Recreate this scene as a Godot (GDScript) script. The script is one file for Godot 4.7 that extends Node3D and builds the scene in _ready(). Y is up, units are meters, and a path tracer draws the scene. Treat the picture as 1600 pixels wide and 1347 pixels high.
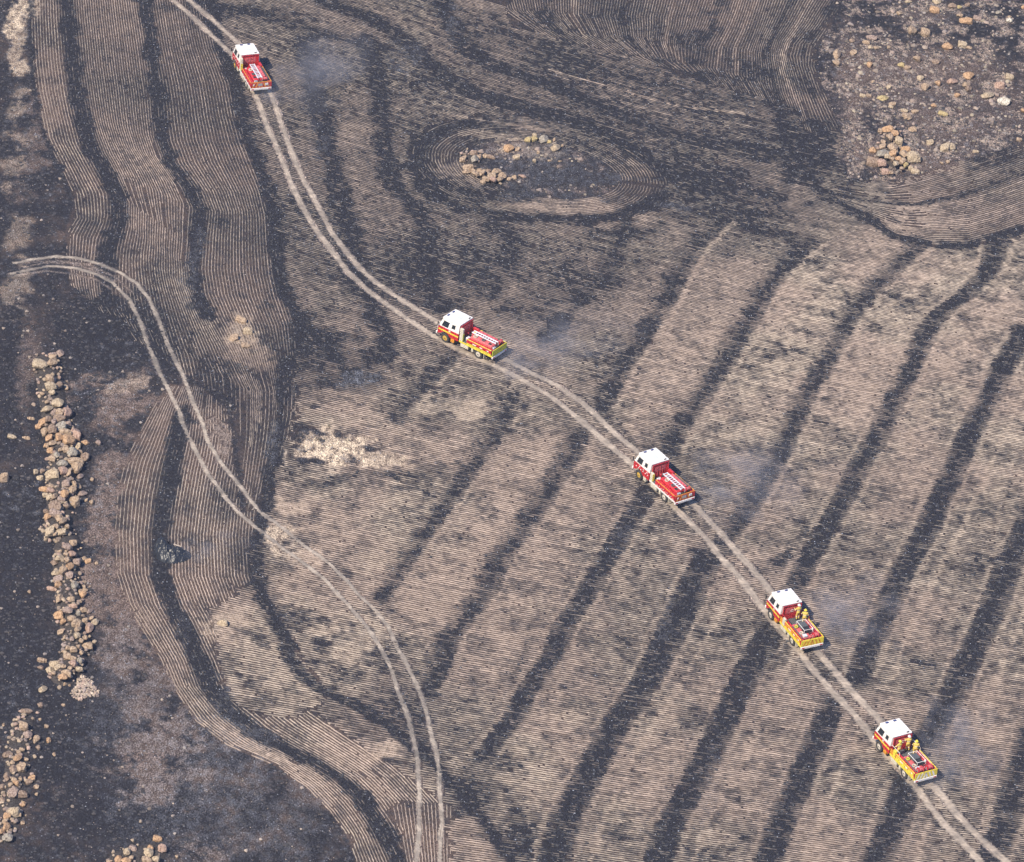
extends Node3D
# Five fire trucks crossing a burnt stubble paddock, seen from the air. Metres, y up; the middle of the picture is the origin.

const CAM_FOV = 10.1965
const ROW_GAP = 0.32
const DUST = [
["dust_plume",-30.19,-65.48,"grey dust hanging beside the leading truck",[[2.1,0.5,0.3,2.1,1.0,2.1,0.035],[3.8,1.1,0.8,3.4,1.6,3.3,0.022],[1.9,0.6,-2.0,2.5,1.2,2.4,0.030],[2.4,0.8,0.7,1.7,0.8,1.6,0.044],[3.2,0.7,-4.1,3.1,1.5,3.0,0.024],[1.3,1.0,3.2,2.9,1.4,2.8,0.025],[2.5,0.9,-0.8,2.6,1.3,2.5,0.028],[0.7,0.5,-0.5,2.3,1.1,2.2,0.032],[5.2,0.6,-2.9,2.5,1.2,2.4,0.030],[3.9,1.1,-1.6,3.3,1.6,3.2,0.023],[-0.0,0.7,0.0,2.6,1.3,2.5,0.028],[2.9,0.6,0.9,3.1,1.5,3.0,0.024],[4.5,0.6,-0.1,1.9,0.9,1.8,0.040],[0.3,0.8,0.5,3.6,1.7,3.4,0.021],[0.9,0.7,0.6,2.7,1.3,2.6,0.028],[0.3,0.7,2.8,2.0,0.9,1.9,0.038],[5.0,0.6,-2.3,1.8,1.1,2.1,0.050],[4.0,0.9,-5.8,2.4,1.4,2.8,0.038],[5.7,1.0,2.7,1.7,1.0,2.1,0.052],[8.7,1.8,-5.6,3.9,2.4,4.7,0.023],[6.3,1.8,0.7,4.7,2.8,5.6,0.019],[-0.4,1.6,6.0,3.6,2.1,4.3,0.025],[3.9,0.8,1.5,3.0,1.8,3.6,0.030],[0.0,0.6,5.9,2.6,1.6,3.2,0.034],[5.7,1.3,0.3,4.1,2.5,4.9,0.022],[4.1,1.5,1.9,4.7,2.8,5.7,0.019],[4.5,0.6,-0.2,1.8,1.1,2.1,0.051],[3.3,0.8,-2.5,1.7,1.0,2.1,0.052],[5.3,0.9,11.4,2.0,1.2,2.4,0.045],[4.3,1.6,-3.3,4.7,2.8,5.7,0.019],[4.6,0.8,2.6,1.7,1.0,2.1,0.052],[4.9,1.5,7.6,4.2,2.5,5.1,0.021],[8.0,0.6,-0.2,2.0,1.1,2.3,0.025],[7.3,0.4,4.9,1.7,1.0,2.0,0.029],[8.7,1.2,-1.4,4.0,2.3,4.6,0.013],[8.7,1.3,-2.0,3.4,2.0,3.9,0.015],[5.5,1.1,0.7,1.9,1.1,2.2,0.026],[9.9,1.0,-4.3,2.2,1.3,2.6,0.022],[7.0,1.2,-3.4,3.5,2.0,4.0,0.014],[4.3,1.1,-2.6,2.0,1.2,2.3,0.024],[7.2,1.6,1.0,3.9,2.3,4.5,0.013],[6.0,0.9,-0.4,3.7,2.1,4.3,0.013],[9.3,0.5,-2.0,1.5,0.9,1.7,0.033],[4.4,1.4,-1.2,3.3,1.9,3.8,0.015],[6.4,0.9,0.4,3.8,2.2,4.3,0.013],[7.1,1.4,-0.1,3.5,2.0,4.0,0.014],[8.1,1.0,-2.5,3.7,2.1,4.2,0.014],[5.3,1.4,-0.9,3.7,2.1,4.3,0.013],[-0.0,0.3,4.1,1.0,0.8,0.9,0.071],[0.2,0.7,3.3,2.6,1.1,2.3,0.027],[2.8,0.6,4.8,2.4,1.1,2.1,0.030],[4.6,0.5,3.2,2.5,1.1,2.2,0.028],[0.3,0.6,3.7,2.5,1.1,2.2,0.029],[2.1,0.5,5.4,2.8,1.2,2.5,0.026],[3.5,0.7,5.0,2.6,1.2,2.3,0.027],[-0.8,0.5,5.4,2.4,1.1,2.1,0.029],[2.4,0.6,3.1,1.5,0.8,1.3,0.047],[-0.5,0.7,5.7,1.3,0.8,1.1,0.056],[2.2,0.5,4.3,1.9,0.8,1.7,0.038],[-1.5,0.4,3.3,2.3,1.0,2.0,0.031],[1.2,0.6,5.8,1.9,0.8,1.7,0.038],[1.2,0.7,4.1,1.4,0.8,1.3,0.050],[0.4,0.7,6.5,2.8,1.3,2.5,0.025],[0.7,0.7,2.3,1.6,0.8,1.4,0.046],[0.6,1.1,-0.5,2.1,1.2,2.5,0.019],[5.3,0.7,-7.5,2.5,1.4,2.9,0.017],[5.0,0.8,-6.0,3.1,1.8,3.6,0.013],[6.1,0.9,-2.5,3.5,2.0,4.0,0.012],[6.5,0.9,-5.0,2.9,1.6,3.3,0.015],[4.3,1.2,-3.3,2.4,1.4,2.8,0.017],[6.6,0.7,0.0,2.2,1.3,2.5,0.019],[5.5,1.5,-2.1,3.8,2.2,4.4,0.011],[5.8,1.0,-8.1,3.9,2.2,4.4,0.011],[2.8,1.3,-3.6,2.9,1.6,3.3,0.015],[4.7,0.8,-10.9,1.6,0.9,1.9,0.025],[3.1,1.3,-6.3,3.0,1.7,3.4,0.014],[4.0,1.0,3.5,2.4,1.4,2.8,0.017],[7.4,0.7,-6.8,2.2,1.2,2.5,0.019],[4.0,1.6,1.9,4.0,2.3,4.6,0.010],[3.4,1.0,-0.8,3.5,2.0,4.0,0.012]]],
["dust_plume",-0.77,-13.22,"grey dust behind the second truck",[[0.8,0.5,1.3,1.3,0.8,1.0,0.101],[0.2,0.6,-0.0,1.7,0.8,1.2,0.080],[0.3,0.6,1.0,1.1,0.8,0.8,0.121],[4.5,0.4,0.2,2.2,0.8,1.6,0.062],[2.0,0.6,1.7,1.4,0.8,1.0,0.095],[3.0,0.4,-0.7,1.3,0.8,0.9,0.106],[0.0,0.6,4.3,1.3,0.8,0.9,0.104],[0.1,0.5,-0.0,2.8,1.0,2.0,0.047],[0.1,0.3,1.0,1.2,0.8,0.8,0.115],[0.7,0.6,2.0,1.1,0.8,0.8,0.122],[0.4,0.6,3.9,2.3,0.8,1.7,0.057],[-1.3,0.6,-0.6,2.7,1.0,1.9,0.050],[-1.3,0.5,1.0,2.4,0.9,1.7,0.056],[0.1,0.5,1.4,2.6,0.9,1.9,0.051],[1.9,0.5,1.3,2.7,1.0,1.9,0.050],[-0.7,0.5,2.6,2.7,1.0,1.9,0.050],[1.2,0.7,0.6,1.4,0.8,1.0,0.107],[8.3,0.4,-1.9,1.8,0.8,1.3,0.086],[5.0,0.6,-4.1,2.0,0.8,1.4,0.077],[-0.5,0.7,0.1,1.8,0.8,1.3,0.082],[6.2,1.0,-1.2,3.8,1.4,2.8,0.040],[-0.0,0.8,2.0,3.6,1.3,2.6,0.042],[5.2,0.7,0.1,3.8,1.4,2.8,0.040],[-0.1,0.4,-3.6,3.0,1.1,2.2,0.051],[1.7,0.8,-1.4,3.6,1.3,2.7,0.041],[1.4,0.6,2.5,3.0,1.1,2.2,0.050],[5.0,1.0,-4.0,3.7,1.4,2.7,0.040],[0.9,0.7,-2.8,3.0,1.1,2.2,0.051],[4.8,0.6,-1.5,1.6,0.8,1.1,0.097],[0.1,0.5,-0.6,2.9,1.1,2.2,0.051],[3.1,0.9,-0.0,3.4,1.3,2.5,0.044],[2.4,1.0,-1.2,4.0,1.5,2.9,0.038],[4.6,0.9,-2.6,3.9,1.4,2.8,0.028],[4.4,0.5,-3.3,3.6,1.3,2.6,0.030],[3.4,0.8,-2.3,2.5,0.9,1.8,0.044],[4.5,0.5,-6.5,2.3,0.8,1.7,0.047],[4.2,0.9,-2.8,2.7,1.0,1.9,0.041],[4.6,0.7,-6.5,2.3,0.8,1.7,0.047],[5.5,0.5,-6.1,2.7,1.0,2.0,0.040],[9.6,0.7,-3.3,4.2,1.5,3.0,0.026],[4.7,0.9,-4.4,3.3,1.2,2.4,0.033],[3.4,0.6,-0.5,2.2,0.8,1.6,0.050],[6.5,0.8,-2.8,2.3,0.8,1.7,0.048],[7.5,0.8,-1.0,1.7,0.8,1.2,0.064],[5.2,0.8,-2.2,2.1,0.8,1.5,0.053],[2.1,0.5,-6.1,2.9,1.1,2.1,0.038],[3.4,0.7,-0.9,4.4,1.6,3.1,0.025],[5.0,0.8,0.7,1.8,0.8,1.3,0.061],[2.0,0.6,3.1,2.8,0.8,1.5,0.038],[6.0,0.5,1.8,1.7,0.8,0.9,0.064],[5.9,0.4,1.0,1.7,0.8,0.9,0.064],[4.3,0.6,1.5,2.0,0.8,1.0,0.053],[1.2,0.4,1.0,3.6,0.9,1.9,0.029],[3.8,0.6,4.0,3.5,0.9,1.8,0.030],[3.3,0.6,1.4,3.4,0.9,1.8,0.031],[0.7,0.4,-0.2,1.5,0.8,0.8,0.072],[4.1,0.5,2.1,2.6,0.8,1.3,0.042],[0.7,0.6,3.3,3.3,0.8,1.7,0.033],[3.7,0.4,1.2,1.8,0.8,0.9,0.061],[1.5,0.4,1.2,2.7,0.8,1.4,0.039],[0.7,0.4,3.0,3.5,0.9,1.8,0.030],[-0.4,0.3,4.3,1.7,0.8,0.9,0.061],[4.1,0.6,3.2,3.0,0.8,1.6,0.036],[2.1,0.5,1.6,2.0,0.8,1.0,0.054],[6.7,0.8,-4.1,3.8,1.2,2.5,0.014],[5.9,0.4,-3.3,2.8,0.9,1.8,0.020],[9.2,0.6,-9.7,4.0,1.3,2.6,0.014],[7.1,1.1,-1.5,6.1,2.0,3.9,0.009],[12.4,0.8,-6.6,3.0,1.0,1.9,0.018],[4.2,0.7,-6.5,5.4,1.7,3.4,0.010],[2.5,0.4,-3.0,2.8,0.9,1.8,0.020],[9.5,0.7,-3.7,4.1,1.3,2.6,0.013],[6.7,0.9,-5.9,3.7,1.2,2.4,0.015],[-0.4,1.0,-4.9,6.3,2.0,4.0,0.009],[6.1,0.8,-2.2,4.6,1.5,2.9,0.012],[9.7,0.6,-7.0,4.3,1.4,2.7,0.013],[11.6,0.9,-7.9,6.5,2.1,4.2,0.008],[6.9,0.9,-8.1,2.4,0.8,1.5,0.023],[9.2,1.3,-5.3,6.3,2.0,4.0,0.009],[4.6,0.5,-6.9,3.4,1.1,2.1,0.016],[-4.3,0.7,-2.2,2.4,1.0,2.0,0.018],[0.4,1.4,0.9,5.0,2.1,4.1,0.009],[0.5,0.7,-1.5,1.7,0.8,1.4,0.025],[4.0,0.6,-8.5,2.0,0.8,1.6,0.022],[3.6,1.0,-2.8,4.8,2.0,4.0,0.009],[4.6,0.9,-9.5,4.5,1.9,3.7,0.009],[6.3,0.8,-7.5,5.1,2.1,4.2,0.008],[3.3,0.8,-4.1,3.5,1.4,2.9,0.012],[4.4,1.1,-2.1,4.0,1.6,3.3,0.011],[-2.4,0.7,-3.5,4.1,1.7,3.3,0.011],[-0.3,0.8,-3.0,2.1,0.8,1.7,0.021],[0.0,0.8,-1.6,2.7,1.1,2.2,0.016],[4.0,0.9,-1.8,1.9,0.8,1.6,0.022],[3.8,0.9,-0.8,3.6,1.5,2.9,0.012],[0.3,1.0,-1.1,4.3,1.8,3.5,0.010],[-1.0,0.7,-3.9,3.8,1.6,3.2,0.011]]],
["dust_plume",18.43,7.47,"grey dust behind the middle truck",[[-1.3,0.6,1.3,2.0,0.9,1.8,0.060],[-0.0,0.8,0.8,2.7,1.3,2.6,0.043],[0.2,0.5,-2.9,1.8,0.8,1.7,0.066],[0.5,0.4,1.7,1.5,0.8,1.4,0.078],[1.4,0.5,2.0,1.5,0.8,1.4,0.079],[0.2,0.8,0.1,2.6,1.2,2.4,0.046],[-0.4,0.4,3.0,1.3,0.8,1.2,0.092],[1.3,0.7,0.7,1.0,0.8,0.9,0.124],[3.1,0.5,0.1,2.0,0.9,1.9,0.059],[1.1,0.4,4.2,1.7,0.8,1.6,0.070],[-1.3,0.4,1.6,1.5,0.8,1.4,0.079],[1.1,0.3,-0.4,1.0,0.8,1.0,0.113],[2.5,0.7,0.4,2.3,1.1,2.2,0.051],[2.3,0.6,0.2,1.6,0.8,1.5,0.074],[2.3,0.7,0.6,2.4,1.1,2.2,0.050],[-2.6,0.6,1.6,1.8,0.8,1.6,0.067],[2.0,0.5,-1.9,2.3,1.0,2.0,0.049],[4.4,0.6,-2.5,1.6,0.8,1.4,0.070],[2.4,0.8,-5.3,3.6,1.6,3.2,0.032],[0.5,0.9,-5.1,2.3,1.0,2.1,0.049],[6.5,1.2,0.3,3.6,1.6,3.2,0.032],[4.2,0.8,-5.0,2.4,1.1,2.2,0.047],[4.6,1.0,-3.9,2.9,1.3,2.6,0.039],[2.3,0.8,-0.4,1.4,0.8,1.2,0.082],[0.5,0.4,-4.3,1.9,0.9,1.7,0.059],[-1.5,0.6,-1.1,2.2,1.0,2.0,0.051],[-0.7,0.8,0.3,1.6,0.8,1.4,0.070],[5.9,0.8,-2.5,3.3,1.5,2.9,0.035],[2.6,0.5,-4.1,1.7,0.8,1.5,0.068],[2.5,0.8,1.0,2.8,1.2,2.5,0.041],[6.2,1.1,-2.8,3.3,1.5,3.0,0.034],[5.8,0.7,-4.3,2.2,1.0,2.0,0.052],[5.3,1.2,-7.7,4.6,1.9,3.8,0.020],[4.2,0.7,-5.7,3.7,1.5,3.0,0.025],[4.2,0.9,-5.0,1.7,0.8,1.4,0.054],[6.7,0.8,-5.9,1.8,0.8,1.5,0.052],[5.3,1.2,-5.0,4.3,1.8,3.6,0.021],[3.3,0.4,-5.4,1.8,0.8,1.5,0.051],[1.3,0.8,-2.3,3.8,1.5,3.1,0.025],[5.5,0.7,-5.3,3.7,1.5,3.0,0.025],[6.9,0.8,-4.5,4.3,1.8,3.5,0.022],[8.2,0.8,-4.6,2.8,1.2,2.3,0.033],[1.5,1.0,-5.0,4.7,1.9,3.8,0.020],[4.3,0.5,-5.5,2.5,1.0,2.0,0.037],[6.7,1.2,-5.5,4.0,1.6,3.3,0.023],[3.9,0.7,-3.2,2.5,1.0,2.0,0.038],[4.4,1.1,-3.1,4.5,1.8,3.7,0.021],[8.7,1.2,-7.6,4.0,1.7,3.3,0.023],[3.0,1.0,0.3,3.7,1.3,2.7,0.024],[4.7,0.5,1.6,1.9,0.8,1.4,0.047],[5.5,0.7,-0.4,3.8,1.4,2.8,0.023],[2.2,0.6,1.1,3.2,1.2,2.3,0.027],[6.0,0.8,1.3,3.0,1.1,2.2,0.029],[2.7,0.6,5.2,3.7,1.3,2.7,0.024],[4.6,0.9,-2.3,4.1,1.5,3.0,0.021],[1.6,0.8,3.2,3.3,1.2,2.3,0.027],[5.6,0.5,3.9,2.9,1.1,2.1,0.030],[3.5,0.4,1.7,2.7,1.0,2.0,0.033],[1.9,0.9,1.8,3.8,1.4,2.7,0.024],[5.4,0.6,3.7,3.1,1.1,2.2,0.029],[4.0,0.6,1.2,2.5,0.9,1.8,0.035],[5.1,0.7,2.9,3.9,1.4,2.8,0.023],[3.3,1.1,1.0,4.2,1.5,3.0,0.021],[5.8,0.4,3.0,2.4,0.8,1.7,0.037],[9.3,1.1,3.1,3.6,1.6,3.3,0.013],[9.4,1.0,-0.2,3.3,1.5,2.9,0.014],[9.4,1.3,-3.8,3.1,1.4,2.8,0.015],[6.1,1.3,-4.8,4.9,2.2,4.4,0.010],[8.0,1.4,0.8,4.4,2.0,3.9,0.011],[13.6,1.1,-5.7,3.8,1.7,3.4,0.012],[9.3,1.0,-1.6,3.3,1.5,3.0,0.014],[4.7,0.8,-3.1,2.5,1.1,2.2,0.019],[9.5,0.7,0.6,2.6,1.2,2.3,0.018],[5.9,0.8,-3.0,2.5,1.1,2.3,0.019],[6.8,0.9,-3.2,2.9,1.3,2.6,0.016],[7.8,0.8,-2.1,4.4,2.0,4.0,0.011],[9.6,0.9,-2.7,5.0,2.2,4.5,0.009],[5.7,1.5,0.1,4.8,2.2,4.3,0.010],[8.8,1.2,-0.4,4.6,2.1,4.2,0.010],[6.1,1.0,1.1,3.3,1.5,2.9,0.014]]],
["dust_plume",31.16,28.20,"grey dust behind the fourth truck",[[0.2,0.9,0.8,1.8,1.1,2.2,0.064],[1.0,0.9,-2.8,2.6,1.6,3.2,0.044],[-0.8,0.7,2.5,1.1,0.8,1.3,0.104],[2.0,0.8,1.7,1.8,1.1,2.3,0.062],[2.8,0.6,0.3,2.4,1.5,2.9,0.047],[0.3,1.1,-0.9,2.3,1.4,2.8,0.050],[2.3,0.9,-0.1,1.8,1.1,2.2,0.063],[1.2,0.5,-0.7,1.2,0.8,1.4,0.098],[1.6,0.9,-3.0,1.9,1.2,2.3,0.059],[2.1,0.6,-3.8,2.1,1.3,2.5,0.055],[0.6,0.7,-2.9,2.6,1.6,3.2,0.044],[2.2,0.5,-0.5,1.4,0.8,1.7,0.083],[2.7,0.5,0.1,1.7,1.0,2.1,0.067],[2.3,0.8,1.0,1.1,0.8,1.3,0.104],[0.3,0.5,3.3,1.1,0.8,1.4,0.100],[1.1,0.9,-2.1,1.7,1.1,2.1,0.066],[3.9,0.8,0.0,2.3,1.5,2.9,0.043],[1.1,0.9,-1.6,2.6,1.6,3.3,0.039],[-0.7,1.2,-2.7,3.1,2.0,3.9,0.032],[1.2,1.3,0.7,2.7,1.7,3.4,0.037],[0.3,0.9,-1.1,2.9,1.8,3.6,0.035],[0.8,1.1,-0.0,2.0,1.3,2.5,0.050],[1.3,1.0,-1.6,2.5,1.6,3.2,0.039],[6.4,0.8,-4.5,2.1,1.3,2.6,0.047],[0.7,0.9,-5.3,2.5,1.6,3.1,0.040],[4.4,1.2,-7.0,2.9,1.9,3.7,0.034],[3.1,1.0,-4.5,3.3,2.1,4.1,0.030],[3.8,0.5,-2.5,1.5,0.9,1.9,0.066],[1.2,0.8,-4.1,2.0,1.3,2.6,0.049],[2.7,0.9,-3.7,2.3,1.5,2.9,0.043],[2.9,0.7,-1.9,2.0,1.2,2.5,0.051],[-0.2,0.8,-4.0,2.2,1.4,2.8,0.045],[1.9,0.7,-2.9,1.4,0.8,1.6,0.050],[0.6,0.7,0.9,1.4,0.8,1.7,0.049],[2.7,1.1,1.7,3.0,1.7,3.4,0.024],[-0.3,1.0,-2.8,1.6,0.9,1.9,0.043],[1.2,0.3,-0.7,1.4,0.8,1.6,0.050],[4.8,0.9,0.4,1.7,1.0,1.9,0.042],[5.0,1.2,1.1,3.2,1.8,3.7,0.022],[6.6,0.7,-4.1,3.1,1.8,3.5,0.023],[2.0,0.9,-1.3,2.1,1.2,2.5,0.033],[3.5,0.4,-3.5,1.5,0.9,1.8,0.047],[3.4,0.4,-6.0,1.3,0.8,1.5,0.053],[7.1,0.7,2.3,1.3,0.8,1.5,0.055],[4.3,0.8,-2.6,2.7,1.5,3.1,0.026],[2.2,0.9,-3.1,1.5,0.8,1.7,0.048],[-1.7,1.2,-0.2,2.5,1.4,2.9,0.029],[3.2,0.9,-2.0,1.1,0.8,1.3,0.062],[-0.1,0.6,0.9,2.4,1.0,2.1,0.023],[0.6,0.5,0.9,1.0,0.8,0.9,0.056],[2.8,0.4,1.5,2.3,1.0,2.0,0.024],[-0.3,0.6,3.7,1.9,0.8,1.7,0.030],[-0.7,0.6,3.0,1.8,0.8,1.6,0.031],[-0.1,0.6,2.4,1.4,0.8,1.2,0.040],[-0.3,0.7,4.6,1.4,0.8,1.2,0.041],[1.5,0.6,3.9,1.6,0.8,1.4,0.036],[1.0,0.6,1.7,1.3,0.8,1.2,0.042],[0.3,0.6,3.1,1.1,0.8,1.0,0.051],[-0.2,0.5,0.9,1.0,0.8,0.9,0.054],[2.3,0.4,3.4,1.3,0.8,1.1,0.043],[0.4,0.5,2.4,2.3,1.0,2.0,0.024],[0.9,0.4,4.5,1.4,0.8,1.2,0.041],[1.5,0.7,1.2,2.4,1.0,2.1,0.024],[1.8,0.5,2.3,1.6,0.8,1.4,0.035]]],
["dust_plume",41.65,47.23,"grey dust behind the last truck",[[-0.0,0.8,3.8,1.4,1.0,1.9,0.077],[1.8,0.9,1.1,1.8,1.2,2.4,0.061],[-2.1,0.5,0.9,1.3,0.9,1.7,0.086],[0.9,0.8,1.4,1.6,1.1,2.1,0.070],[1.1,0.9,2.2,1.5,1.0,2.0,0.074],[-1.7,0.8,0.9,1.2,0.8,1.6,0.094],[1.3,0.8,0.4,1.8,1.2,2.4,0.061],[-1.1,0.7,0.2,1.3,0.9,1.8,0.081],[-0.8,0.7,1.8,1.9,1.3,2.6,0.057],[0.8,0.7,-2.8,2.3,1.6,3.2,0.046],[-0.1,0.6,0.7,1.1,0.8,1.4,0.103],[0.7,1.0,-0.2,2.0,1.4,2.8,0.053],[2.7,0.7,-0.6,1.1,0.8,1.5,0.097],[-0.3,0.7,-0.1,2.0,1.4,2.8,0.053],[2.1,0.5,-3.1,1.4,1.0,1.9,0.077],[0.9,0.8,-0.5,1.0,0.8,1.3,0.111],[1.4,1.1,-0.8,1.7,1.4,2.8,0.056],[1.9,0.5,-1.5,1.1,0.9,1.8,0.088],[1.3,1.3,-5.8,2.1,1.7,3.5,0.045],[2.6,1.0,-2.7,2.2,1.8,3.6,0.044],[2.4,1.5,-2.6,2.8,2.3,4.6,0.034],[-0.2,0.8,-8.0,1.8,1.5,2.9,0.054],[-1.0,1.3,-0.5,2.5,2.1,4.2,0.038],[2.1,0.9,-6.5,2.5,2.0,4.0,0.039],[2.4,0.6,-6.1,1.6,1.3,2.6,0.060],[0.5,0.9,-3.8,1.7,1.4,2.7,0.058],[1.7,0.6,-1.6,1.1,0.9,1.8,0.087],[2.0,0.6,-5.1,1.5,1.2,2.4,0.065],[-0.6,1.0,-4.9,1.3,1.1,2.2,0.073],[2.2,0.9,-2.9,1.1,0.9,1.9,0.084],[3.6,0.7,-1.7,1.4,1.1,2.2,0.071],[3.6,1.2,-0.3,1.7,1.4,2.7,0.057],[1.8,1.0,-2.9,2.1,1.5,3.0,0.033],[-1.5,0.6,-3.0,1.6,1.1,2.3,0.043],[5.2,1.1,-0.5,2.5,1.8,3.6,0.028],[3.8,1.0,-0.1,2.9,2.1,4.1,0.024],[1.0,0.5,-2.2,1.5,1.1,2.1,0.046],[5.1,0.8,0.8,1.6,1.2,2.3,0.042],[-0.1,0.7,-1.9,1.4,1.0,2.1,0.047],[2.7,1.1,-3.6,2.1,1.5,3.1,0.032],[3.5,0.7,-5.4,2.3,1.6,3.2,0.030],[4.2,1.1,2.3,2.6,1.9,3.7,0.026],[2.2,0.8,-1.8,2.0,1.4,2.8,0.035],[2.7,0.6,-7.0,1.7,1.2,2.4,0.040],[0.0,1.0,3.8,3.3,2.4,4.7,0.021],[1.4,1.3,2.8,3.1,2.2,4.4,0.022],[-1.9,1.4,4.0,2.7,1.9,3.9,0.025],[4.5,1.3,-6.4,2.6,1.9,3.7,0.026],[-1.7,0.6,3.2,2.5,0.9,1.8,0.026],[2.2,0.4,1.5,1.7,0.8,1.3,0.038],[-2.2,0.6,4.7,2.0,0.8,1.5,0.032],[0.2,0.4,2.2,1.7,0.8,1.2,0.040],[2.6,0.5,2.0,1.5,0.8,1.1,0.043],[1.8,0.4,1.6,2.1,0.8,1.5,0.031],[-1.7,0.5,3.8,1.2,0.8,0.9,0.054],[3.0,0.5,-0.4,1.8,0.8,1.3,0.036],[3.0,0.5,2.2,2.4,0.9,1.7,0.027],[2.2,0.5,3.7,1.0,0.8,0.7,0.063],[-0.2,0.5,4.4,2.0,0.8,1.4,0.033],[-0.7,0.5,3.0,2.6,0.9,1.9,0.025],[1.2,0.4,2.3,0.9,0.8,0.7,0.071],[-1.3,0.5,5.4,1.1,0.8,0.8,0.060],[1.2,0.4,1.7,1.4,0.8,1.0,0.047],[2.2,0.4,2.6,1.9,0.8,1.3,0.035]]],
["smoke_wisp",-29.82,27.01,"thin grey smoke drifting off the smouldering heap",[[0.2,0.4,-0.4,1.3,0.8,0.9,0.117],[1.6,0.5,1.0,1.3,0.8,0.9,0.118],[0.6,0.4,0.6,1.0,0.8,0.7,0.159],[2.1,0.4,-0.6,1.0,0.8,0.8,0.146],[0.4,0.5,-0.0,0.6,0.8,0.4,0.268],[-0.4,0.5,-0.1,1.3,0.8,0.9,0.119],[2.2,0.3,-1.4,2.0,0.8,1.3,0.078],[0.5,0.4,-1.6,1.9,0.8,1.3,0.082],[1.6,0.5,-0.0,2.2,0.8,1.5,0.072],[2.2,0.5,-1.4,1.4,0.8,1.0,0.107],[5.9,0.6,-2.2,2.4,0.8,1.7,0.043],[3.0,0.6,-0.1,2.7,0.9,1.9,0.039],[3.5,0.4,-3.3,1.9,0.8,1.3,0.055],[3.7,0.4,-3.7,2.2,0.8,1.5,0.048],[4.0,0.5,-1.9,1.5,0.8,1.0,0.072]]]]
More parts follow.
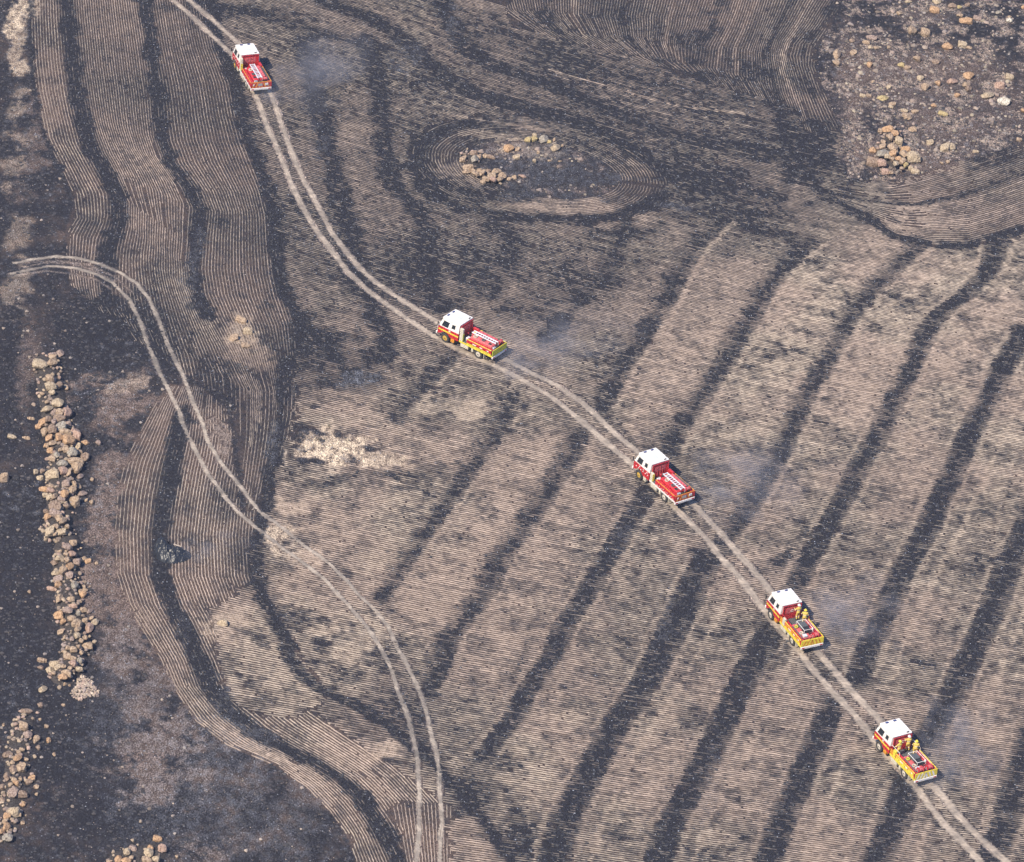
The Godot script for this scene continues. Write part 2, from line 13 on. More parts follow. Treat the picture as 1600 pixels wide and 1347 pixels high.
# -- measured layout of the paddock, metres on the ground plane (x, z pairs) --
const BANDS = [
[1.78,0.95,[-55.2,-79.0,-54.7,-76.3,-54.1,-72.5,-53.4,-68.9,-52.6,-64.6,-51.8,-60.6,-50.9,-56.4,-50.0,-52.5,-49.1,-49.1,-48.1,-46.0,-45.9,-41.0,-44.0,-36.8,-43.4,-32.3,-43.6,-27.1,-43.5,-24.0,-43.3,-20.8,-42.4,-15.4]],
[1.47,0.95,[-46.9,-80.8,-46.1,-76.9,-45.1,-72.2,-44.4,-68.7,-43.7,-65.2,-42.9,-61.1,-42.1,-57.0,-41.4,-52.7,-40.7,-48.9,-39.3,-44.4,-37.8,-41.7,-36.4,-39.0,-35.1,-35.3,-34.9,-30.1,-34.7,-27.0,-34.5,-23.8,-33.6,-19.0,-32.1,-15.0]],
[1.59,0.90,[-39.3,-82.5,-38.9,-80.2,-38.2,-76.9,-37.5,-73.3,-36.8,-70.3,-35.5,-66.3,-34.3,-62.9,-33.5,-59.3,-32.9,-56.1,-31.5,-50.8,-29.9,-45.7,-28.4,-40.6,-27.3,-35.6,-26.8,-32.4,-26.4,-29.3,-25.6,-24.4,-24.6,-20.2,-22.7,-16.2,-19.6,-12.0,-18.0,-9.0,-16.7,-6.6]],
[1.23,0.85,[-23.4,-8.8,-23.3,-6.3,-23.1,-2.8,-23.0,0.5,-22.9,4.1,-22.9,7.4,-23.0,10.9,-23.0,14.1,-22.9,18.5,-23.1,23.9,-22.5,29.0,-21.3,33.0,-19.6,36.8,-18.0,41.5,-16.6,44.2,-13.7,46.7,-11.3,47.7,-8.8,49.7,-6.3,52.1,-3.7,55.0,-1.5,58.4,0.8,61.7,3.3,66.3,4.3,68.1]],
[1.78,0.95,[-32.5,2.3,-32.5,8.0,-32.6,13.1,-32.5,18.6,-32.3,24.0,-31.9,27.4,-31.4,30.7,-29.9,35.0,-28.2,38.8,-26.4,43.0,-25.0,47.2,-22.8,50.2,-20.5,52.7,-17.7,54.6,-14.9,56.3,-12.1,58.3,-9.7,61.2,-7.9,64.5,-5.8,69.8]],
[0.43,0.80,[-59.3,-78.1,-58.8,-75.4,-58.3,-71.6,-57.6,-67.5,-57.0,-63.8,-56.3,-59.7,-55.6,-56.0,-54.9,-52.9,-54.1,-49.6,-53.2,-47.0,-51.8,-43.5,-50.6,-40.7]],
[2.02,0.90,[-27.6,-74.5,-26.9,-70.7,-26.1,-66.1,-25.5,-62.5,-24.8,-59.2,-24.2,-56.1,-23.5,-53.2,-22.9,-50.4,-22.1,-47.3,-21.3,-43.5,-20.4,-39.6,-19.7,-36.5,-19.0,-33.4,-18.5,-29.6,-17.8,-25.9,-16.8,-22.8,-15.7,-20.1,-13.7,-15.5,-13.7,-10.7]],
[1.84,0.85,[-20.7,-76.0,-20.2,-73.4,-19.4,-69.7,-18.7,-66.2,-18.0,-61.9,-17.5,-57.9,-17.0,-54.5,-16.6,-51.2,-16.0,-47.8,-15.2,-44.7,-12.6,-39.9,-11.0,-35.0,-10.5,-31.3,-10.0,-27.5,-9.4,-24.0,-8.9,-21.4]],
[2.21,0.90,[-28.5,-85.6,-25.4,-83.2,-22.7,-81.7,-20.0,-79.9,-17.7,-77.5,-15.6,-74.9,-13.8,-72.0,-11.9,-69.4,-7.8,-65.9,-3.8,-64.4,2.0,-63.2,7.1,-60.0,11.4,-56.3,14.0,-54.3,16.5,-52.6,20.7,-50.7]],
[2.11,0.90,[-13.2,-86.7,-12.6,-83.8,-11.6,-80.2,-10.1,-77.0,-8.3,-74.2,-4.2,-71.9,-0.1,-69.9,3.5,-67.8,7.6,-65.3,12.6,-62.4,18.4,-61.0,23.3,-60.9,27.2,-60.2,30.4,-59.6]],
[1.41,0.80,[-41.1,-80.1,-36.7,-79.7,-32.9,-78.1,-28.4,-77.0,-23.2,-75.2,-18.8,-74.2]],
[1.61,0.95,[-6.4,-60.6,-10.4,-58.0,-13.0,-54.7,-13.4,-49.1,-11.9,-44.0,-7.9,-41.5,-2.4,-40.9,3.1,-41.5,7.8,-42.7,11.5,-45.5,14.1,-49.4]],
[1.11,0.80,[13.8,-47.3,18.0,-45.5,22.2,-44.1,27.0,-42.4,28.8,-39.1]],
[1.21,0.85,[28.6,-56.4,31.8,-51.6,35.3,-48.3,38.7,-45.0,42.2,-44.1,46.3,-44.6,49.8,-47.0,52.3,-49.1,54.4,-50.9]],
[0.70,0.75,[31.1,-52.8,36.0,-51.8,40.9,-52.1,45.1,-54.6,49.4,-58.0,52.4,-60.7,54.8,-63.0]],
[1.72,0.90,[10.2,-42.5,9.1,-37.1,7.6,-31.6,6.0,-26.2,4.3,-22.2,2.3,-17.5]],
[1.47,0.75,[-6.4,-13.9,-7.7,-10.1,-9.7,-5.5,-11.6,-0.5]],
[1.78,0.85,[19.8,-44.5,18.6,-41.9,17.2,-38.7,15.8,-33.3,14.8,-28.4,13.2,-22.7,11.8,-18.1,10.3,-13.6,9.5,-9.8,8.6,-5.5]],
[1.65,0.85,[6.7,-1.1,6.2,3.0,4.8,7.2,3.5,12.5,2.2,16.5,0.3,21.7,-0.6,26.6,-1.8,31.0,-3.6,35.4,-4.2,40.1,-5.1,44.0]],
[1.72,0.85,[29.8,-42.2,27.8,-38.9,25.9,-34.0,24.5,-29.9,23.1,-24.6,21.9,-20.1,21.0,-16.9,20.0,-13.6,18.2,-8.3,16.5,-3.5,15.7,0.6]],
[1.90,0.90,[13.9,8.3,12.5,12.4,11.4,16.2,10.3,20.1,9.2,23.8,8.3,27.4,6.7,31.9,6.0,36.2,4.6,40.3,3.6,43.4,3.0,46.5,1.6,49.8,0.5,52.9]],
[1.59,0.85,[41.5,-44.3,40.6,-42.5,38.7,-38.7,36.5,-34.2,34.4,-29.6,32.9,-24.7,32.0,-20.8,30.8,-16.3,29.5,-12.5,28.4,-7.5,27.2,-2.1,25.6,3.3,24.1,8.6,22.6,12.8,21.5,15.7]],
[2.57,0.95,[20.1,18.1,18.8,22.6,18.0,26.4,17.0,30.0,16.2,33.4,15.1,38.2,13.7,42.1,12.0,46.6,10.7,51.6,9.4,56.5,8.4,60.4,7.8,64.2,7.5,67.6]],
[1.90,0.90,[49.8,-46.6,49.4,-43.5,48.6,-39.8,47.3,-37.0,45.8,-34.5,43.3,-30.7,41.8,-27.0,40.7,-22.5,39.7,-18.0,38.4,-13.6,37.3,-8.7,35.8,-3.7,34.4,0.5,33.4,4.7,32.3,8.2,31.3,11.7,30.5,14.6,29.3,18.6,28.4,21.9]],
[0.65,0.80,[24.9,20.0,27.1,17.9,29.7,14.8]],
[2.45,0.95,[26.3,29.1,24.6,34.5,23.1,40.2,22.3,43.4,21.5,46.4,20.4,51.0,19.1,55.3,17.7,60.2,16.6,66.0]],
[2.08,0.95,[52.0,-28.4,51.0,-25.7,49.9,-22.4,48.7,-18.0,47.7,-13.9,46.3,-9.4,45.2,-5.5,44.2,-1.6,43.3,1.7,42.3,5.3,41.5,9.0,40.5,12.2,39.5,15.1,38.5,18.5,37.8,21.8,36.8,25.6,35.6,30.0,34.5,35.2]],
[2.33,0.95,[32.1,39.6,30.9,44.7,29.9,48.6,28.7,53.7,27.7,57.6,27.0,61.2,26.4,64.4]],
[2.33,0.95,[52.0,4.6,50.9,8.3,49.7,12.7,48.5,17.4,47.4,21.8,46.1,26.6,45.1,29.8,44.1,33.5,43.2,36.9,41.9,40.4,41.0,43.0]],
[2.57,0.95,[39.0,50.5,37.9,54.9,37.1,58.8,35.9,62.8]],
[2.45,0.90,[50.6,41.3,49.8,45.0,48.8,49.3,47.8,54.7,46.8,58.1,46.0,61.4]],
[1.41,0.85,[-0.8,-2.6,-1.8,2.2,-2.9,5.3,-4.0,8.9,-5.0,12.4,-5.8,14.7,-6.7,17.6,-7.7,21.0,-8.9,25.0,-9.9,28.3,-10.3,31.0]],
[1.53,0.70,[-2.3,-38.7,-2.3,-34.1,-2.7,-29.6,-4.1,-24.9]],
[1.35,0.60,[-6.4,-34.6,-6.4,-31.8,-6.5,-28.2,-6.7,-24.6,-6.9,-21.8]],
[0.60,0.75,[-18.0,13.1,-14.5,10.5,-12.0,9.8,-8.9,9.8,-6.5,7.7]],
[1.84,0.95,[-52.2,-12.9,-51.8,-10.4,-51.3,-7.0,-50.8,-3.5,-50.3,-0.4,-49.9,2.7,-49.5,5.6,-49.1,9.5,-48.9,12.3]],
[0.92,0.65,[19.3,-96.9,19.0,-94.3,18.4,-90.6,17.9,-87.4,16.5,-82.6,15.9,-78.3,17.3,-74.6]],
[0.80,0.70,[27.9,-98.8,27.2,-96.1,26.2,-92.3,25.4,-89.0,24.5,-83.5,24.5,-78.3,25.4,-74.2,26.4,-70.7]],
[0.61,0.60,[32.4,-99.8,32.0,-97.4,31.3,-94.0,30.6,-90.9,29.4,-87.4,28.4,-84.4,28.1,-79.8,29.0,-75.7,30.0,-72.2]],
[0.74,0.55,[8.2,-94.5,7.8,-90.9,7.4,-86.6,8.8,-80.9,11.0,-78.5,13.6,-76.7,18.0,-75.8]],
[0.86,0.60,[-1.0,-92.4,-1.3,-89.3,-1.3,-85.5,1.1,-80.7,3.9,-78.8,6.3,-77.4]],
[0.81,0.60,[-3.1,-78.3,-0.6,-77.3,2.8,-75.9,6.4,-74.4,10.1,-73.1,13.8,-72.2,17.4,-71.7,21.4,-71.3,24.6,-71.1]],
[0.91,0.60,[-2.2,-74.1,0.6,-73.2,4.4,-71.8,8.3,-70.1,12.4,-68.5,16.8,-67.4,21.1,-66.7,25.5,-66.7,28.9,-67.0]],
[1.35,0.70,[25.3,-72.7,25.8,-69.7,26.4,-65.7,26.7,-61.6,26.9,-57.4,26.8,-53.5,26.6,-50.6]],
[0.74,0.70,[32.5,-74.2,32.7,-70.5,33.1,-65.7,33.2,-61.0,33.3,-57.4]],
[0.81,0.50,[16.1,-53.8,21.3,-52.9,26.9,-53.3]],
[0.74,0.50,[3.8,34.6,2.4,40.9]],
[0.61,0.30,[19.3,6.2,17.1,14.3]]]
const PALE = [[0.55,[21.6,-97.4,20.9,-93.0,20.1,-87.8,18.9,-82.3,18.7,-77.8]],
[0.55,[23.4,-97.8,22.5,-92.9,21.4,-87.4,20.6,-81.9,20.9,-76.8]],
[0.55,[29.8,-99.2,28.6,-94.3,27.3,-88.6,26.2,-83.2,26.1,-78.7,27.8,-71.7]],
[0.55,[14.2,-95.8,13.5,-92.2,12.9,-87.8,12.7,-81.7,15.0,-77.8]],
[0.55,[2.0,-93.1,1.9,-86.2,3.6,-81.3]],
[0.55,[0.0,-73.1,6.6,-70.9,10.6,-69.4,14.6,-68.2,21.8,-67.9]],
[0.55,[-10.6,-60.8,-4.9,-60.3,0.7,-59.7]],
[0.55,[-5.0,-14.2,-6.4,-10.3,-8.4,-5.8,-10.2,-0.8]],
[0.55,[21.4,-44.8,18.8,-39.0,17.4,-33.6,16.4,-28.7,14.7,-23.0,13.4,-18.4,11.9,-13.9,11.1,-10.1,10.1,-5.8]],
[0.55,[8.1,-1.4,7.7,2.7,6.3,6.9,5.0,12.2,3.6,16.3,1.7,21.5,0.8,26.4,-0.5,30.8,-2.3,35.2,-2.9,39.8,-3.8,43.8]],
[0.55,[31.4,-42.5,29.4,-39.2,27.5,-34.3,26.1,-30.2,24.7,-24.9,23.4,-20.4,21.5,-13.9,19.7,-8.6,18.0,-3.8,17.2,0.4]],
[0.55,[15.4,8.0,14.1,12.2,13.0,16.0,11.9,19.8,10.8,23.5,9.8,27.2,8.2,31.6,7.5,36.0,6.1,40.0,5.1,43.2,4.5,46.2,3.1,49.6,1.9,52.6]],
[0.55,[12.4,8.6,11.1,12.7,10.0,16.5,8.9,20.4,7.8,24.1,6.9,27.7,5.3,32.1,4.6,36.5,3.3,40.5,2.3,43.7,1.7,46.7,0.3,50.1,-0.9,53.1]],
[0.55,[43.0,-44.6,42.2,-42.8,40.2,-39.0,38.0,-34.5,35.9,-29.9,34.4,-25.0,33.5,-21.1,32.3,-16.6,30.9,-12.8,29.8,-7.8,28.6,-2.4,27.0,3.1,25.5,8.4,24.0,12.5,22.8,15.4]],
[0.55,[22.1,17.7,20.8,22.2,20.0,26.1,19.0,29.7,18.2,33.1,17.0,37.8,15.6,41.7,13.9,46.2,12.6,51.3,11.3,56.2,10.2,60.1,9.3,67.3]],
[0.55,[18.3,18.4,17.0,22.9,16.2,26.7,15.2,30.3,14.4,33.7,13.3,38.5,12.0,42.4,10.3,46.9,9.0,51.9,7.7,56.8,6.6,60.7,5.8,67.8]],
[0.55,[23.9,17.4,22.5,21.9,21.7,25.8,20.7,29.4,19.8,32.8,18.6,37.5,17.3,41.4,15.5,46.0,14.2,51.0,12.9,55.9,11.8,59.8,10.8,67.0]],
[0.55,[51.6,-46.9,50.3,-40.2,47.5,-34.8,45.0,-31.1,43.5,-27.4,42.4,-22.8,41.4,-18.4,40.0,-13.9,38.9,-9.0,37.5,-4.0,36.0,0.2,35.0,4.4,33.9,7.9,32.8,11.4,32.0,14.3,30.8,18.3,29.9,21.6]],
[0.55,[48.2,-46.3,47.0,-39.5,44.2,-34.2,41.8,-30.4,40.2,-26.7,39.1,-22.2,38.2,-17.7,36.8,-13.3,35.8,-8.4,34.3,-3.4,32.9,0.8,31.9,5.0,30.9,8.5,29.8,12.0,29.0,14.9,27.8,18.8,26.9,22.2]],
[0.55,[28.2,28.7,26.4,34.1,24.9,39.9,23.3,46.1,22.2,50.7,20.9,55.0,19.4,59.9,18.4,65.7]],
[0.55,[24.6,29.4,22.8,34.8,21.4,40.5,19.9,46.7,18.7,51.3,17.5,55.6,16.0,60.5,15.0,66.3]],
[0.55,[29.9,28.4,28.1,33.8,26.6,39.6,25.0,45.8,23.8,50.4,22.5,54.8,21.0,59.7,19.9,65.5]],
[0.55,[53.9,-28.8,51.7,-22.8,50.5,-18.3,49.4,-14.3,48.0,-9.8,47.0,-5.8,45.9,-2.0,45.1,1.4,44.0,4.9,43.2,8.6,42.2,11.9,41.2,14.8,40.2,18.2,39.4,21.5,38.4,25.3,37.2,29.7,36.1,35.0]],
[0.55,[50.3,-28.1,48.2,-22.1,47.1,-17.7,46.0,-13.6,44.6,-9.1,43.6,-5.2,42.6,-1.3,41.7,2.0,40.7,5.6,39.9,9.3,38.9,12.5,37.9,15.4,37.0,18.8,36.2,22.1,35.2,25.9,34.1,30.2,33.0,35.5]],
[0.55,[55.7,-29.1,53.5,-23.2,52.4,-18.7,51.3,-14.6,49.9,-10.1,48.8,-6.2,47.7,-2.3,46.9,1.0,45.8,4.6,44.9,8.3,43.9,11.6,42.9,14.5,42.0,17.9,41.2,21.2,40.1,25.0,38.9,29.4,37.8,34.7]],
[0.55,[33.9,39.3,32.7,44.4,31.6,48.3,30.4,53.4,29.4,57.3,28.1,64.1]],
[0.55,[30.5,39.9,29.3,45.0,28.3,48.9,27.1,54.0,26.1,57.9,24.8,64.7]],
[0.55,[35.5,39.0,34.3,44.2,33.3,48.0,32.0,53.1,31.0,57.1,29.7,63.9]],
[0.55,[53.9,4.2,52.8,8.0,51.5,12.4,50.3,17.1,49.3,21.5,47.9,26.2,46.9,29.5,45.9,33.2,45.0,36.6,43.7,40.1,42.8,42.7]],
[0.55,[50.2,4.9,49.2,8.7,47.9,13.0,46.8,17.7,45.7,22.2,44.4,26.9,43.4,30.1,42.5,33.8,41.5,37.2,40.3,40.7,39.4,43.3]],
[0.55,[55.7,3.9,54.6,7.7,53.3,12.0,52.1,16.8,51.0,21.2,49.6,25.9,48.6,29.2,47.6,32.9,46.6,36.3,45.4,39.8,44.4,42.4]],
[0.55,[40.9,50.2,39.8,54.6,38.9,58.5,37.8,62.5]],
[0.55,[37.3,50.8,36.2,55.2,35.3,59.1,34.2,63.1]],
[0.55,[42.5,49.9,41.4,54.4,40.5,58.2,39.4,62.2]],
[0.55,[52.5,41.0,51.6,44.7,50.6,49.0,49.6,54.4,48.6,57.8,47.8,61.1]],
[0.55,[48.9,41.6,48.1,45.3,47.1,49.6,46.1,55.0,45.2,58.3,44.4,61.7]],
[0.55,[54.2,40.7,53.3,44.4,52.3,48.7,51.2,54.1,50.2,57.5,49.4,60.8]],
[0.55,[0.5,-2.8,-0.5,2.0,-1.6,5.0,-2.8,8.6,-3.8,12.2,-4.6,14.5,-5.5,17.4,-6.5,20.8,-7.7,24.8,-8.7,28.1,-9.1,30.8]]]
const PATCHES = [
[-4.1,-70.7,42.8,24.4,"c",0.40],
[-7.1,-29.3,17.4,14.4,"c",0.32],
[16.2,-63.6,21.2,21.6,"c",0.32],
[-18.6,-38.7,12.9,26.9,"c",0.30],
[8.2,-32.4,14.8,9.7,"c",0.25],
[3.8,-55.4,20.9,15.0,"c",0.16],
[21.5,-46.8,11.0,7.4,"c",0.35],
[-23.3,-8.9,7.8,8.1,"c",0.35],
[-41.9,-44.6,13.0,37.0,"c",0.16],
[-24.5,-1.5,5.1,12.6,"c",0.35],
[10.1,-73.8,16.5,5.2,"c",0.20],
[26.0,30.7,18.1,28.2,"c",0.06],
[11.3,-50.1,2.4,5.0,"p",0.60],
[-10.8,-52.7,1.4,3.7,"p",0.60],
[7.7,-45.1,3.4,1.7,"p",0.55],
[0.9,-43.3,4.1,1.0,"p",0.30],
[-6.2,-57.5,4.2,1.0,"p",0.40],
[29.1,-61.4,5.1,7.8,"c",0.90],
[11.0,-48.7,3.4,5.0,"c",0.50],
[20.7,-50.7,6.2,5.0,"c",0.60],
[16.4,-53.9,4.2,3.8,"c",0.50],
[-38.7,-78.1,5.1,2.9,"c",0.50],
[-20.2,-11.2,3.9,5.8,"c",0.70],
[-16.0,-7.3,2.9,3.2,"c",0.80],
[-40.6,-12.7,5.9,5.3,"c",0.75],
[-43.8,-7.2,3.9,7.0,"c",0.70],
[-36.1,-7.6,2.3,7.0,"c",0.70],
[-30.1,-2.8,2.9,6.3,"c",0.60],
[5.5,64.3,2.7,3.7,"c",0.85],
[-0.3,58.7,1.9,2.9,"c",0.70],
[-7.8,47.6,2.9,3.7,"c",0.60],
[-5.8,51.1,1.7,3.1,"c",0.50],
[5.0,-29.2,4.0,3.6,"c",0.45],
[1.4,-22.2,4.0,3.6,"c",0.50],
[-4.4,-29.9,3.7,6.0,"c",0.50],
[-12.3,-27.0,2.7,6.0,"c",0.45],
[-9.1,-80.0,3.6,5.9,"c",0.50],
[-2.7,-82.9,2.9,3.9,"c",0.40],
[6.6,-88.0,2.9,3.3,"c",0.35],
[15.6,-83.9,2.9,3.3,"c",0.50],
[23.0,-78.0,2.9,2.6,"c",0.50],
[-0.1,-76.0,4.3,3.2,"c",0.45],
[-30.2,-79.9,4.3,2.3,"c",0.40],
[-35.7,58.2,4.0,7.2,"c",0.95],
[-31.1,67.1,5.6,3.8,"c",0.95],
[-26.8,65.5,2.8,4.1,"c",0.70],
[-44.2,30.9,3.0,18.4,"c",0.75],
[-55.4,-31.2,0.9,13.3,"c",0.90],
[-40.5,48.5,3.2,7.3,"c",0.70],
[-39.2,27.9,2.7,6.5,"c",0.60],
[-39.6,10.5,2.2,6.7,"c",0.40],
[-35.9,43.7,1.8,5.3,"c",0.60],
[51.0,-93.8,3.7,6.0,"c",0.70],
[37.6,-87.1,4.4,5.3,"c",0.50],
[35.0,-67.5,2.1,2.6,"c",0.80],
[48.1,-64.6,4.2,3.2,"c",0.60],
[43.5,-89.9,3.7,2.6,"c",0.50],
[33.9,-93.9,3.7,4.0,"c",0.60],
[44.8,-79.7,2.9,1.8,"c",0.50],
[46.2,-74.9,3.6,1.6,"c",0.60],
[0.5,-50.6,7.6,5.6,"a",0.38],
[2.7,-48.4,4.1,3.1,"c",0.50],
[-5.4,-45.4,6.2,2.5,"c",0.80],
[-11.3,-50.9,2.1,5.0,"c",0.50],
[-29.7,25.6,1.6,2.6,"c",0.50],
[-23.7,27.2,1.8,5.5,"c",0.50],
[-27.2,14.9,1.9,5.0,"c",0.35],
[-30.2,15.4,2.5,8.9,"p",0.30],
[-17.3,6.3,4.2,2.9,"s",1.00],
[-12.8,7.3,2.8,1.6,"s",0.75],
[-20.0,4.8,1.4,1.4,"s",0.60],
[-20.7,17.0,1.7,1.6,"s",0.50],
[-21.0,22.2,2.0,2.4,"s",0.75],
[-18.4,25.1,2.4,1.8,"s",0.45],
[-8.2,53.6,1.5,1.5,"s",0.50],
[-12.2,37.5,3.0,2.7,"s",0.30],
[-25.0,37.2,1.8,2.7,"s",0.45],
[-6.6,-3.2,4.5,1.6,"s",0.35],
[-4.3,-2.5,1.9,1.1,"s",0.40],
[-8.2,19.0,10.5,8.9,"p",0.30],
[-18.2,42.6,5.3,5.3,"p",0.35],
[37.2,-20.6,11.9,13.0,"p",0.30],
[28.5,-32.6,4.0,4.8,"p",0.30],
[6.6,53.7,3.5,9.3,"p",0.35],
[14.7,52.3,3.5,8.3,"p",0.20],
[-28.5,30.1,4.2,6.5,"p",0.30],
[-34.8,26.0,1.6,14.2,"p",0.35],
[45.5,-38.5,6.1,4.9,"p",0.25],
[-16.6,0.4,5.1,3.4,"p",0.35],
[-5.7,28.1,7.3,5.4,"p",0.25],
[-12.8,30.4,7.2,6.5,"p",0.30],
[-13.7,60.0,3.4,4.1,"p",0.20],
[24.1,-10.9,7.8,10.5,"p",0.20],
[48.8,-6.2,3.9,11.6,"p",0.20],
[-60.0,-73.4,1.6,4.5,"s",0.90],
[-58.8,-66.3,0.7,5.7,"s",0.55],
[-58.1,-61.4,1.3,1.8,"s",0.70],
[-57.1,-52.4,1.0,5.0,"s",0.35],
[-55.7,-41.7,1.1,4.9,"s",0.30],
[-53.4,-27.7,1.5,3.6,"s",0.30],
[-52.0,-15.4,1.4,6.5,"s",0.35],
[-49.1,-0.9,1.4,8.0,"b",0.50],
[-54.2,-48.8,2.1,14.9,"b",0.50],
[-39.5,1.4,3.8,4.3,"b",0.80],
[-38.8,-1.1,2.5,1.8,"s",0.30],
[-38.3,20.2,1.5,12.1,"b",0.85],
[-36.5,31.6,1.8,7.6,"b",0.70],
[-33.6,40.3,2.4,6.4,"b",0.70],
[-28.3,57.8,4.0,6.2,"b",0.80],
[-28.6,62.1,2.3,3.6,"b",0.85],
[-23.6,58.0,5.2,8.2,"a",0.45],
[-25.3,63.8,6.8,5.1,"a",0.38],
[-31.9,51.8,4.1,6.2,"a",0.34],
[-20.2,63.0,3.4,6.1,"a",0.45],
[-23.0,68.9,6.7,4.0,"a",0.30],
[-30.5,48.7,3.5,4.2,"b",0.50],
[-23.4,70.3,2.8,1.6,"b",0.70],
[-16.0,65.9,3.4,6.1,"a",0.38],
[-33.9,45.3,2.3,6.3,"a",0.26],
[-15.9,-6.5,2.1,1.9,"a",0.68],
[-34.7,-23.8,0.9,7.1,"a",0.30],
[-23.4,6.3,0.6,3.4,"a",0.45],
[-16.5,-72.5,2.1,3.9,"a",0.38],
[-11.7,-80.9,0.7,3.9,"a",0.45],
[15.6,-46.7,2.1,1.0,"a",0.45],
[16.3,28.3,0.8,5.4,"a",0.26],
[21.1,54.1,0.9,6.2,"a",0.26],
[-23.9,-51.0,1.0,2.5,"a",0.30],
[11.8,16.4,0.9,2.2,"a",0.30],
[-28.6,40.4,0.8,6.4,"a",0.15],
[-28.4,-13.3,1.6,2.6,"s",0.50],
[-28.2,-9.7,1.9,2.3,"b",0.80],
[-26.4,-8.2,1.9,1.6,"b",0.60],
[33.9,-65.2,1.3,6.4,"b",0.80],
[33.9,-78.9,1.9,10.4,"b",0.55],
[40.5,-78.8,6.5,7.8,"b",0.55],
[37.6,-82.6,4.4,3.9,"b",0.50],
[44.6,-68.1,4.3,5.1,"b",0.60],
[41.0,-61.8,7.7,2.3,"b",0.60],
[49.8,-73.5,3.6,5.2,"b",0.40],
[42.1,-95.7,3.0,2.7,"b",0.50],
[46.4,-84.5,4.4,3.9,"b",0.40],
[38.5,-62.6,3.2,4.1,"b",0.70],
[-3.5,-54.6,2.8,2.5,"b",0.60],
[-7.0,-49.1,2.8,2.5,"b",0.50],
[-0.8,-55.2,3.5,2.0,"s",0.25],
[-3.9,-54.9,0.8,1.0,"s",0.60]]
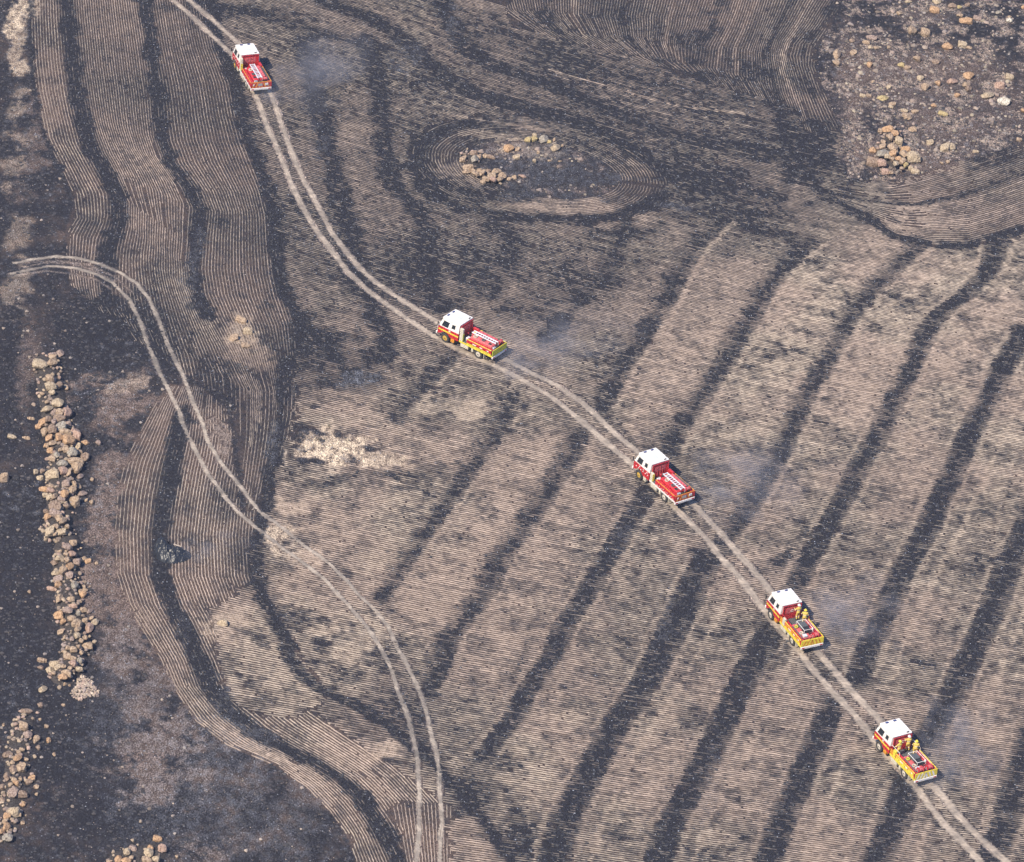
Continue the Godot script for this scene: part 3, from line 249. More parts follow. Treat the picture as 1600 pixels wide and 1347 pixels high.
const REGIONS = [
["main",0.47,[-47.2,-88.4,62.2,-112.7,54.8,68.4,-4.3,78.1,-1.9,61.0,-5.9,57.3,-16.5,48.2,-20.0,37.3,-22.9,29.1,-23.1,18.5,-22.4,6.1,-21.1,5.9,-22.6,-9.0,-26.0,-23.0,-32.1,-53.5,-37.4,-72.4],[[-48.4,-104.1,-46.2,-103.2,-43.5,-102.1,-40.3,-100.8,-36.8,-99.3,-33.0,-97.7,-28.9,-96.0,-24.6,-94.3,-20.2,-92.5,-15.7,-90.6,-11.2,-88.8,-6.7,-87.1,-2.2,-85.4,2.0,-83.8,6.1,-82.4,9.8,-81.1,14.1,-79.8,18.5,-78.5,23.1,-77.3,27.6,-76.1,32.1,-75.0,36.6,-73.9,40.9,-72.9,45.0,-72.0,48.8,-71.2,52.3,-70.4,55.5,-69.7,58.2,-69.1,60.4,-68.6],[-45.1,-76.7,-42.8,-75.8,-40.0,-74.7,-36.7,-73.3,-33.0,-71.8,-29.0,-70.2,-24.7,-68.5,-20.2,-66.7,-15.6,-64.9,-10.9,-63.1,-6.3,-61.4,-1.7,-59.7,2.7,-58.1,6.9,-56.7,10.8,-55.5,15.2,-54.2,19.9,-53.0,24.6,-51.9,29.3,-50.9,34.0,-49.9,38.6,-49.0,43.0,-48.2,47.1,-47.5,50.9,-46.8,54.2,-46.2,57.1,-45.7,59.4,-45.2],[-36.3,-37.7,-33.9,-37.0,-30.8,-36.1,-27.0,-35.0,-22.8,-33.8,-18.4,-32.5,-13.9,-31.2,-9.5,-30.0,-5.3,-28.8,-1.6,-27.9,3.2,-26.6,7.7,-25.5,11.9,-24.5,16.1,-23.6,20.5,-22.7,25.3,-21.9,29.3,-21.4,33.9,-20.9,38.7,-20.4,43.5,-19.9,48.1,-19.5,52.3,-19.2,55.7,-18.9,58.3,-18.6],[-31.2,7.2,-28.7,7.7,-25.3,8.3,-21.2,9.1,-16.8,9.9,-12.1,10.7,-7.5,11.6,-3.1,12.3,0.8,13.0,5.3,13.7,9.4,14.3,13.4,14.9,17.3,15.4,21.4,16.0,25.8,16.5,30.2,17.0,35.1,17.6,40.3,18.2,45.4,18.7,50.0,19.2,53.9,19.7,56.8,20.0],[-27.6,38.7,-24.8,39.1,-21.0,39.8,-16.4,40.5,-11.5,41.3,-6.5,42.1,-1.7,42.8,2.5,43.3,7.6,43.9,12.2,44.4,16.7,44.8,21.2,45.2,26.2,45.6,30.4,45.9,35.1,46.2,40.0,46.6,44.8,46.9,49.2,47.2,52.9,47.5,55.6,47.7],[-23.6,73.5,-21.0,73.6,-17.5,73.8,-13.3,74.0,-8.7,74.3,-4.0,74.6,0.4,74.8,4.4,75.0,9.1,75.1,13.5,75.3,17.6,75.4,22.0,75.5,26.7,75.6,31.3,75.8,36.5,76.0,41.9,76.2,47.0,76.4,51.3,76.6,54.4,76.7]]],
["west",0.40,[-59.9,-82.5,-39.5,-87.0,-36.5,-71.1,-31.6,-51.5,-27.2,-35.6,-25.3,-23.2,-22.3,-16.3,-22.9,-8.9,-21.1,5.9,-22.4,6.1,-23.1,18.5,-24.6,18.8,-28.2,-0.8,-31.6,-2.5,-38.1,-8.4,-46.7,-18.3,-48.4,-28.1,-48.4,-35.2,-53.2,-47.0,-56.8,-62.4],[[-60.5,-82.4,-59.0,-76.6,-58.4,-72.4,-57.6,-67.2,-56.8,-62.4,-55.6,-56.6,-54.4,-52.0,-53.2,-47.0,-50.6,-40.7,-48.8,-36.1,-47.8,-31.4,-48.4,-28.1,-47.9,-23.8,-46.8,-18.8,-45.2,-14.2,-42.9,-9.8,-39.2,-5.2,-36.0,-1.6],[-55.9,-83.4,-55.2,-79.4,-54.3,-73.8,-53.4,-68.9,-52.6,-64.4,-51.8,-60.6,-50.9,-56.4,-50.0,-52.5,-48.1,-46.0,-45.9,-41.0,-44.0,-36.8,-43.4,-32.3,-43.6,-27.1,-43.3,-20.8,-42.4,-15.4,-40.1,-10.9,-37.2,-6.1,-34.2,-2.3,-31.9,0.5],[-47.7,-85.2,-47.0,-81.6,-46.0,-76.6,-45.1,-72.2,-43.7,-65.2,-42.9,-61.1,-42.1,-57.0,-41.4,-52.7,-40.7,-48.9,-39.3,-44.4,-36.4,-39.0,-35.1,-35.3,-34.9,-30.1,-34.5,-23.8,-33.6,-19.0,-32.1,-15.0,-29.4,-8.9,-26.8,-2.3,-26.0,5.7,-25.8,10.3,-25.6,14.6,-25.4,20.0],[-40.3,-86.9,-39.6,-83.7,-38.7,-79.1,-37.7,-74.2,-36.8,-70.3,-34.3,-62.9,-32.9,-56.1,-31.5,-50.8,-29.9,-45.7,-28.4,-40.6,-27.3,-35.6,-26.4,-29.3,-25.6,-24.4,-24.6,-20.2,-23.1,-14.9,-22.2,-7.9,-21.8,-3.2,-21.5,1.4,-21.6,8.2,-22.0,15.0,-22.4,19.4]]],
["south_west",0.34,[-34.6,-1.9,-35.3,0.9,-36.5,7.7,-37.2,12.1,-37.3,17.6,-36.7,24.3,-35.7,30.9,-34.1,35.8,-31.7,40.4,-30.0,43.6,-28.5,47.3,-25.9,52.2,-22.6,55.4,-18.2,57.6,-15.0,60.2,-12.6,63.3,-10.8,66.4,-8.2,74.4,-3.5,73.6,-5.5,61.4,-7.0,61.5,-1.9,61.0,-5.9,57.3,-16.5,48.2,-20.0,37.3,-22.9,29.1,-23.1,18.5,-25.2,18.9,-28.3,1.5,-31.6,-2.5],[[-34.6,-1.9,-35.3,0.9,-36.5,7.7,-37.2,12.1,-37.3,17.6,-36.7,24.3,-35.7,30.9,-34.1,35.8,-31.7,40.4,-30.0,43.6,-28.5,47.3,-25.9,52.2,-22.6,55.4,-18.2,57.6,-15.0,60.2,-12.6,63.3,-10.8,66.4,-9.4,70.6,-8.2,74.4],[-32.3,-2.4,-32.5,2.3,-32.5,8.0,-32.6,13.1,-32.5,18.6,-32.3,24.0,-31.4,30.7,-29.9,35.0,-28.2,38.8,-26.4,43.0,-25.0,47.2,-22.8,50.2,-20.5,52.7,-17.7,54.6,-14.9,56.3,-12.1,58.3,-9.7,61.2,-7.9,64.5,-5.8,69.8,-4.0,73.7],[-26.6,-3.5,-25.4,0.4,-24.1,5.3,-23.8,9.8,-23.8,14.2,-23.7,18.7,-23.5,22.9,-22.6,29.1,-21.3,33.0,-19.6,36.8,-18.0,41.5,-16.6,44.2,-13.7,46.7,-11.3,47.7,-8.8,49.7,-6.3,52.1,-3.7,55.0,-1.5,58.4,0.8,61.7,3.3,66.3,4.3,68.1,5.9,72.1]]],
["mid",0.38,[-25.7,36.3,-22.9,29.1,-19.4,37.2,-13.7,46.9,-16.3,50.1,-20.4,50.8,-23.9,47.5],[[-27.6,27.9,-12.7,31.4],[-24.9,51.6,-10.8,52.9]]],
["north",0.40,[-5.5,-94.5,34.3,-103.4,31.8,-91.9,30.1,-84.7,29.7,-80.2,30.7,-75.2,32.8,-66.4,29.6,-64.3,27.5,-70.2,23.1,-71.9,17.3,-74.3,10.0,-77.1,1.1,-79.8,-4.8,-82.4],[[-7.7,-94.1,-7.2,-90.2,-6.1,-85.9,-2.6,-82.2,1.2,-78.5,4.9,-77.1],[4.4,-96.8,4.2,-92.0,4.1,-86.7,5.4,-82.0,8.9,-78.2,13.7,-75.3],[19.7,-100.1,19.1,-96.5,18.4,-91.5,17.7,-87.3,16.4,-82.5,16.1,-78.0,18.8,-73.0],[24.9,-101.3,24.4,-97.7,23.8,-92.8,23.2,-88.5,22.2,-82.3,22.3,-76.4,24.2,-70.3],[32.4,-102.9,31.5,-99.3,30.1,-94.3,29.0,-90.1,27.2,-85.1,26.8,-82.1,27.6,-77.4,28.4,-73.2,29.3,-68.0,30.0,-64.4],[35.0,-103.5,33.7,-98.2,32.1,-92.0,30.2,-85.2,29.8,-80.5,30.8,-75.3,32.2,-69.9,33.6,-65.1]]],
["east",0.45,[33.6,-55.8,38.8,-56.1,44.5,-60.8,50.3,-65.4,60.6,-73.6,59.8,-54.6,49.8,-47.0,46.3,-44.6,42.2,-44.1,38.7,-45.0,35.3,-48.3,31.8,-52.3],[[32.5,-55.9,38.8,-56.5,44.5,-61.4,50.3,-66.2,53.8,-69.0,57.8,-72.1,60.6,-74.3],[31.1,-52.8,36.0,-51.8,40.9,-52.1,45.1,-54.6,49.4,-58.0,54.8,-63.0,60.4,-67.9],[31.8,-51.6,35.3,-48.3,38.7,-45.0,42.2,-44.1,46.3,-44.6,49.8,-47.0,54.4,-50.9,59.8,-55.3]]],
["foot",0.30,[-7.1,61.7,-1.9,60.6,-0.6,73.2,-4.3,73.8],[[-7.3,60.8,-4.6,73.8],[-1.8,59.8,-1.0,73.2]]],
["ring",0.45,[14.4,-50.2,14.2,-48.5,13.6,-46.9,12.8,-45.4,11.6,-44.0,10.2,-42.8,8.5,-41.9,6.6,-41.1,4.6,-40.6,2.5,-40.4,0.3,-40.4,-1.9,-40.7,-4.0,-41.2,-6.0,-42.0,-7.9,-43.0,-9.6,-44.2,-11.1,-45.5,-12.3,-47.0,-13.2,-48.7,-13.8,-50.4,-14.0,-52.1,-13.9,-53.8,-13.4,-55.4,-12.6,-57.0,-11.5,-58.4,-10.0,-59.6,-8.4,-60.6,-6.4,-61.4,-4.4,-61.9,-2.2,-62.2,0.1,-62.2,2.3,-61.9,4.6,-61.3,6.6,-60.5,8.6,-59.5,10.3,-58.2,11.7,-56.8,12.9,-55.2,13.7,-53.6,14.2,-51.9,14.4,-50.2],[[8.6,-50.5,8.5,-49.7,8.2,-48.8,7.7,-48.0,7.0,-47.3,6.2,-46.7,5.2,-46.2,4.1,-45.8,2.9,-45.5,1.6,-45.4,0.3,-45.4,-1.0,-45.6,-2.3,-45.9,-3.5,-46.3,-4.7,-46.9,-5.7,-47.5,-6.6,-48.2,-7.3,-49.0,-7.8,-49.9,-8.1,-50.8,-8.2,-51.7,-8.2,-52.6,-7.9,-53.4,-7.4,-54.2,-6.7,-55.0,-5.8,-55.6,-4.8,-56.1,-3.7,-56.5,-2.5,-56.8,-1.2,-56.9,0.1,-56.9,1.5,-56.7,2.8,-56.4,4.0,-56.0,5.2,-55.4,6.2,-54.8,7.0,-54.0,7.7,-53.2,8.2,-52.3,8.5,-51.4,8.6,-50.5],[14.4,-50.2,14.2,-48.5,13.6,-46.9,12.8,-45.4,11.6,-44.0,10.2,-42.8,8.5,-41.9,6.6,-41.1,4.6,-40.6,2.5,-40.4,0.3,-40.4,-1.9,-40.7,-4.0,-41.2,-6.0,-42.0,-7.9,-43.0,-9.6,-44.2,-11.1,-45.5,-12.3,-47.0,-13.2,-48.7,-13.8,-50.4,-14.0,-52.1,-13.9,-53.8,-13.4,-55.4,-12.6,-57.0,-11.5,-58.4,-10.0,-59.6,-8.4,-60.6,-6.4,-61.4,-4.4,-61.9,-2.2,-62.2,0.1,-62.2,2.3,-61.9,4.6,-61.3,6.6,-60.5,8.6,-59.5,10.3,-58.2,11.7,-56.8,12.9,-55.2,13.7,-53.6,14.2,-51.9,14.4,-50.2]]]]
const BARE = [[8.5,-50.5,8.4,-49.7,8.1,-48.9,7.6,-48.1,6.9,-47.4,6.1,-46.8,5.1,-46.3,4.0,-45.9,2.8,-45.7,1.6,-45.6,0.3,-45.6,-1.0,-45.7,-2.3,-46.0,-3.5,-46.4,-4.6,-47.0,-5.6,-47.6,-6.4,-48.3,-7.1,-49.1,-7.7,-49.9,-8.0,-50.8,-8.1,-51.7,-8.0,-52.5,-7.7,-53.4,-7.3,-54.2,-6.6,-54.9,-5.7,-55.5,-4.8,-56.0,-3.6,-56.4,-2.4,-56.6,-1.2,-56.8,0.1,-56.7,1.5,-56.6,2.7,-56.3,4.0,-55.9,5.1,-55.3,6.1,-54.7,6.9,-53.9,7.6,-53.1,8.1,-52.3,8.4,-51.4,8.5,-50.5],[33.2,-106.3,62.2,-112.7,60.6,-74.3,50.3,-65.8,44.5,-61.4,38.8,-56.6,33.6,-56.1,32.9,-66.4,30.8,-75.3,29.8,-80.2,30.2,-84.8,32.0,-92.0],[-21.0,3.4,-17.6,3.2,-11.6,6.6,-14.6,8.7,-20.5,9.4]]
const RUTS_CONVOY = [[-44.68,-82.51,-43.30,-80.08,-40.48,-76.48,-38.31,-73.23,-35.52,-69.42,-34.33,-66.99,-33.29,-64.53,-31.80,-60.42,-31.04,-58.00,-30.24,-55.40,-29.34,-52.64,-28.42,-49.82,-27.59,-47.12,-26.70,-44.34,-25.66,-41.20,-24.53,-38.12,-23.31,-35.36,-22.15,-32.98,-20.52,-29.83,-18.66,-26.25,-16.18,-22.97,-13.86,-20.56,-11.63,-18.28,-9.36,-16.15,-6.38,-13.82,-3.32,-12.01,-0.60,-10.26,1.44,-8.63,3.54,-6.91,5.26,-4.89,7.17,-2.58,8.67,-0.67,10.36,1.42,12.10,3.60,14.31,6.79,16.96,10.96,18.27,12.91,19.76,15.03,21.06,17.60,22.54,20.01,23.82,22.43,25.40,25.60,27.09,28.62,28.94,31.67,30.47,34.94,32.16,37.65,33.66,40.16,35.02,42.38,36.26,44.98,38.00,47.95,40.02,51.22,40.98,53.40,42.28,55.79,43.85,58.11,46.17,62.00],[-43.47,-82.78,-41.52,-80.47,-39.15,-77.52,-37.03,-74.69,-35.08,-72.01,-33.80,-69.64,-32.47,-66.87,-31.25,-63.97,-30.17,-61.05,-29.38,-58.40,-28.66,-55.73,-27.79,-52.74,-26.88,-49.73,-26.00,-46.91,-25.11,-44.26,-23.31,-39.69,-22.06,-36.36,-20.82,-33.25,-19.22,-30.35,-17.62,-27.47,-15.68,-24.95,-13.64,-22.85,-11.36,-20.81,-9.03,-18.79,-6.22,-16.28,-3.11,-13.97,-0.73,-12.39,1.52,-10.67,4.08,-9.14,6.13,-7.05,8.18,-4.51,10.44,-1.23,12.45,1.14,15.19,4.71,16.86,7.19,18.36,9.48,19.67,11.56,21.10,13.70,22.46,16.27,23.74,18.40,25.21,20.90,27.17,24.76,29.03,28.27,30.63,31.37,31.97,33.87,33.54,36.71,35.03,39.13,36.39,41.16,38.61,45.54,40.01,48.16,41.31,50.52,42.79,52.91,44.31,55.45,45.76,57.79,48.64,61.59]]
const RUTS_OLD = [[-52.96,-21.16,-51.45,-22.22,-48.76,-23.39,-46.59,-23.57,-44.17,-22.92,-41.94,-21.60,-39.87,-19.88,-38.44,-17.31,-37.04,-13.90,-35.51,-9.23,-34.53,-6.69,-33.56,-4.24,-32.14,-0.29,-30.57,4.03,-29.55,7.48,-28.22,10.39,-26.34,13.38,-24.85,15.99,-23.38,18.43,-21.68,19.96,-19.39,22.55,-17.18,24.59,-15.48,26.40,-14.10,28.25,-12.51,30.56,-10.94,32.66,-9.55,34.97,-8.53,38.03,-7.31,40.62,-6.19,43.69,-5.18,46.95,-4.55,50.03,-3.88,52.78,-3.37,55.82,-2.92,59.75,-2.56,63.19,-2.44,66.86,-2.36,70.10],[-53.00,-19.14,-51.48,-20.07,-49.28,-21.39,-46.32,-21.61,-44.24,-20.89,-42.33,-19.40,-40.32,-16.57,-38.65,-12.61,-37.34,-8.27,-35.90,-4.38,-34.28,-0.47,-32.94,2.76,-31.66,6.75,-30.79,8.85,-28.94,12.98,-26.78,16.77,-24.94,19.48,-22.71,21.98,-20.80,23.87,-18.23,26.37,-16.10,28.40,-14.47,30.92,-13.08,33.04,-11.64,35.14,-10.21,37.92,-8.73,41.57,-7.89,44.68,-6.87,47.92,-6.05,50.96,-5.40,54.28,-4.96,57.78,-4.70,61.26,-4.45,64.60,-4.39,67.73,-4.35,70.43]]
const RUTS_FAINT = [[-30.33,4.44,-29.40,3.12,-28.18,4.38,-27.45,7.09,-27.58,9.93,-28.48,10.89],[-30.33,5.59,-29.36,4.03,-28.41,5.22,-27.86,7.39,-28.07,9.46],[-29.55,7.48,-29.02,4.88,-28.32,7.25,-28.36,9.74],[-52.35,-21.53,-50.43,-22.04,-47.86,-22.68,-45.18,-22.47,-42.29,-20.65,-40.34,-18.30],[-52.19,-20.43,-49.75,-21.93,-47.17,-22.45,-44.74,-21.67,-42.18,-19.80],[-52.00,-19.09,-49.53,-20.34,-46.90,-20.49,-44.18,-19.90,-42.32,-18.28]]
# x, z, height of its seat on the heap, width, screen-depth size, tone, heap, place along, place across, single
const ROCKS = [
[40.79,-61.89,0.00,1.35,1.35,"p",4,2,2,1],
[36.26,-60.01,0.00,1.19,1.03,"b",4,3,0,1],
[49.41,-77.60,0.00,1.44,0.79,"p",5,3,2,1],
[-43.73,16.79,0.43,1.10,1.03,"p",0,3,1,1],
[51.12,-76.54,0.00,1.30,0.87,"w",5,4,2,1],
[-47.52,-1.74,0.62,1.33,0.84,"p",0,0,0,1],
[50.81,-80.20,0.00,1.09,1.02,"k",5,3,2,1],
[-42.85,11.07,0.56,1.11,0.97,"o",0,2,1,1],
[42.39,-90.68,0.00,0.96,1.10,"t",5,1,1,1],
[47.28,-94.49,0.00,1.48,0.67,"o",5,1,1,1],
[-41.75,13.98,0.37,1.33,0.74,"t",0,3,2,1],
[37.30,-61.13,0.61,1.11,0.87,"g",4,2,0,1],
[-42.67,22.44,0.64,1.02,0.95,"b",0,5,1,1],
[-48.23,17.50,0.00,0.86,1.11,"t",9,4,1,1],
[47.31,-81.59,0.00,1.09,0.87,"o",5,2,2,1],
[-42.36,9.07,0.00,0.97,0.97,"k",0,1,2,1],
[43.62,-96.51,0.00,1.04,0.89,"o",5,0,0,1],
[44.36,-64.87,0.00,0.96,0.96,"p",5,5,1,1],
[44.94,-87.83,0.00,1.10,0.81,"o",5,1,2,1],
[-40.98,20.45,0.23,0.80,1.09,"t",0,4,2,1],
[32.24,-83.15,0.00,0.80,1.09,"t",5,2,0,1],
[45.39,-79.89,0.00,1.09,0.80,"k",5,3,1,1],
[40.98,-90.57,0.00,0.96,0.88,"t",5,1,1,1],
[-39.91,68.57,0.27,0.96,0.87,"p",2,5,1,1],
[0.09,-57.27,0.00,0.96,0.87,"g",7,0,1,1],
[46.65,-88.76,0.00,0.95,0.88,"p",5,1,2,1],
[1.53,-55.83,0.00,0.96,0.87,"p",7,2,2,1],
[-3.57,-54.55,0.00,1.04,0.78,"o",7,4,0,1],
[-28.58,-14.97,0.00,1.04,0.78,"t",10,0,1,1],
[-45.87,1.96,0.75,0.98,0.83,"p",0,0,1,1],
[-44.79,4.83,0.70,0.98,0.83,"p",0,0,2,1],
[-7.67,-49.56,0.22,1.04,0.78,"t",6,1,0,1],
[-43.68,6.03,0.37,0.82,0.97,"k",0,0,2,1],
[37.84,-66.78,0.46,1.04,0.76,"o",4,0,1,1],
[-44.26,7.59,0.73,1.05,0.75,"b",0,1,2,1],
[-41.47,14.94,0.22,0.88,0.88,"t",0,3,2,1],
[37.25,-59.59,0.32,0.87,0.87,"k",4,4,0,1],
[38.41,-62.49,0.73,1.03,0.72,"t",4,2,1,1],
[-42.39,23.40,0.69,1.02,0.73,"m",0,5,1,1],
[-42.28,12.85,0.51,0.89,0.81,"g",0,3,1,1],
[-27.72,-12.95,0.00,0.91,0.78,"p",10,2,2,1],
[51.94,-82.54,0.00,0.87,0.80,"p",5,2,2,1],
[32.24,-81.37,0.00,0.87,0.80,"t",5,3,0,1],
[-40.33,65.95,0.30,0.79,0.88,"m",2,4,1,1],
[42.30,-77.92,0.00,0.79,0.87,"t",5,3,0,1],
[36.21,-88.17,0.00,1.17,0.59,"m",5,1,1,1],
[-39.56,65.77,0.12,0.97,0.70,"b",2,4,1,1],
[-43.87,8.84,0.71,0.90,0.75,"g",0,1,1,1],
[-44.62,9.36,0.69,0.75,0.89,"b",0,1,1,1],
[40.20,-70.92,0.00,0.93,0.71,"t",5,5,1,1],
[39.76,-63.21,0.27,1.03,0.64,"o",4,1,2,1],
[-40.03,39.04,0.22,0.74,0.86,"o",1,3,0,1],
[-36.95,40.33,0.03,0.74,0.86,"k",1,3,2,1],
[38.10,-64.44,0.73,0.80,0.80,"t",4,0,1,1],
[-42.53,26.56,0.64,0.79,0.79,"p",0,5,0,1],
[-42.17,18.31,0.70,0.66,0.95,"m",0,4,1,1],
[39.16,-64.27,0.61,0.72,0.88,"p",4,0,2,1],
[39.72,-61.85,0.44,0.87,0.71,"t",4,2,2,1],
[-39.42,57.64,0.00,0.58,1.07,"t",2,1,1,1],
[-43.33,9.45,0.60,1.04,0.60,"t",0,1,1,1],
[37.66,-58.16,0.16,0.87,0.71,"k",4,5,0,1],
[-40.59,28.93,0.70,0.88,0.69,"m",1,0,0,1],
[-46.34,-2.32,0.66,0.84,0.72,"t",0,0,1,1],
[-46.14,0.57,0.75,0.72,0.83,"t",0,0,1,1],
[-4.62,-49.38,0.17,0.86,0.69,"t",6,2,1,1],
[-40.12,62.19,0.22,0.84,0.71,"t",2,3,1,1],
[-24.93,37.28,0.00,0.83,0.71,"p",8,0,0,1],
[48.57,-95.54,0.00,0.89,0.67,"m",5,0,1,1],
[-40.80,56.25,0.30,0.72,0.81,"t",2,1,0,1],
[40.72,-68.27,0.00,0.80,0.72,"t",5,5,0,1],
[46.98,-79.53,0.00,0.80,0.72,"t",5,3,2,1],
[45.71,-97.97,0.00,0.97,0.60,"b",5,0,1,1],
[44.26,-72.49,0.00,1.00,0.57,"y",5,4,2,1],
[41.44,-84.30,0.00,0.88,0.66,"t",5,2,2,1],
[-39.91,72.17,0.23,0.82,0.69,"g",2,5,1,1],
[45.10,-65.29,0.00,0.72,0.80,"p",5,5,2,1],
[-44.43,6.34,0.70,0.82,0.67,"t",0,1,1,1],
[-28.98,-11.30,0.00,0.84,0.65,"t",10,4,0,1],
[-38.10,40.63,0.65,0.80,0.68,"t",1,3,1,1],
[-41.01,12.73,0.00,0.67,0.81,"b",0,2,2,1],
[-45.62,5.89,0.64,0.90,0.60,"p",0,0,0,1],
[-36.75,43.35,0.33,0.80,0.67,"t",1,4,2,1],
[-3.92,-48.62,0.15,0.78,0.69,"t",6,3,2,1],
[-26.44,71.16,0.14,0.68,0.78,"k",3,0,2,1],
[-39.38,46.31,0.08,0.79,0.67,"p",1,5,0,1],
[-41.98,20.23,0.71,0.66,0.80,"o",0,4,1,1],
[37.51,-74.53,0.00,1.22,0.43,"y",5,4,0,1],
[-42.92,15.21,0.74,0.89,0.59,"g",0,3,1,1],
[-7.74,-48.90,0.05,0.86,0.60,"t",6,3,0,1],
[-39.99,31.96,0.68,0.69,0.75,"o",1,1,1,1],
[-40.18,70.93,0.30,0.57,0.91,"o",2,5,1,1],
[43.93,-98.62,0.00,0.97,0.52,"p",5,0,0,1],
[-45.38,9.41,0.29,0.67,0.74,"t",0,1,0,1],
[40.95,-59.14,0.00,0.79,0.63,"p",4,5,2,1],
[-41.63,60.36,0.09,0.80,0.62,"b",2,2,0,1],
[-1.64,-56.99,0.00,0.70,0.70,"y",7,2,0,1],
[-42.60,16.50,0.75,0.74,0.66,"k",0,3,1,1],
[-41.40,19.01,0.39,0.66,0.73,"t",0,4,1,1],
[-39.86,50.26,0.00,0.72,0.66,"p",2,0,1,1],
[-7.13,-51.09,0.32,0.69,0.69,"g",6,1,1,1],
[-39.48,30.50,0.40,0.69,0.69,"m",1,0,1,1],
[-7.30,-52.60,0.24,0.78,0.61,"b",6,0,0,1],
[-41.51,17.96,0.39,0.59,0.81,"t",0,4,1,1],
[41.79,-80.01,0.00,0.72,0.65,"p",5,3,0,1],
[43.78,-79.03,0.00,0.65,0.72,"o",5,3,1,1],
[-44.26,18.69,0.00,0.80,0.59,"o",0,4,0,1],
[-40.47,18.76,0.00,0.80,0.59,"m",0,4,2,1],
[-27.68,-10.17,0.00,0.91,0.52,"t",10,5,2,1],
[-5.10,-47.92,0.35,0.78,0.60,"t",6,4,1,1],
[34.18,-84.27,0.00,0.80,0.58,"t",5,2,0,1],
[43.56,-84.20,0.00,0.80,0.58,"b",5,2,2,1],
[-4.89,-47.27,0.31,0.78,0.60,"k",6,5,1,1],
[-45.86,-5.09,0.00,0.76,0.61,"m",0,0,2,1],
[-41.57,24.61,0.71,0.58,0.80,"t",0,5,2,1],
[38.60,-65.65,0.69,0.72,0.64,"o",4,0,2,1],
[-27.53,72.45,0.44,0.73,0.63,"p",3,2,1,1],
[-40.75,33.60,0.40,0.81,0.56,"m",1,1,0,1],
[36.28,-62.63,0.00,0.71,0.63,"o",4,1,0,1],
[38.44,-61.11,0.74,0.71,0.63,"o",4,3,1,1],
[-43.78,10.87,0.75,0.67,0.67,"o",0,2,1,1],
[-39.20,38.72,0.68,0.80,0.56,"m",1,2,0,1],
[42.70,-65.66,0.00,0.80,0.56,"p",5,5,0,1],
[-41.47,26.37,0.68,0.87,0.51,"p",0,5,2,1],
[-44.08,13.99,0.40,0.74,0.59,"t",0,3,0,1],
[-40.47,32.52,0.65,0.63,0.69,"t",1,1,0,1],
[-0.95,-57.26,0.00,0.70,0.61,"y",7,1,0,1],
[-45.84,7.73,0.24,0.67,0.63,"o",0,1,0,1],
[46.57,-95.64,0.00,0.82,0.52,"t",5,0,1,1],
[39.59,-82.75,0.00,0.73,0.58,"y",5,2,1,1],
[47.26,-78.60,0.00,0.65,0.65,"b",5,3,2,1],
[-42.98,12.64,0.72,0.52,0.81,"t",0,2,1,1],
[-41.12,32.53,0.32,0.75,0.56,"p",1,1,0,1],
[-8.33,-51.24,0.10,0.61,0.69,"t",6,1,0,1],
[-40.23,57.37,0.18,0.67,0.63,"m",2,1,1,1],
[-46.45,-3.72,0.49,0.69,0.61,"t",0,0,0,1],
[-40.65,60.97,0.30,0.67,0.62,"o",2,2,1,1],
[35.59,-87.01,0.00,0.81,0.51,"t",5,1,0,1],
[-41.10,30.47,0.55,0.69,0.60,"p",1,0,0,1],
[-40.82,62.58,0.29,0.66,0.62,"b",2,3,0,1],
[-45.11,1.39,0.54,0.60,0.68,"b",0,0,2,1],
[-38.16,40.73,0.67,0.74,0.55,"t",1,3,1,1],
[-27.54,73.23,0.43,0.78,0.52,"t",3,4,1,1],
[-37.58,46.89,0.69,0.67,0.61,"k",1,5,2,1],
[-2.60,-53.07,0.00,0.78,0.52,"p",7,5,0,1],
[40.35,-70.76,0.00,0.72,0.56,"t",5,5,1,1],
[-6.60,-52.07,0.05,0.52,0.78,"t",6,0,1,1],
[42.65,-65.75,0.00,0.71,0.57,"p",5,5,0,1],
[-6.80,-48.13,0.34,0.78,0.52,"t",6,4,0,1],
[39.52,-59.99,0.61,0.63,0.63,"t",4,3,1,1],
[52.31,-95.78,0.00,0.67,0.59,"w",5,0,2,1],
[-44.46,12.59,0.38,0.59,0.67,"o",0,2,0,1],
[-48.52,10.35,0.00,0.87,0.44,"p",9,2,0,1],
[-40.26,36.72,0.40,0.56,0.68,"t",1,2,0,1],
[-43.13,23.74,0.37,0.62,0.62,"o",0,5,0,1],
[36.01,-81.84,0.00,0.58,0.65,"o",5,2,0,1],
[-41.98,24.24,0.75,0.65,0.58,"t",0,5,1,1],
[-5.36,-52.63,0.00,0.87,0.43,"b",6,0,2,1],
[-40.38,69.27,0.29,0.66,0.57,"o",2,5,1,1],
[40.32,-82.20,0.00,0.73,0.51,"t",5,2,1,1],
[-6.46,-48.92,0.31,0.52,0.69,"t",6,2,0,1],
[-27.10,69.74,0.00,0.68,0.52,"o",3,0,1,1],
[-4.13,-47.70,0.27,0.69,0.52,"t",6,5,2,1],
[-5.59,-47.43,0.30,0.69,0.52,"t",6,5,1,1],
[-40.83,53.72,0.00,0.99,0.36,"b",2,0,0,1],
[-41.19,63.69,0.16,0.57,0.62,"b",2,3,0,1],
[37.32,-62.73,0.60,0.64,0.56,"t",4,1,0,1],
[-44.81,10.63,0.48,0.59,0.59,"o",0,2,0,1],
[-38.27,48.95,0.68,0.73,0.49,"o",1,5,1,1],
[37.85,-60.62,0.70,0.63,0.55,"p",4,3,1,1],
[-44.66,8.26,0.73,0.52,0.67,"m",0,1,1,1],
[-39.76,33.18,0.69,0.56,0.62,"m",1,1,1,1],
[-44.38,11.59,0.57,0.67,0.52,"t",0,2,1,1],
[-41.71,11.93,0.04,0.67,0.52,"t",0,2,2,1],
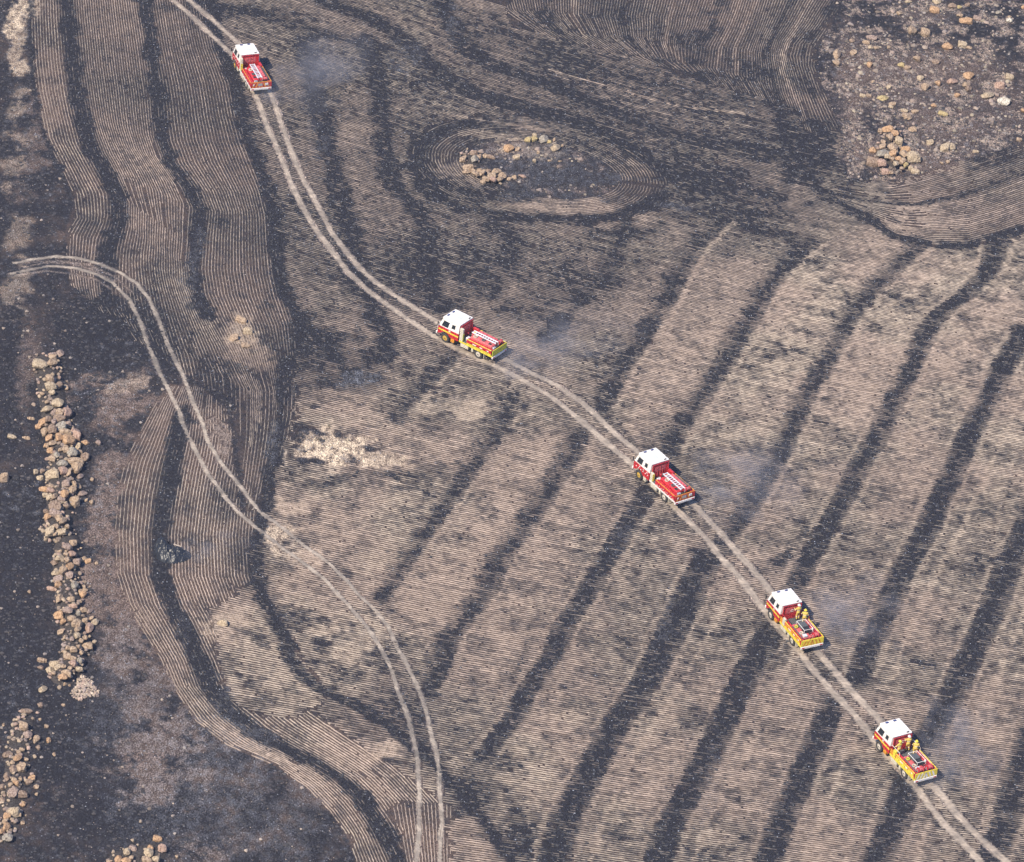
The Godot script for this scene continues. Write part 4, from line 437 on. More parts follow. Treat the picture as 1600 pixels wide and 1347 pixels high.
[-36.56,39.20,0.00,0.55,0.62,"p",1,3,2,1],
[38.58,-73.53,0.00,0.79,0.43,"t",5,4,1,1],
[39.87,-72.36,0.00,0.79,0.43,"p",5,4,1,1],
[41.09,-72.33,0.00,0.79,0.43,"t",5,5,2,1],
[-40.59,45.71,0.00,0.79,0.43,"t",2,0,0,1],
[-37.83,44.56,0.69,0.61,0.55,"t",1,4,1,1],
[-42.91,20.64,0.64,0.51,0.66,"t",0,5,1,1],
[-42.06,25.78,0.75,0.58,0.58,"t",0,5,1,1],
[-38.33,45.58,0.55,0.61,0.55,"t",1,4,1,1],
[-2.66,-48.92,0.00,0.43,0.78,"t",6,2,2,1],
[-38.67,39.89,0.70,0.68,0.49,"t",1,3,0,1],
[40.59,-98.01,0.00,0.74,0.45,"p",5,0,0,1],
[-28.98,71.70,0.21,0.63,0.52,"m",3,1,0,1],
[45.92,-76.93,0.00,0.65,0.50,"o",5,4,1,1],
[-39.03,63.24,0.00,0.62,0.53,"o",2,3,2,1],
[-29.44,72.45,0.32,0.52,0.63,"p",3,3,0,1],
[-39.22,63.78,0.00,0.62,0.53,"b",2,3,2,1],
[-26.88,73.02,0.41,0.63,0.52,"p",3,3,2,1],
[-40.23,64.54,0.29,0.62,0.53,"o",2,4,1,1],
[-41.17,34.54,0.00,0.87,0.37,"k",1,1,0,1],
[-39.67,47.22,0.01,0.67,0.49,"p",1,5,0,1],
[-38.13,48.18,0.70,0.67,0.49,"t",1,5,1,1],
[-41.03,15.92,0.00,0.55,0.59,"m",0,3,2,1],
[-44.82,16.82,0.00,0.59,0.55,"p",0,4,0,1],
[-43.47,19.47,0.45,0.73,0.44,"k",0,4,1,1],
[-40.54,71.40,0.25,0.52,0.61,"o",2,5,0,1],
[-39.97,29.73,0.62,0.63,0.50,"k",1,0,1,1],
[-39.12,34.68,0.62,0.56,0.56,"g",1,2,1,1],
[-6.09,-48.44,0.34,0.52,0.60,"t",6,4,1,1],
[-45.30,7.64,0.59,0.60,0.52,"b",0,1,1,1],
[-43.41,7.74,0.45,0.60,0.52,"m",0,1,2,1],
[-38.21,35.22,0.13,0.59,0.53,"o",1,2,2,1],
[-39.15,36.79,0.69,0.62,0.50,"t",1,2,0,1],
[38.96,-60.34,0.73,0.55,0.55,"o",4,3,2,1],
[-37.88,41.39,0.65,0.55,0.55,"t",1,3,1,1],
[-40.18,27.66,0.62,0.69,0.44,"t",1,0,1,1],
[-37.83,37.64,0.17,0.62,0.49,"t",1,2,2,1],
[-37.48,39.36,0.20,0.49,0.62,"t",1,3,1,1],
[-29.34,73.85,0.45,0.73,0.42,"o",3,5,1,1],
[-30.05,73.64,0.41,0.52,0.57,"o",3,5,0,1],
[-7.06,-48.81,0.33,0.43,0.69,"t",6,3,0,1],
[-41.31,10.13,0.00,0.67,0.45,"o",0,2,2,1],
[39.56,-94.77,0.00,0.67,0.44,"t",5,1,0,1],
[-43.53,18.76,0.47,0.81,0.37,"t",0,4,0,1],
[-42.12,16.44,0.65,0.44,0.66,"t",0,3,2,1],
[-42.20,21.02,0.75,0.66,0.44,"m",0,5,1,1],
[-41.63,21.97,0.68,0.66,0.44,"b",0,5,2,1],
[52.64,-68.43,0.00,0.57,0.50,"t",5,5,2,1],
[-40.32,30.88,0.70,0.56,0.50,"t",1,0,1,1],
[-40.67,34.43,0.33,0.56,0.50,"o",1,1,0,1],
[35.20,-74.76,0.00,0.65,0.43,"p",5,4,0,1],
[-41.44,64.95,0.00,0.53,0.53,"b",2,4,0,1],
[-41.50,30.90,0.30,0.63,0.44,"b",1,0,0,1],
[-46.22,8.13,0.00,0.52,0.52,"o",0,1,0,1],
[-37.77,42.49,0.69,0.55,0.49,"p",1,4,1,1],
[47.70,-64.90,0.00,0.64,0.42,"p",5,5,2,1],
[-40.06,9.99,0.00,0.52,0.52,"m",0,2,2,1],
[-44.98,6.48,0.74,0.45,0.60,"m",0,1,1,1],
[-1.77,-49.31,0.00,0.78,0.35,"k",7,5,1,1],
[54.07,-99.48,0.00,0.45,0.60,"o",5,0,2,1],
[47.53,-98.67,0.00,0.60,0.45,"b",5,0,1,1],
[-38.95,47.25,0.43,0.55,0.49,"p",1,5,1,1],
[46.54,-97.91,0.00,0.60,0.45,"y",5,0,1,1],
[-41.91,10.96,0.01,0.45,0.59,"p",0,2,2,1],
[-44.89,11.56,0.24,0.44,0.59,"t",0,2,0,1],
[38.32,-59.93,0.73,0.55,0.48,"t",4,4,1,1],
[38.79,-59.11,0.72,0.55,0.47,"p",4,5,1,1],
[39.87,-59.53,0.42,0.47,0.55,"y",4,4,2,1],
[40.40,-59.66,0.04,0.47,0.55,"p",4,4,2,1],
[-43.44,20.49,0.38,0.51,0.51,"p",0,5,0,1],
[-39.75,52.58,0.00,0.54,0.48,"b",2,0,1,1],
[-37.03,45.93,0.55,0.43,0.61,"g",1,5,2,1],
[33.97,-87.00,0.00,0.59,0.44,"b",5,1,0,1],
[-43.85,19.79,0.14,0.58,0.44,"p",0,4,0,1],
[-38.82,37.82,0.67,0.68,0.37,"k",1,2,1,1],
[38.14,-77.28,0.00,0.58,0.43,"p",5,3,0,1],
[-37.02,47.11,0.44,0.55,0.46,"p",1,5,2,1],
[53.26,-75.03,0.00,0.43,0.58,"o",5,4,2,1],
[35.88,-74.91,0.00,0.58,0.43,"t",5,4,0,1],
[43.20,-74.07,0.00,0.57,0.43,"o",5,4,2,1],
[-27.45,71.60,0.34,0.47,0.52,"o",3,1,1,1],
[-39.41,40.24,0.48,0.49,0.49,"o",1,3,0,1],
[-37.27,37.59,0.00,0.43,0.56,"m",1,2,2,1],
[36.84,-85.93,0.00,0.66,0.37,"t",5,2,1,1],
[-45.65,2.99,0.75,0.53,0.45,"p",0,0,1,1],
[-39.43,41.45,0.18,0.55,0.43,"t",1,3,0,1],
[47.40,-88.39,0.00,0.81,0.29,"t",5,1,2,1],
[-47.11,10.15,0.00,0.75,0.31,"t",9,0,2,1],
[-37.70,45.94,0.70,0.55,0.43,"t",1,5,1,1],
[-44.97,11.52,0.18,0.44,0.52,"o",0,2,0,1],
[-41.12,66.85,0.11,0.53,0.44,"b",2,4,0,1],
[-39.28,67.04,0.00,0.44,0.53,"o",2,4,2,1],
[-38.44,29.68,0.00,0.56,0.41,"o",1,0,2,1],
[-0.92,-58.31,0.00,0.53,0.44,"p",7,0,1,1],
[37.15,-66.78,0.22,0.48,0.48,"t",4,0,0,1],
[-43.64,13.70,0.65,0.52,0.44,"g",0,3,0,1],
[0.64,-57.15,0.00,0.52,0.44,"y",7,1,1,1],
[-38.20,38.68,0.53,0.37,0.62,"g",1,2,1,1],
[-40.45,69.99,0.28,0.44,0.52,"t",2,5,0,1],
[-37.08,39.77,0.02,0.62,0.37,"o",1,3,2,1],
[-2.61,-54.75,0.00,0.52,0.44,"t",7,3,0,1],
[-0.65,-52.57,0.00,0.43,0.52,"p",7,5,1,1],
[-38.23,42.93,0.64,0.37,0.61,"m",1,4,1,1],
[-40.94,17.69,0.00,0.44,0.51,"t",0,4,2,1],
[36.10,-85.96,0.00,0.51,0.44,"p",5,2,1,1],
[-40.12,28.12,0.64,0.50,0.44,"t",1,0,1,1],
[-5.90,-47.11,0.17,0.52,0.43,"t",6,5,0,1],
[-40.53,46.96,0.00,0.61,0.36,"b",2,0,0,1],
[51.10,-97.63,0.00,0.60,0.37,"g",5,0,2,1],
[-45.33,16.02,0.00,0.44,0.48,"p",0,3,0,1],
[-37.79,48.46,0.66,0.42,0.49,"t",1,5,2,1],
[-43.45,22.40,0.17,0.47,0.44,"b",0,5,0,1],
[38.36,-72.94,0.00,0.57,0.36,"p",5,4,1,1],
[-41.05,25.11,0.49,0.43,0.47,"t",0,5,2,1],
[-5.48,-49.31,0.24,0.52,0.39,"b",6,2,1,1],
[-39.08,58.78,0.00,0.45,0.45,"b",2,1,2,1],
[-41.93,10.78,0.00,0.45,0.45,"t",0,2,1,1],
[-38.30,57.60,0.00,0.40,0.49,"o",2,1,2,1],
[-44.75,15.72,0.00,0.44,0.44,"b",0,3,0,1],
[-40.48,63.99,0.30,0.44,0.44,"o",2,3,1,0],
[-40.53,30.02,0.70,0.44,0.44,"m",1,0,0,0],
[37.38,-63.82,0.57,0.48,0.40,"t",4,1,0,0],
[-6.06,-52.65,0.00,0.43,0.43,"b",6,0,1,0],
[38.29,-57.89,0.30,0.47,0.39,"t",4,5,0,0],
[-38.14,34.32,0.00,0.50,0.37,"t",1,1,2,0],
[-43.40,12.79,0.75,0.44,0.41,"m",0,3,1,0],
[-3.11,-48.45,0.00,0.52,0.34,"t",6,4,2,0],
[-47.13,6.71,0.00,0.67,0.26,"p",0,1,0,0],
[-39.38,20.04,0.00,0.40,0.44,"k",0,4,2,0],
[-38.48,64.32,0.00,0.44,0.40,"b",2,3,2,0],
[-40.72,64.76,0.27,0.44,0.40,"t",2,4,0,0],
[-38.39,33.12,0.05,0.50,0.34,"o",1,1,2,0],
[-45.84,4.58,0.66,0.45,0.38,"t",0,0,0,0],
[38.24,-86.38,0.00,0.44,0.37,"g",5,1,1,0],
[-40.67,59.94,0.30,0.40,0.40,"t",2,2,0,0],
[-41.01,61.57,0.27,0.40,0.40,"t",2,2,0,0],
[-38.90,42.43,0.38,0.37,0.43,"t",1,4,0,0],
[44.57,-62.03,0.00,0.40,0.40,"p",5,5,1,0],
[-38.41,44.27,0.54,0.43,0.37,"m",1,4,0,0],
[36.37,-78.26,0.00,0.43,0.36,"y",5,3,0,0],
[39.38,-58.70,0.50,0.39,0.39,"o",4,5,1,0],
[-39.98,63.77,0.23,0.35,0.44,"b",2,3,1,0],
[-39.17,48.11,0.39,0.42,0.36,"t",1,5,0,0],
[-44.43,0.96,0.10,0.34,0.45,"b",0,0,2,0],
[1.27,-57.68,0.00,0.35,0.44,"t",7,0,2,0],
[-39.42,68.58,0.10,0.35,0.44,"b",2,5,2,0],
[2.25,-56.66,0.00,0.35,0.44,"p",7,2,2,0],
[-0.28,-54.67,0.00,0.35,0.44,"w",7,3,1,0],
[43.93,-61.62,0.00,0.48,0.32,"p",5,5,1,0],
[-38.28,33.72,0.02,0.37,0.37,"t",1,1,2,0],
[-40.46,59.47,0.27,0.45,0.31,"t",2,2,1,0],
[-36.95,38.62,0.00,0.37,0.37,"k",1,2,2,0],
[-37.11,42.31,0.49,0.37,0.37,"m",1,4,2,0],
[-38.53,34.96,0.35,0.31,0.44,"g",1,2,1,0],
[-37.33,42.97,0.63,0.37,0.37,"p",1,4,2,0],
[-37.46,44.09,0.68,0.37,0.37,"t",1,4,1,0],
[-28.95,73.27,0.45,0.36,0.36,"y",3,4,1,0],
[-37.80,47.46,0.69,0.36,0.36,"t",1,5,1,0],
[-38.44,47.25,0.63,0.43,0.30,"t",1,5,1,0],
[-38.82,55.46,0.00,0.36,0.36,"b",2,1,2,0],
[-43.19,35.52,0.00,0.36,0.36,"o",9,5,2,0],
[-46.55,2.99,0.53,0.38,0.34,"b",0,0,0,0],
[-38.96,69.57,0.00,0.35,0.35,"b",2,5,2,0],
[-39.82,16.11,0.00,0.29,0.40,"m",0,3,2,0],
[-41.23,29.20,0.52,0.38,0.31,"m",1,0,0,0],
[-38.87,29.28,0.00,0.38,0.31,"b",1,0,2,0],
[-38.74,44.51,0.35,0.43,0.27,"m",1,4,0,0],
[52.39,-96.83,0.00,0.52,0.22,"g",5,0,2,0],
[-38.28,36.60,0.33,0.31,0.37,"b",1,2,1,0],
[-39.48,40.23,0.43,0.37,0.31,"p",1,3,0,0],
[-37.09,44.77,0.56,0.37,0.31,"m",1,4,2,0],
[-39.90,60.59,0.08,0.36,0.31,"m",2,2,2,0],
[-41.99,26.82,0.73,0.29,0.36,"t",0,5,1,0],
[-25.10,71.93,0.00,0.31,0.31,"p",3,2,2,0],
[-37.76,52.06,0.00,0.36,0.27,"p",2,0,2,0],
[-30.80,73.62,0.12,0.47,0.21,"b",3,5,0,0],
[-37.56,59.42,0.00,0.31,0.31,"w",2,2,2,0],
[-38.34,65.31,0.00,0.31,0.31,"p",2,4,2,0],
[2.11,-53.33,0.00,0.43,0.22,"p",7,4,2,0],
[0.98,-53.19,0.00,0.43,0.22,"w",7,4,1,0],
[-38.93,33.94,0.50,0.31,0.28,"t",1,1,1,0],
[-38.04,49.08,0.00,0.30,0.27,"p",2,0,2,0],
[-39.93,19.70,0.00,0.26,0.29,"p",0,4,2,0],
[-39.54,54.51,0.00,0.27,0.27,"m",2,1,1,0],
[-42.63,55.94,0.00,0.27,0.27,"p",2,1,0,0],
[-37.66,29.80,0.00,0.28,0.25,"b",1,0,2,0],
[-37.59,49.09,0.00,0.24,0.24,"p",2,0,2,0],
[-37.76,33.60,0.00,0.22,0.25,"m",1,1,2,0]]
const MOUNDS = [[1.34,0.75,[-47.0,-3.3,-46.1,0.3,-45.1,4.7,-44.0,9.1,-43.0,13.4,-42.7,17.8,-42.1,22.0,-42.1,25.2]],[1.24,0.70,[-40.7,27.1,-40.5,30.2,-39.8,33.2,-39.4,36.2,-38.7,39.2,-37.9,42.0,-37.8,45.0,-38.3,47.6]],[0.93,0.30,[-41.0,55.3,-40.8,60.9,-40.4,64.6,-40.2,70.9]],[1.14,0.45,[-29.8,73.2,-27.2,71.8]],[1.34,0.75,[38.5,-66.2,38.2,-63.3,38.9,-61.3]],[0.72,0.35,[-7.6,-52.4,-6.7,-49.1,-4.6,-48.6]]]

const X0 = -76.0      # surveyed part of the paddock
const Z0 = -116.0
const SX = 144.0
const SZ = 204.0
const CELL = 0.25
const GW = 576
const GH = 816
const TONES = {
	"p": ["pale", Color(.46, .39, .29)], "t": ["tan", Color(.40, .315, .235)], "o": ["orange", Color(.46, .315, .20)],
	"m": ["mauve", Color(.33, .265, .235)], "b": ["brown", Color(.29, .225, .18)], "g": ["grey", Color(.34, .32, .28)],
	"y": ["ochre", Color(.43, .36, .20)], "k": ["pinkish", Color(.42, .305, .25)], "w": ["whitish", Color(.58, .56, .49)]}

var rng := RandomNumberGenerator.new()
var swell := FastNoiseLite.new()
var burn := PackedFloat32Array()
var sand := PackedFloat32Array()
var brown := PackedFloat32Array()
var ash := PackedFloat32Array()
var track := PackedFloat32Array()
var zone := PackedByteArray()
var n_wide := PackedByteArray()
var n_mid := PackedByteArray()
var n_fine := PackedByteArray()
var used := {}
var M := {}

func _ready():
	# ---- camera, sky, sun, exposure
	var cam := Camera3D.new()
	cam.name = "camera"
	cam.fov = CAM_FOV
	cam.near = 1.0
	cam.far = 6000.0
	add_child(cam)
	var pitch := deg_to_rad(33.75)
	cam.position = Vector3(0, 266.8, 266.8 / tan(pitch))
	cam.basis = Basis(Vector3.RIGHT, -pitch) * Basis(Vector3.BACK, deg_to_rad(6.02))
	cam.current = true
	var sky_m := ProceduralSkyMaterial.new()
	sky_m.sky_top_color = Color(.34, .48, .72)
	sky_m.sky_horizon_color = Color(.72, .76, .82)
	sky_m.sky_curve = .18
	sky_m.ground_bottom_color = Color(.14, .13, .13)
	sky_m.ground_horizon_color = Color(.55, .56, .58)
	var env := Environment.new()
	env.background_mode = Environment.BG_SKY
	env.sky = Sky.new()
	env.sky.sky_material = sky_m
	env.tonemap_mode = Environment.TONE_MAPPER_LINEAR
	env.tonemap_exposure = 1.5
	env.sdfgi_enabled = true
	env.ssao_enabled = true
	env.ssil_enabled = true
	env.volumetric_fog_enabled = true
	env.volumetric_fog_density = 0.0
	env.fog_enabled = true
	env.fog_density = .00009
	env.fog_light_color = Color(.84, .89, 1.0)
	var we := WorldEnvironment.new()
	we.name = "world_environment"
	we.environment = env
	add_child(we)
	var sun := DirectionalLight3D.new()
	sun.name = "sun"
	sun.light_energy = 1.5
	sun.light_color = Color(1.0, .95, .87)
	sun.light_angular_distance = .5
	sun.shadow_enabled = true
	add_child(sun)
	sun.look_at_from_position(Vector3.ZERO, Vector3(.42, -.74, -.52))
	# ---- the paddock
	rng.seed = 71
	swell.seed = 5
	swell.frequency = .07
	materials()
	survey()
	print("survey ", Time.get_ticks_msec())
	ground()
	print("ground ", Time.get_ticks_msec())
	stubble()
	print("stubble ", Time.get_ticks_msec())
	ruts()
	# ---- rocks, heaps, trucks, people
	rocks()
	smouldering_heap()
	var trucks := []
	for t in TRUCKS:
		trucks.append(fire_truck(t))
	crew(trucks)
	print("things ", Time.get_ticks_msec())
	# ---- loose cover and dust
	litter()
	dust()
	print("done ", Time.get_ticks_msec())

# ------------------------------------------------------------------ helpers
func numbered(called: String) -> String:
	if not used.has(called):
		used[called] = 0
		return called
	used[called] += 1
	return "%s_%03d" % [called, used[called]]

func tag(o: Node, label: String, category: String, group := "", kind := "") -> Node:
	o.set_meta("label", label)
	if category: o.set_meta("category", category)
	if group: o.set_meta("group", group)
	if kind: o.set_meta("kind", kind)
	return o

func begin() -> SurfaceTool:
	var st := SurfaceTool.new()
	st.begin(Mesh.PRIMITIVE_TRIANGLES)
	return st

func part(called: String, st: SurfaceTool, m: Material, parent: Node) -> MeshInstance3D:
	var o := MeshInstance3D.new()
	o.name = called
	o.mesh = st.commit()
	o.material_override = m
	o.cast_shadow = GeometryInstance3D.SHADOW_CASTING_SETTING_ON
	parent.add_child(o, true)
	return o

func top(called: String, mesh: Mesh, m: Material) -> MeshInstance3D:
	var o := MeshInstance3D.new()
	o.name = numbered(called)
	o.mesh = mesh
	o.material_override = m
	add_child(o)
	return o

func mat(c: Color, rough := .6, metal := 0.0, coat := 0.0) -> StandardMaterial3D:
	var m := StandardMaterial3D.new()
	m.albedo_color = c.linear_to_srgb()
	m.roughness = rough
	m.metallic = metal
	if coat > 0.0:
		m.clearcoat_enabled = true
		m.clearcoat = coat
		m.clearcoat_roughness = .15
	return m

func grime(m: StandardMaterial3D, low: float, size: float, sd: int) -> StandardMaterial3D:
	# dust film with a grain of its own over the paint
	var n := FastNoiseLite.new()
	n.seed = sd
	n.frequency = .02
	n.fractal_octaves = 5
	var r := Gradient.new()
	r.offsets = PackedFloat32Array([.25, .5, .8])
	r.colors = PackedColorArray([Color(low, low * .97, low * .93), Color(.97, .96, .95), Color(1, 1, 1)])
	var t := NoiseTexture2D.new()
	t.width = 256
	t.height = 256
	t.seamless = true
	t.noise = n
	t.color_ramp = r
	m.albedo_texture = t
	m.uv1_triplanar = true
	m.uv1_scale = Vector3.ONE / size
	return m

func vmat(rough := .95) -> StandardMaterial3D:
	var m := StandardMaterial3D.new()
	m.albedo_color = Color.WHITE
	m.vertex_color_use_as_albedo = true
	m.roughness = rough
	m.metallic_specular = .25
	return m

func materials():
	M.red = grime(mat(Color(.60, .026, .034), .45, 0, .3), .6, 1.4, 3)
	M.red_faded = grime(mat(Color(.64, .13, .14), .65), .62, 1.1, 4)
	M.white = grime(mat(Color(.80, .79, .77), .45, 0, .3), .90, 1.6, 5)
	M.cream = grime(mat(Color(.66, .62, .50), .65), .7, .8, 6)
	M.yellow = grime(mat(Color(.84, .69, .06), .5), .72, .9, 14)
	M.amber = grime(mat(Color(.76, .33, .03), .5), .66, .9, 15)
	M.lime = grime(mat(Color(.66, .72, .06), .5), .66, .9, 16)
	M.black = mat(Color(.02, .02, .022), .6)
	M.rubber = grime(mat(Color(.055, .052, .05), .9), .7, .5, 7)
	M.steel = mat(Color(.55, .56, .58), .4, .6)
	M.alloy = mat(Color(.72, .73, .74), .45, .25)
	M.glass = mat(Color(.02, .025, .03), .06)
	M.glass.metallic_specular = .8
	M.blue = mat(Color(.03, .05, .16), .2)
	M.lamp_red = mat(Color(.45, .01, .01), .25)
	M.grey = grime(mat(Color(.10, .11, .12), .7), .7, .6, 8)
	M.rim = grime(mat(Color(.62, .42, .08), .6), .7, .3, 9)
	M.rim_pale = grime(mat(Color(.62, .58, .50), .6), .7, .3, 10)
	M.vertex = vmat()
	M.body = vmat(.8)

func at_height(x: float, z: float) -> float:
	var e: float = min(min(x - X0, X0 + SX - x), min(z - Z0, Z0 + SZ - z)) / 8.0
	return swell.get_noise_2d(x, z) * .10 * clamp(e, 0.0, 1.0)

func cell(x: float, z: float) -> int:
	return clampi(int((z - Z0) / CELL), 0, GH - 1) * GW + clampi(int((x - X0) / CELL), 0, GW - 1)

func points(a: Array) -> PackedVector2Array:
	var o := PackedVector2Array()
	for i in range(0, a.size(), 2):
		o.append(Vector2(a[i], a[i + 1]))
	return o

func noise_bytes(w: int, h: int, freq: float, sd: int, oct := 3) -> PackedByteArray:
	var n := FastNoiseLite.new()
	n.seed = sd
	n.noise_type = FastNoiseLite.TYPE_SIMPLEX_SMOOTH
	n.frequency = freq
	n.fractal_octaves = oct
	return n.get_image(w, h, false, false, true).get_data()

# ------------------------------------------------------------------ what lies where on the ground
func fill(poly: PackedVector2Array, id: int, base: float):
	var n := poly.size()
	for r in GH:
		var z := Z0 + (r + .5) * CELL
		var xs: Array[float] = []
		for i in n:
			var a := poly[i]
			var b := poly[(i + 1) % n]
			if (a.y > z) != (b.y > z):
				xs.append(a.x + (z - a.y) / (b.y - a.y) * (b.x - a.x))
		xs.sort()
		for k in range(0, xs.size() - 1, 2):
			var c0 := clampi(int(ceil((xs[k] - X0) / CELL - .5)), 0, GW)
			var c1 := clampi(int(ceil((xs[k + 1] - X0) / CELL - .5)), 0, GW)
			for c in range(c0, c1):
				zone[r * GW + c] = id
				burn[r * GW + c] = base

func stroke(pts: PackedVector2Array, half: float, strength: float, field: PackedFloat32Array, rough: float, soft0: float, soft1: float, add := true):
	# a burnt or driven strip with a ragged edge
	var reach := half * 1.65 + rough
	var seen := {}
	for i in pts.size() - 1:
		var a := pts[i]
		var b := pts[i + 1]
		var ab := b - a
		var ll: float = max(ab.length_squared(), .0001)
		var c0 := clampi(int((min(a.x, b.x) - reach - X0) / CELL), 0, GW - 1)
		var c1 := clampi(int((max(a.x, b.x) + reach - X0) / CELL), 0, GW - 1)
		var r0 := clampi(int((min(a.y, b.y) - reach - Z0) / CELL), 0, GH - 1)
		var r1 := clampi(int((max(a.y, b.y) + reach - Z0) / CELL), 0, GH - 1)
		for r in range(r0, r1 + 1):
			for c in range(c0, c1 + 1):
				var p := Vector2(X0 + (c + .5) * CELL, Z0 + (r + .5) * CELL)
				var t := clampf((p - a).dot(ab) / ll, 0.0, 1.0)
				var d := p.distance_to(a + ab * t)
				if d < reach:
					var k := r * GW + c
					if not seen.has(k) or seen[k] > d:
						seen[k] = d
	for k in seen:
		var d: float = (seen[k] + rough * ((n_mid[k] - 128) * .006 + (n_fine[k] - 128) * .005)) / half
		var w := strength * smoothstep(soft1, soft0, d)
		if add:
			field[k] += (1.0 - field[k]) * w
		else:
			field[k] = max(field[k], w)

func survey():
	var n := GW * GH
	for a in [burn, sand, brown, ash, track]:
		a.resize(n)
	burn.resize(n)
	sand.resize(n)
	brown.resize(n)
	ash.resize(n)
	track.resize(n)
	zone.resize(n)
	n_wide = noise_bytes(GW, GH, .012, 11, 4)
	n_mid = noise_bytes(GW, GH, .06, 12, 4)
	n_fine = noise_bytes(GW, GH, .22, 13, 3)
	burn.fill(.70)
	for i in REGIONS.size():
		fill(points(REGIONS[i][2]), i + 1, REGIONS[i][1])
	for b in BARE:
		fill(points(b), 0, .62)
	# the fire burnt patchily
	for k in n:
		burn[k] += (n_wide[k] - 128) * .0020 + (n_mid[k] - 128) * .0026
		if zone[k] == 0:
			burn[k] += (n_mid[k] - 128) * .004 + (n_fine[k] - 128) * .002
			var stony := smoothstep(28.0, 34.0, X0 + (k % GW) * CELL) * smoothstep(-45.0, -52.0, Z0 + (k / GW) * CELL)
			var m := n_mid[k] * .7 + n_fine[k] * .3
			brown[k] = lerpf(.7, 1.0, stony) * smoothstep(lerpf(138.0, 118.0, stony), lerpf(172.0, 146.0, stony), m)
			sand[k] = stony * .28 * smoothstep(132.0, 165.0, m)
			burn[k] += lerpf(.15, .4, stony) * smoothstep(126.0, 100.0, m)
			ash[k] = .5 * smoothstep(150.0, 190.0, n_fine[k] * .75 + n_wide[k] * .25)
	for p in PATCHES:
		var rx: float = p[2]
		var rz: float = p[3]
		var c0 := clampi(int((p[0] - rx * 1.7 - X0) / CELL), 0, GW - 1)
		var c1 := clampi(int((p[0] + rx * 1.7 - X0) / CELL), 0, GW - 1)
		var r0 := clampi(int((p[1] - rz * 1.7 - Z0) / CELL), 0, GH - 1)
		var r1 := clampi(int((p[1] + rz * 1.7 - Z0) / CELL), 0, GH - 1)
		var ty: String = p[4]
		for r in range(r0, r1 + 1):
			var dz: float = (Z0 + (r + .5) * CELL - p[1]) / rz
			for c in range(c0, c1 + 1):
				var dx: float = (X0 + (c + .5) * CELL - p[0]) / rx
				var k := r * GW + c
				var d := sqrt(dx * dx + dz * dz) + (n_mid[k] - 128) * .0065 + (n_fine[k] - 128) * .003
				if d > 1.3:
					continue
				var w: float = p[5] * smoothstep(1.3, .55, d)
				if ty == "c": burn[k] += (1.0 - burn[k]) * w
				elif ty == "p": burn[k] *= 1.0 - w
				elif ty == "s":
					sand[k] = max(sand[k], w)
					burn[k] *= 1.0 - .85 * w
				elif ty == "b":
					brown[k] = max(brown[k], w)
					burn[k] *= 1.0 - .55 * w
				else: ash[k] = max(ash[k], w)
	for i in BANDS.size():
		var b = BANDS[i]
		var west := i < 6
		stroke(points(b[2]), b[0] * .56, minf(b[1] * (1.12 if i < 15 else 1.02), 1.0), burn, .8 if west else 1.0 if i < 15 or i > 36 else 1.7, .55 if west else .50 if i < 15 else .25, 1.3 if west else 1.5 if i < 15 else 1.62)
	# paler strips where the straw lay thin, beside the burnt ones
	var pale := PackedFloat32Array()
	pale.resize(n)
	for b in PALE:
		stroke(points(b[1]), b[0] * .5, .42, pale, .35, .5, 1.35, false)
	for k in n:
		burn[k] *= 1.0 - pale[k]
	for k in n:
		if zone[k] == 0 and k % GW > GW / 2: continue
		var gone := 1.0 - .92 * smoothstep(.80, .97, burn[k])
		brown[k] *= gone
		sand[k] *= gone
	for a in RUTS_CONVOY:
		stroke(points(a), .36, 1.0, track, .22, .7, 1.25, false)
	for a in RUTS_OLD:
		stroke(points(a), .20, .6, track, .25, .5, 1.4, false)
	for a in RUTS_FAINT:
		stroke(points(a), .16, .5, track, .15, .6, 1.4, false)

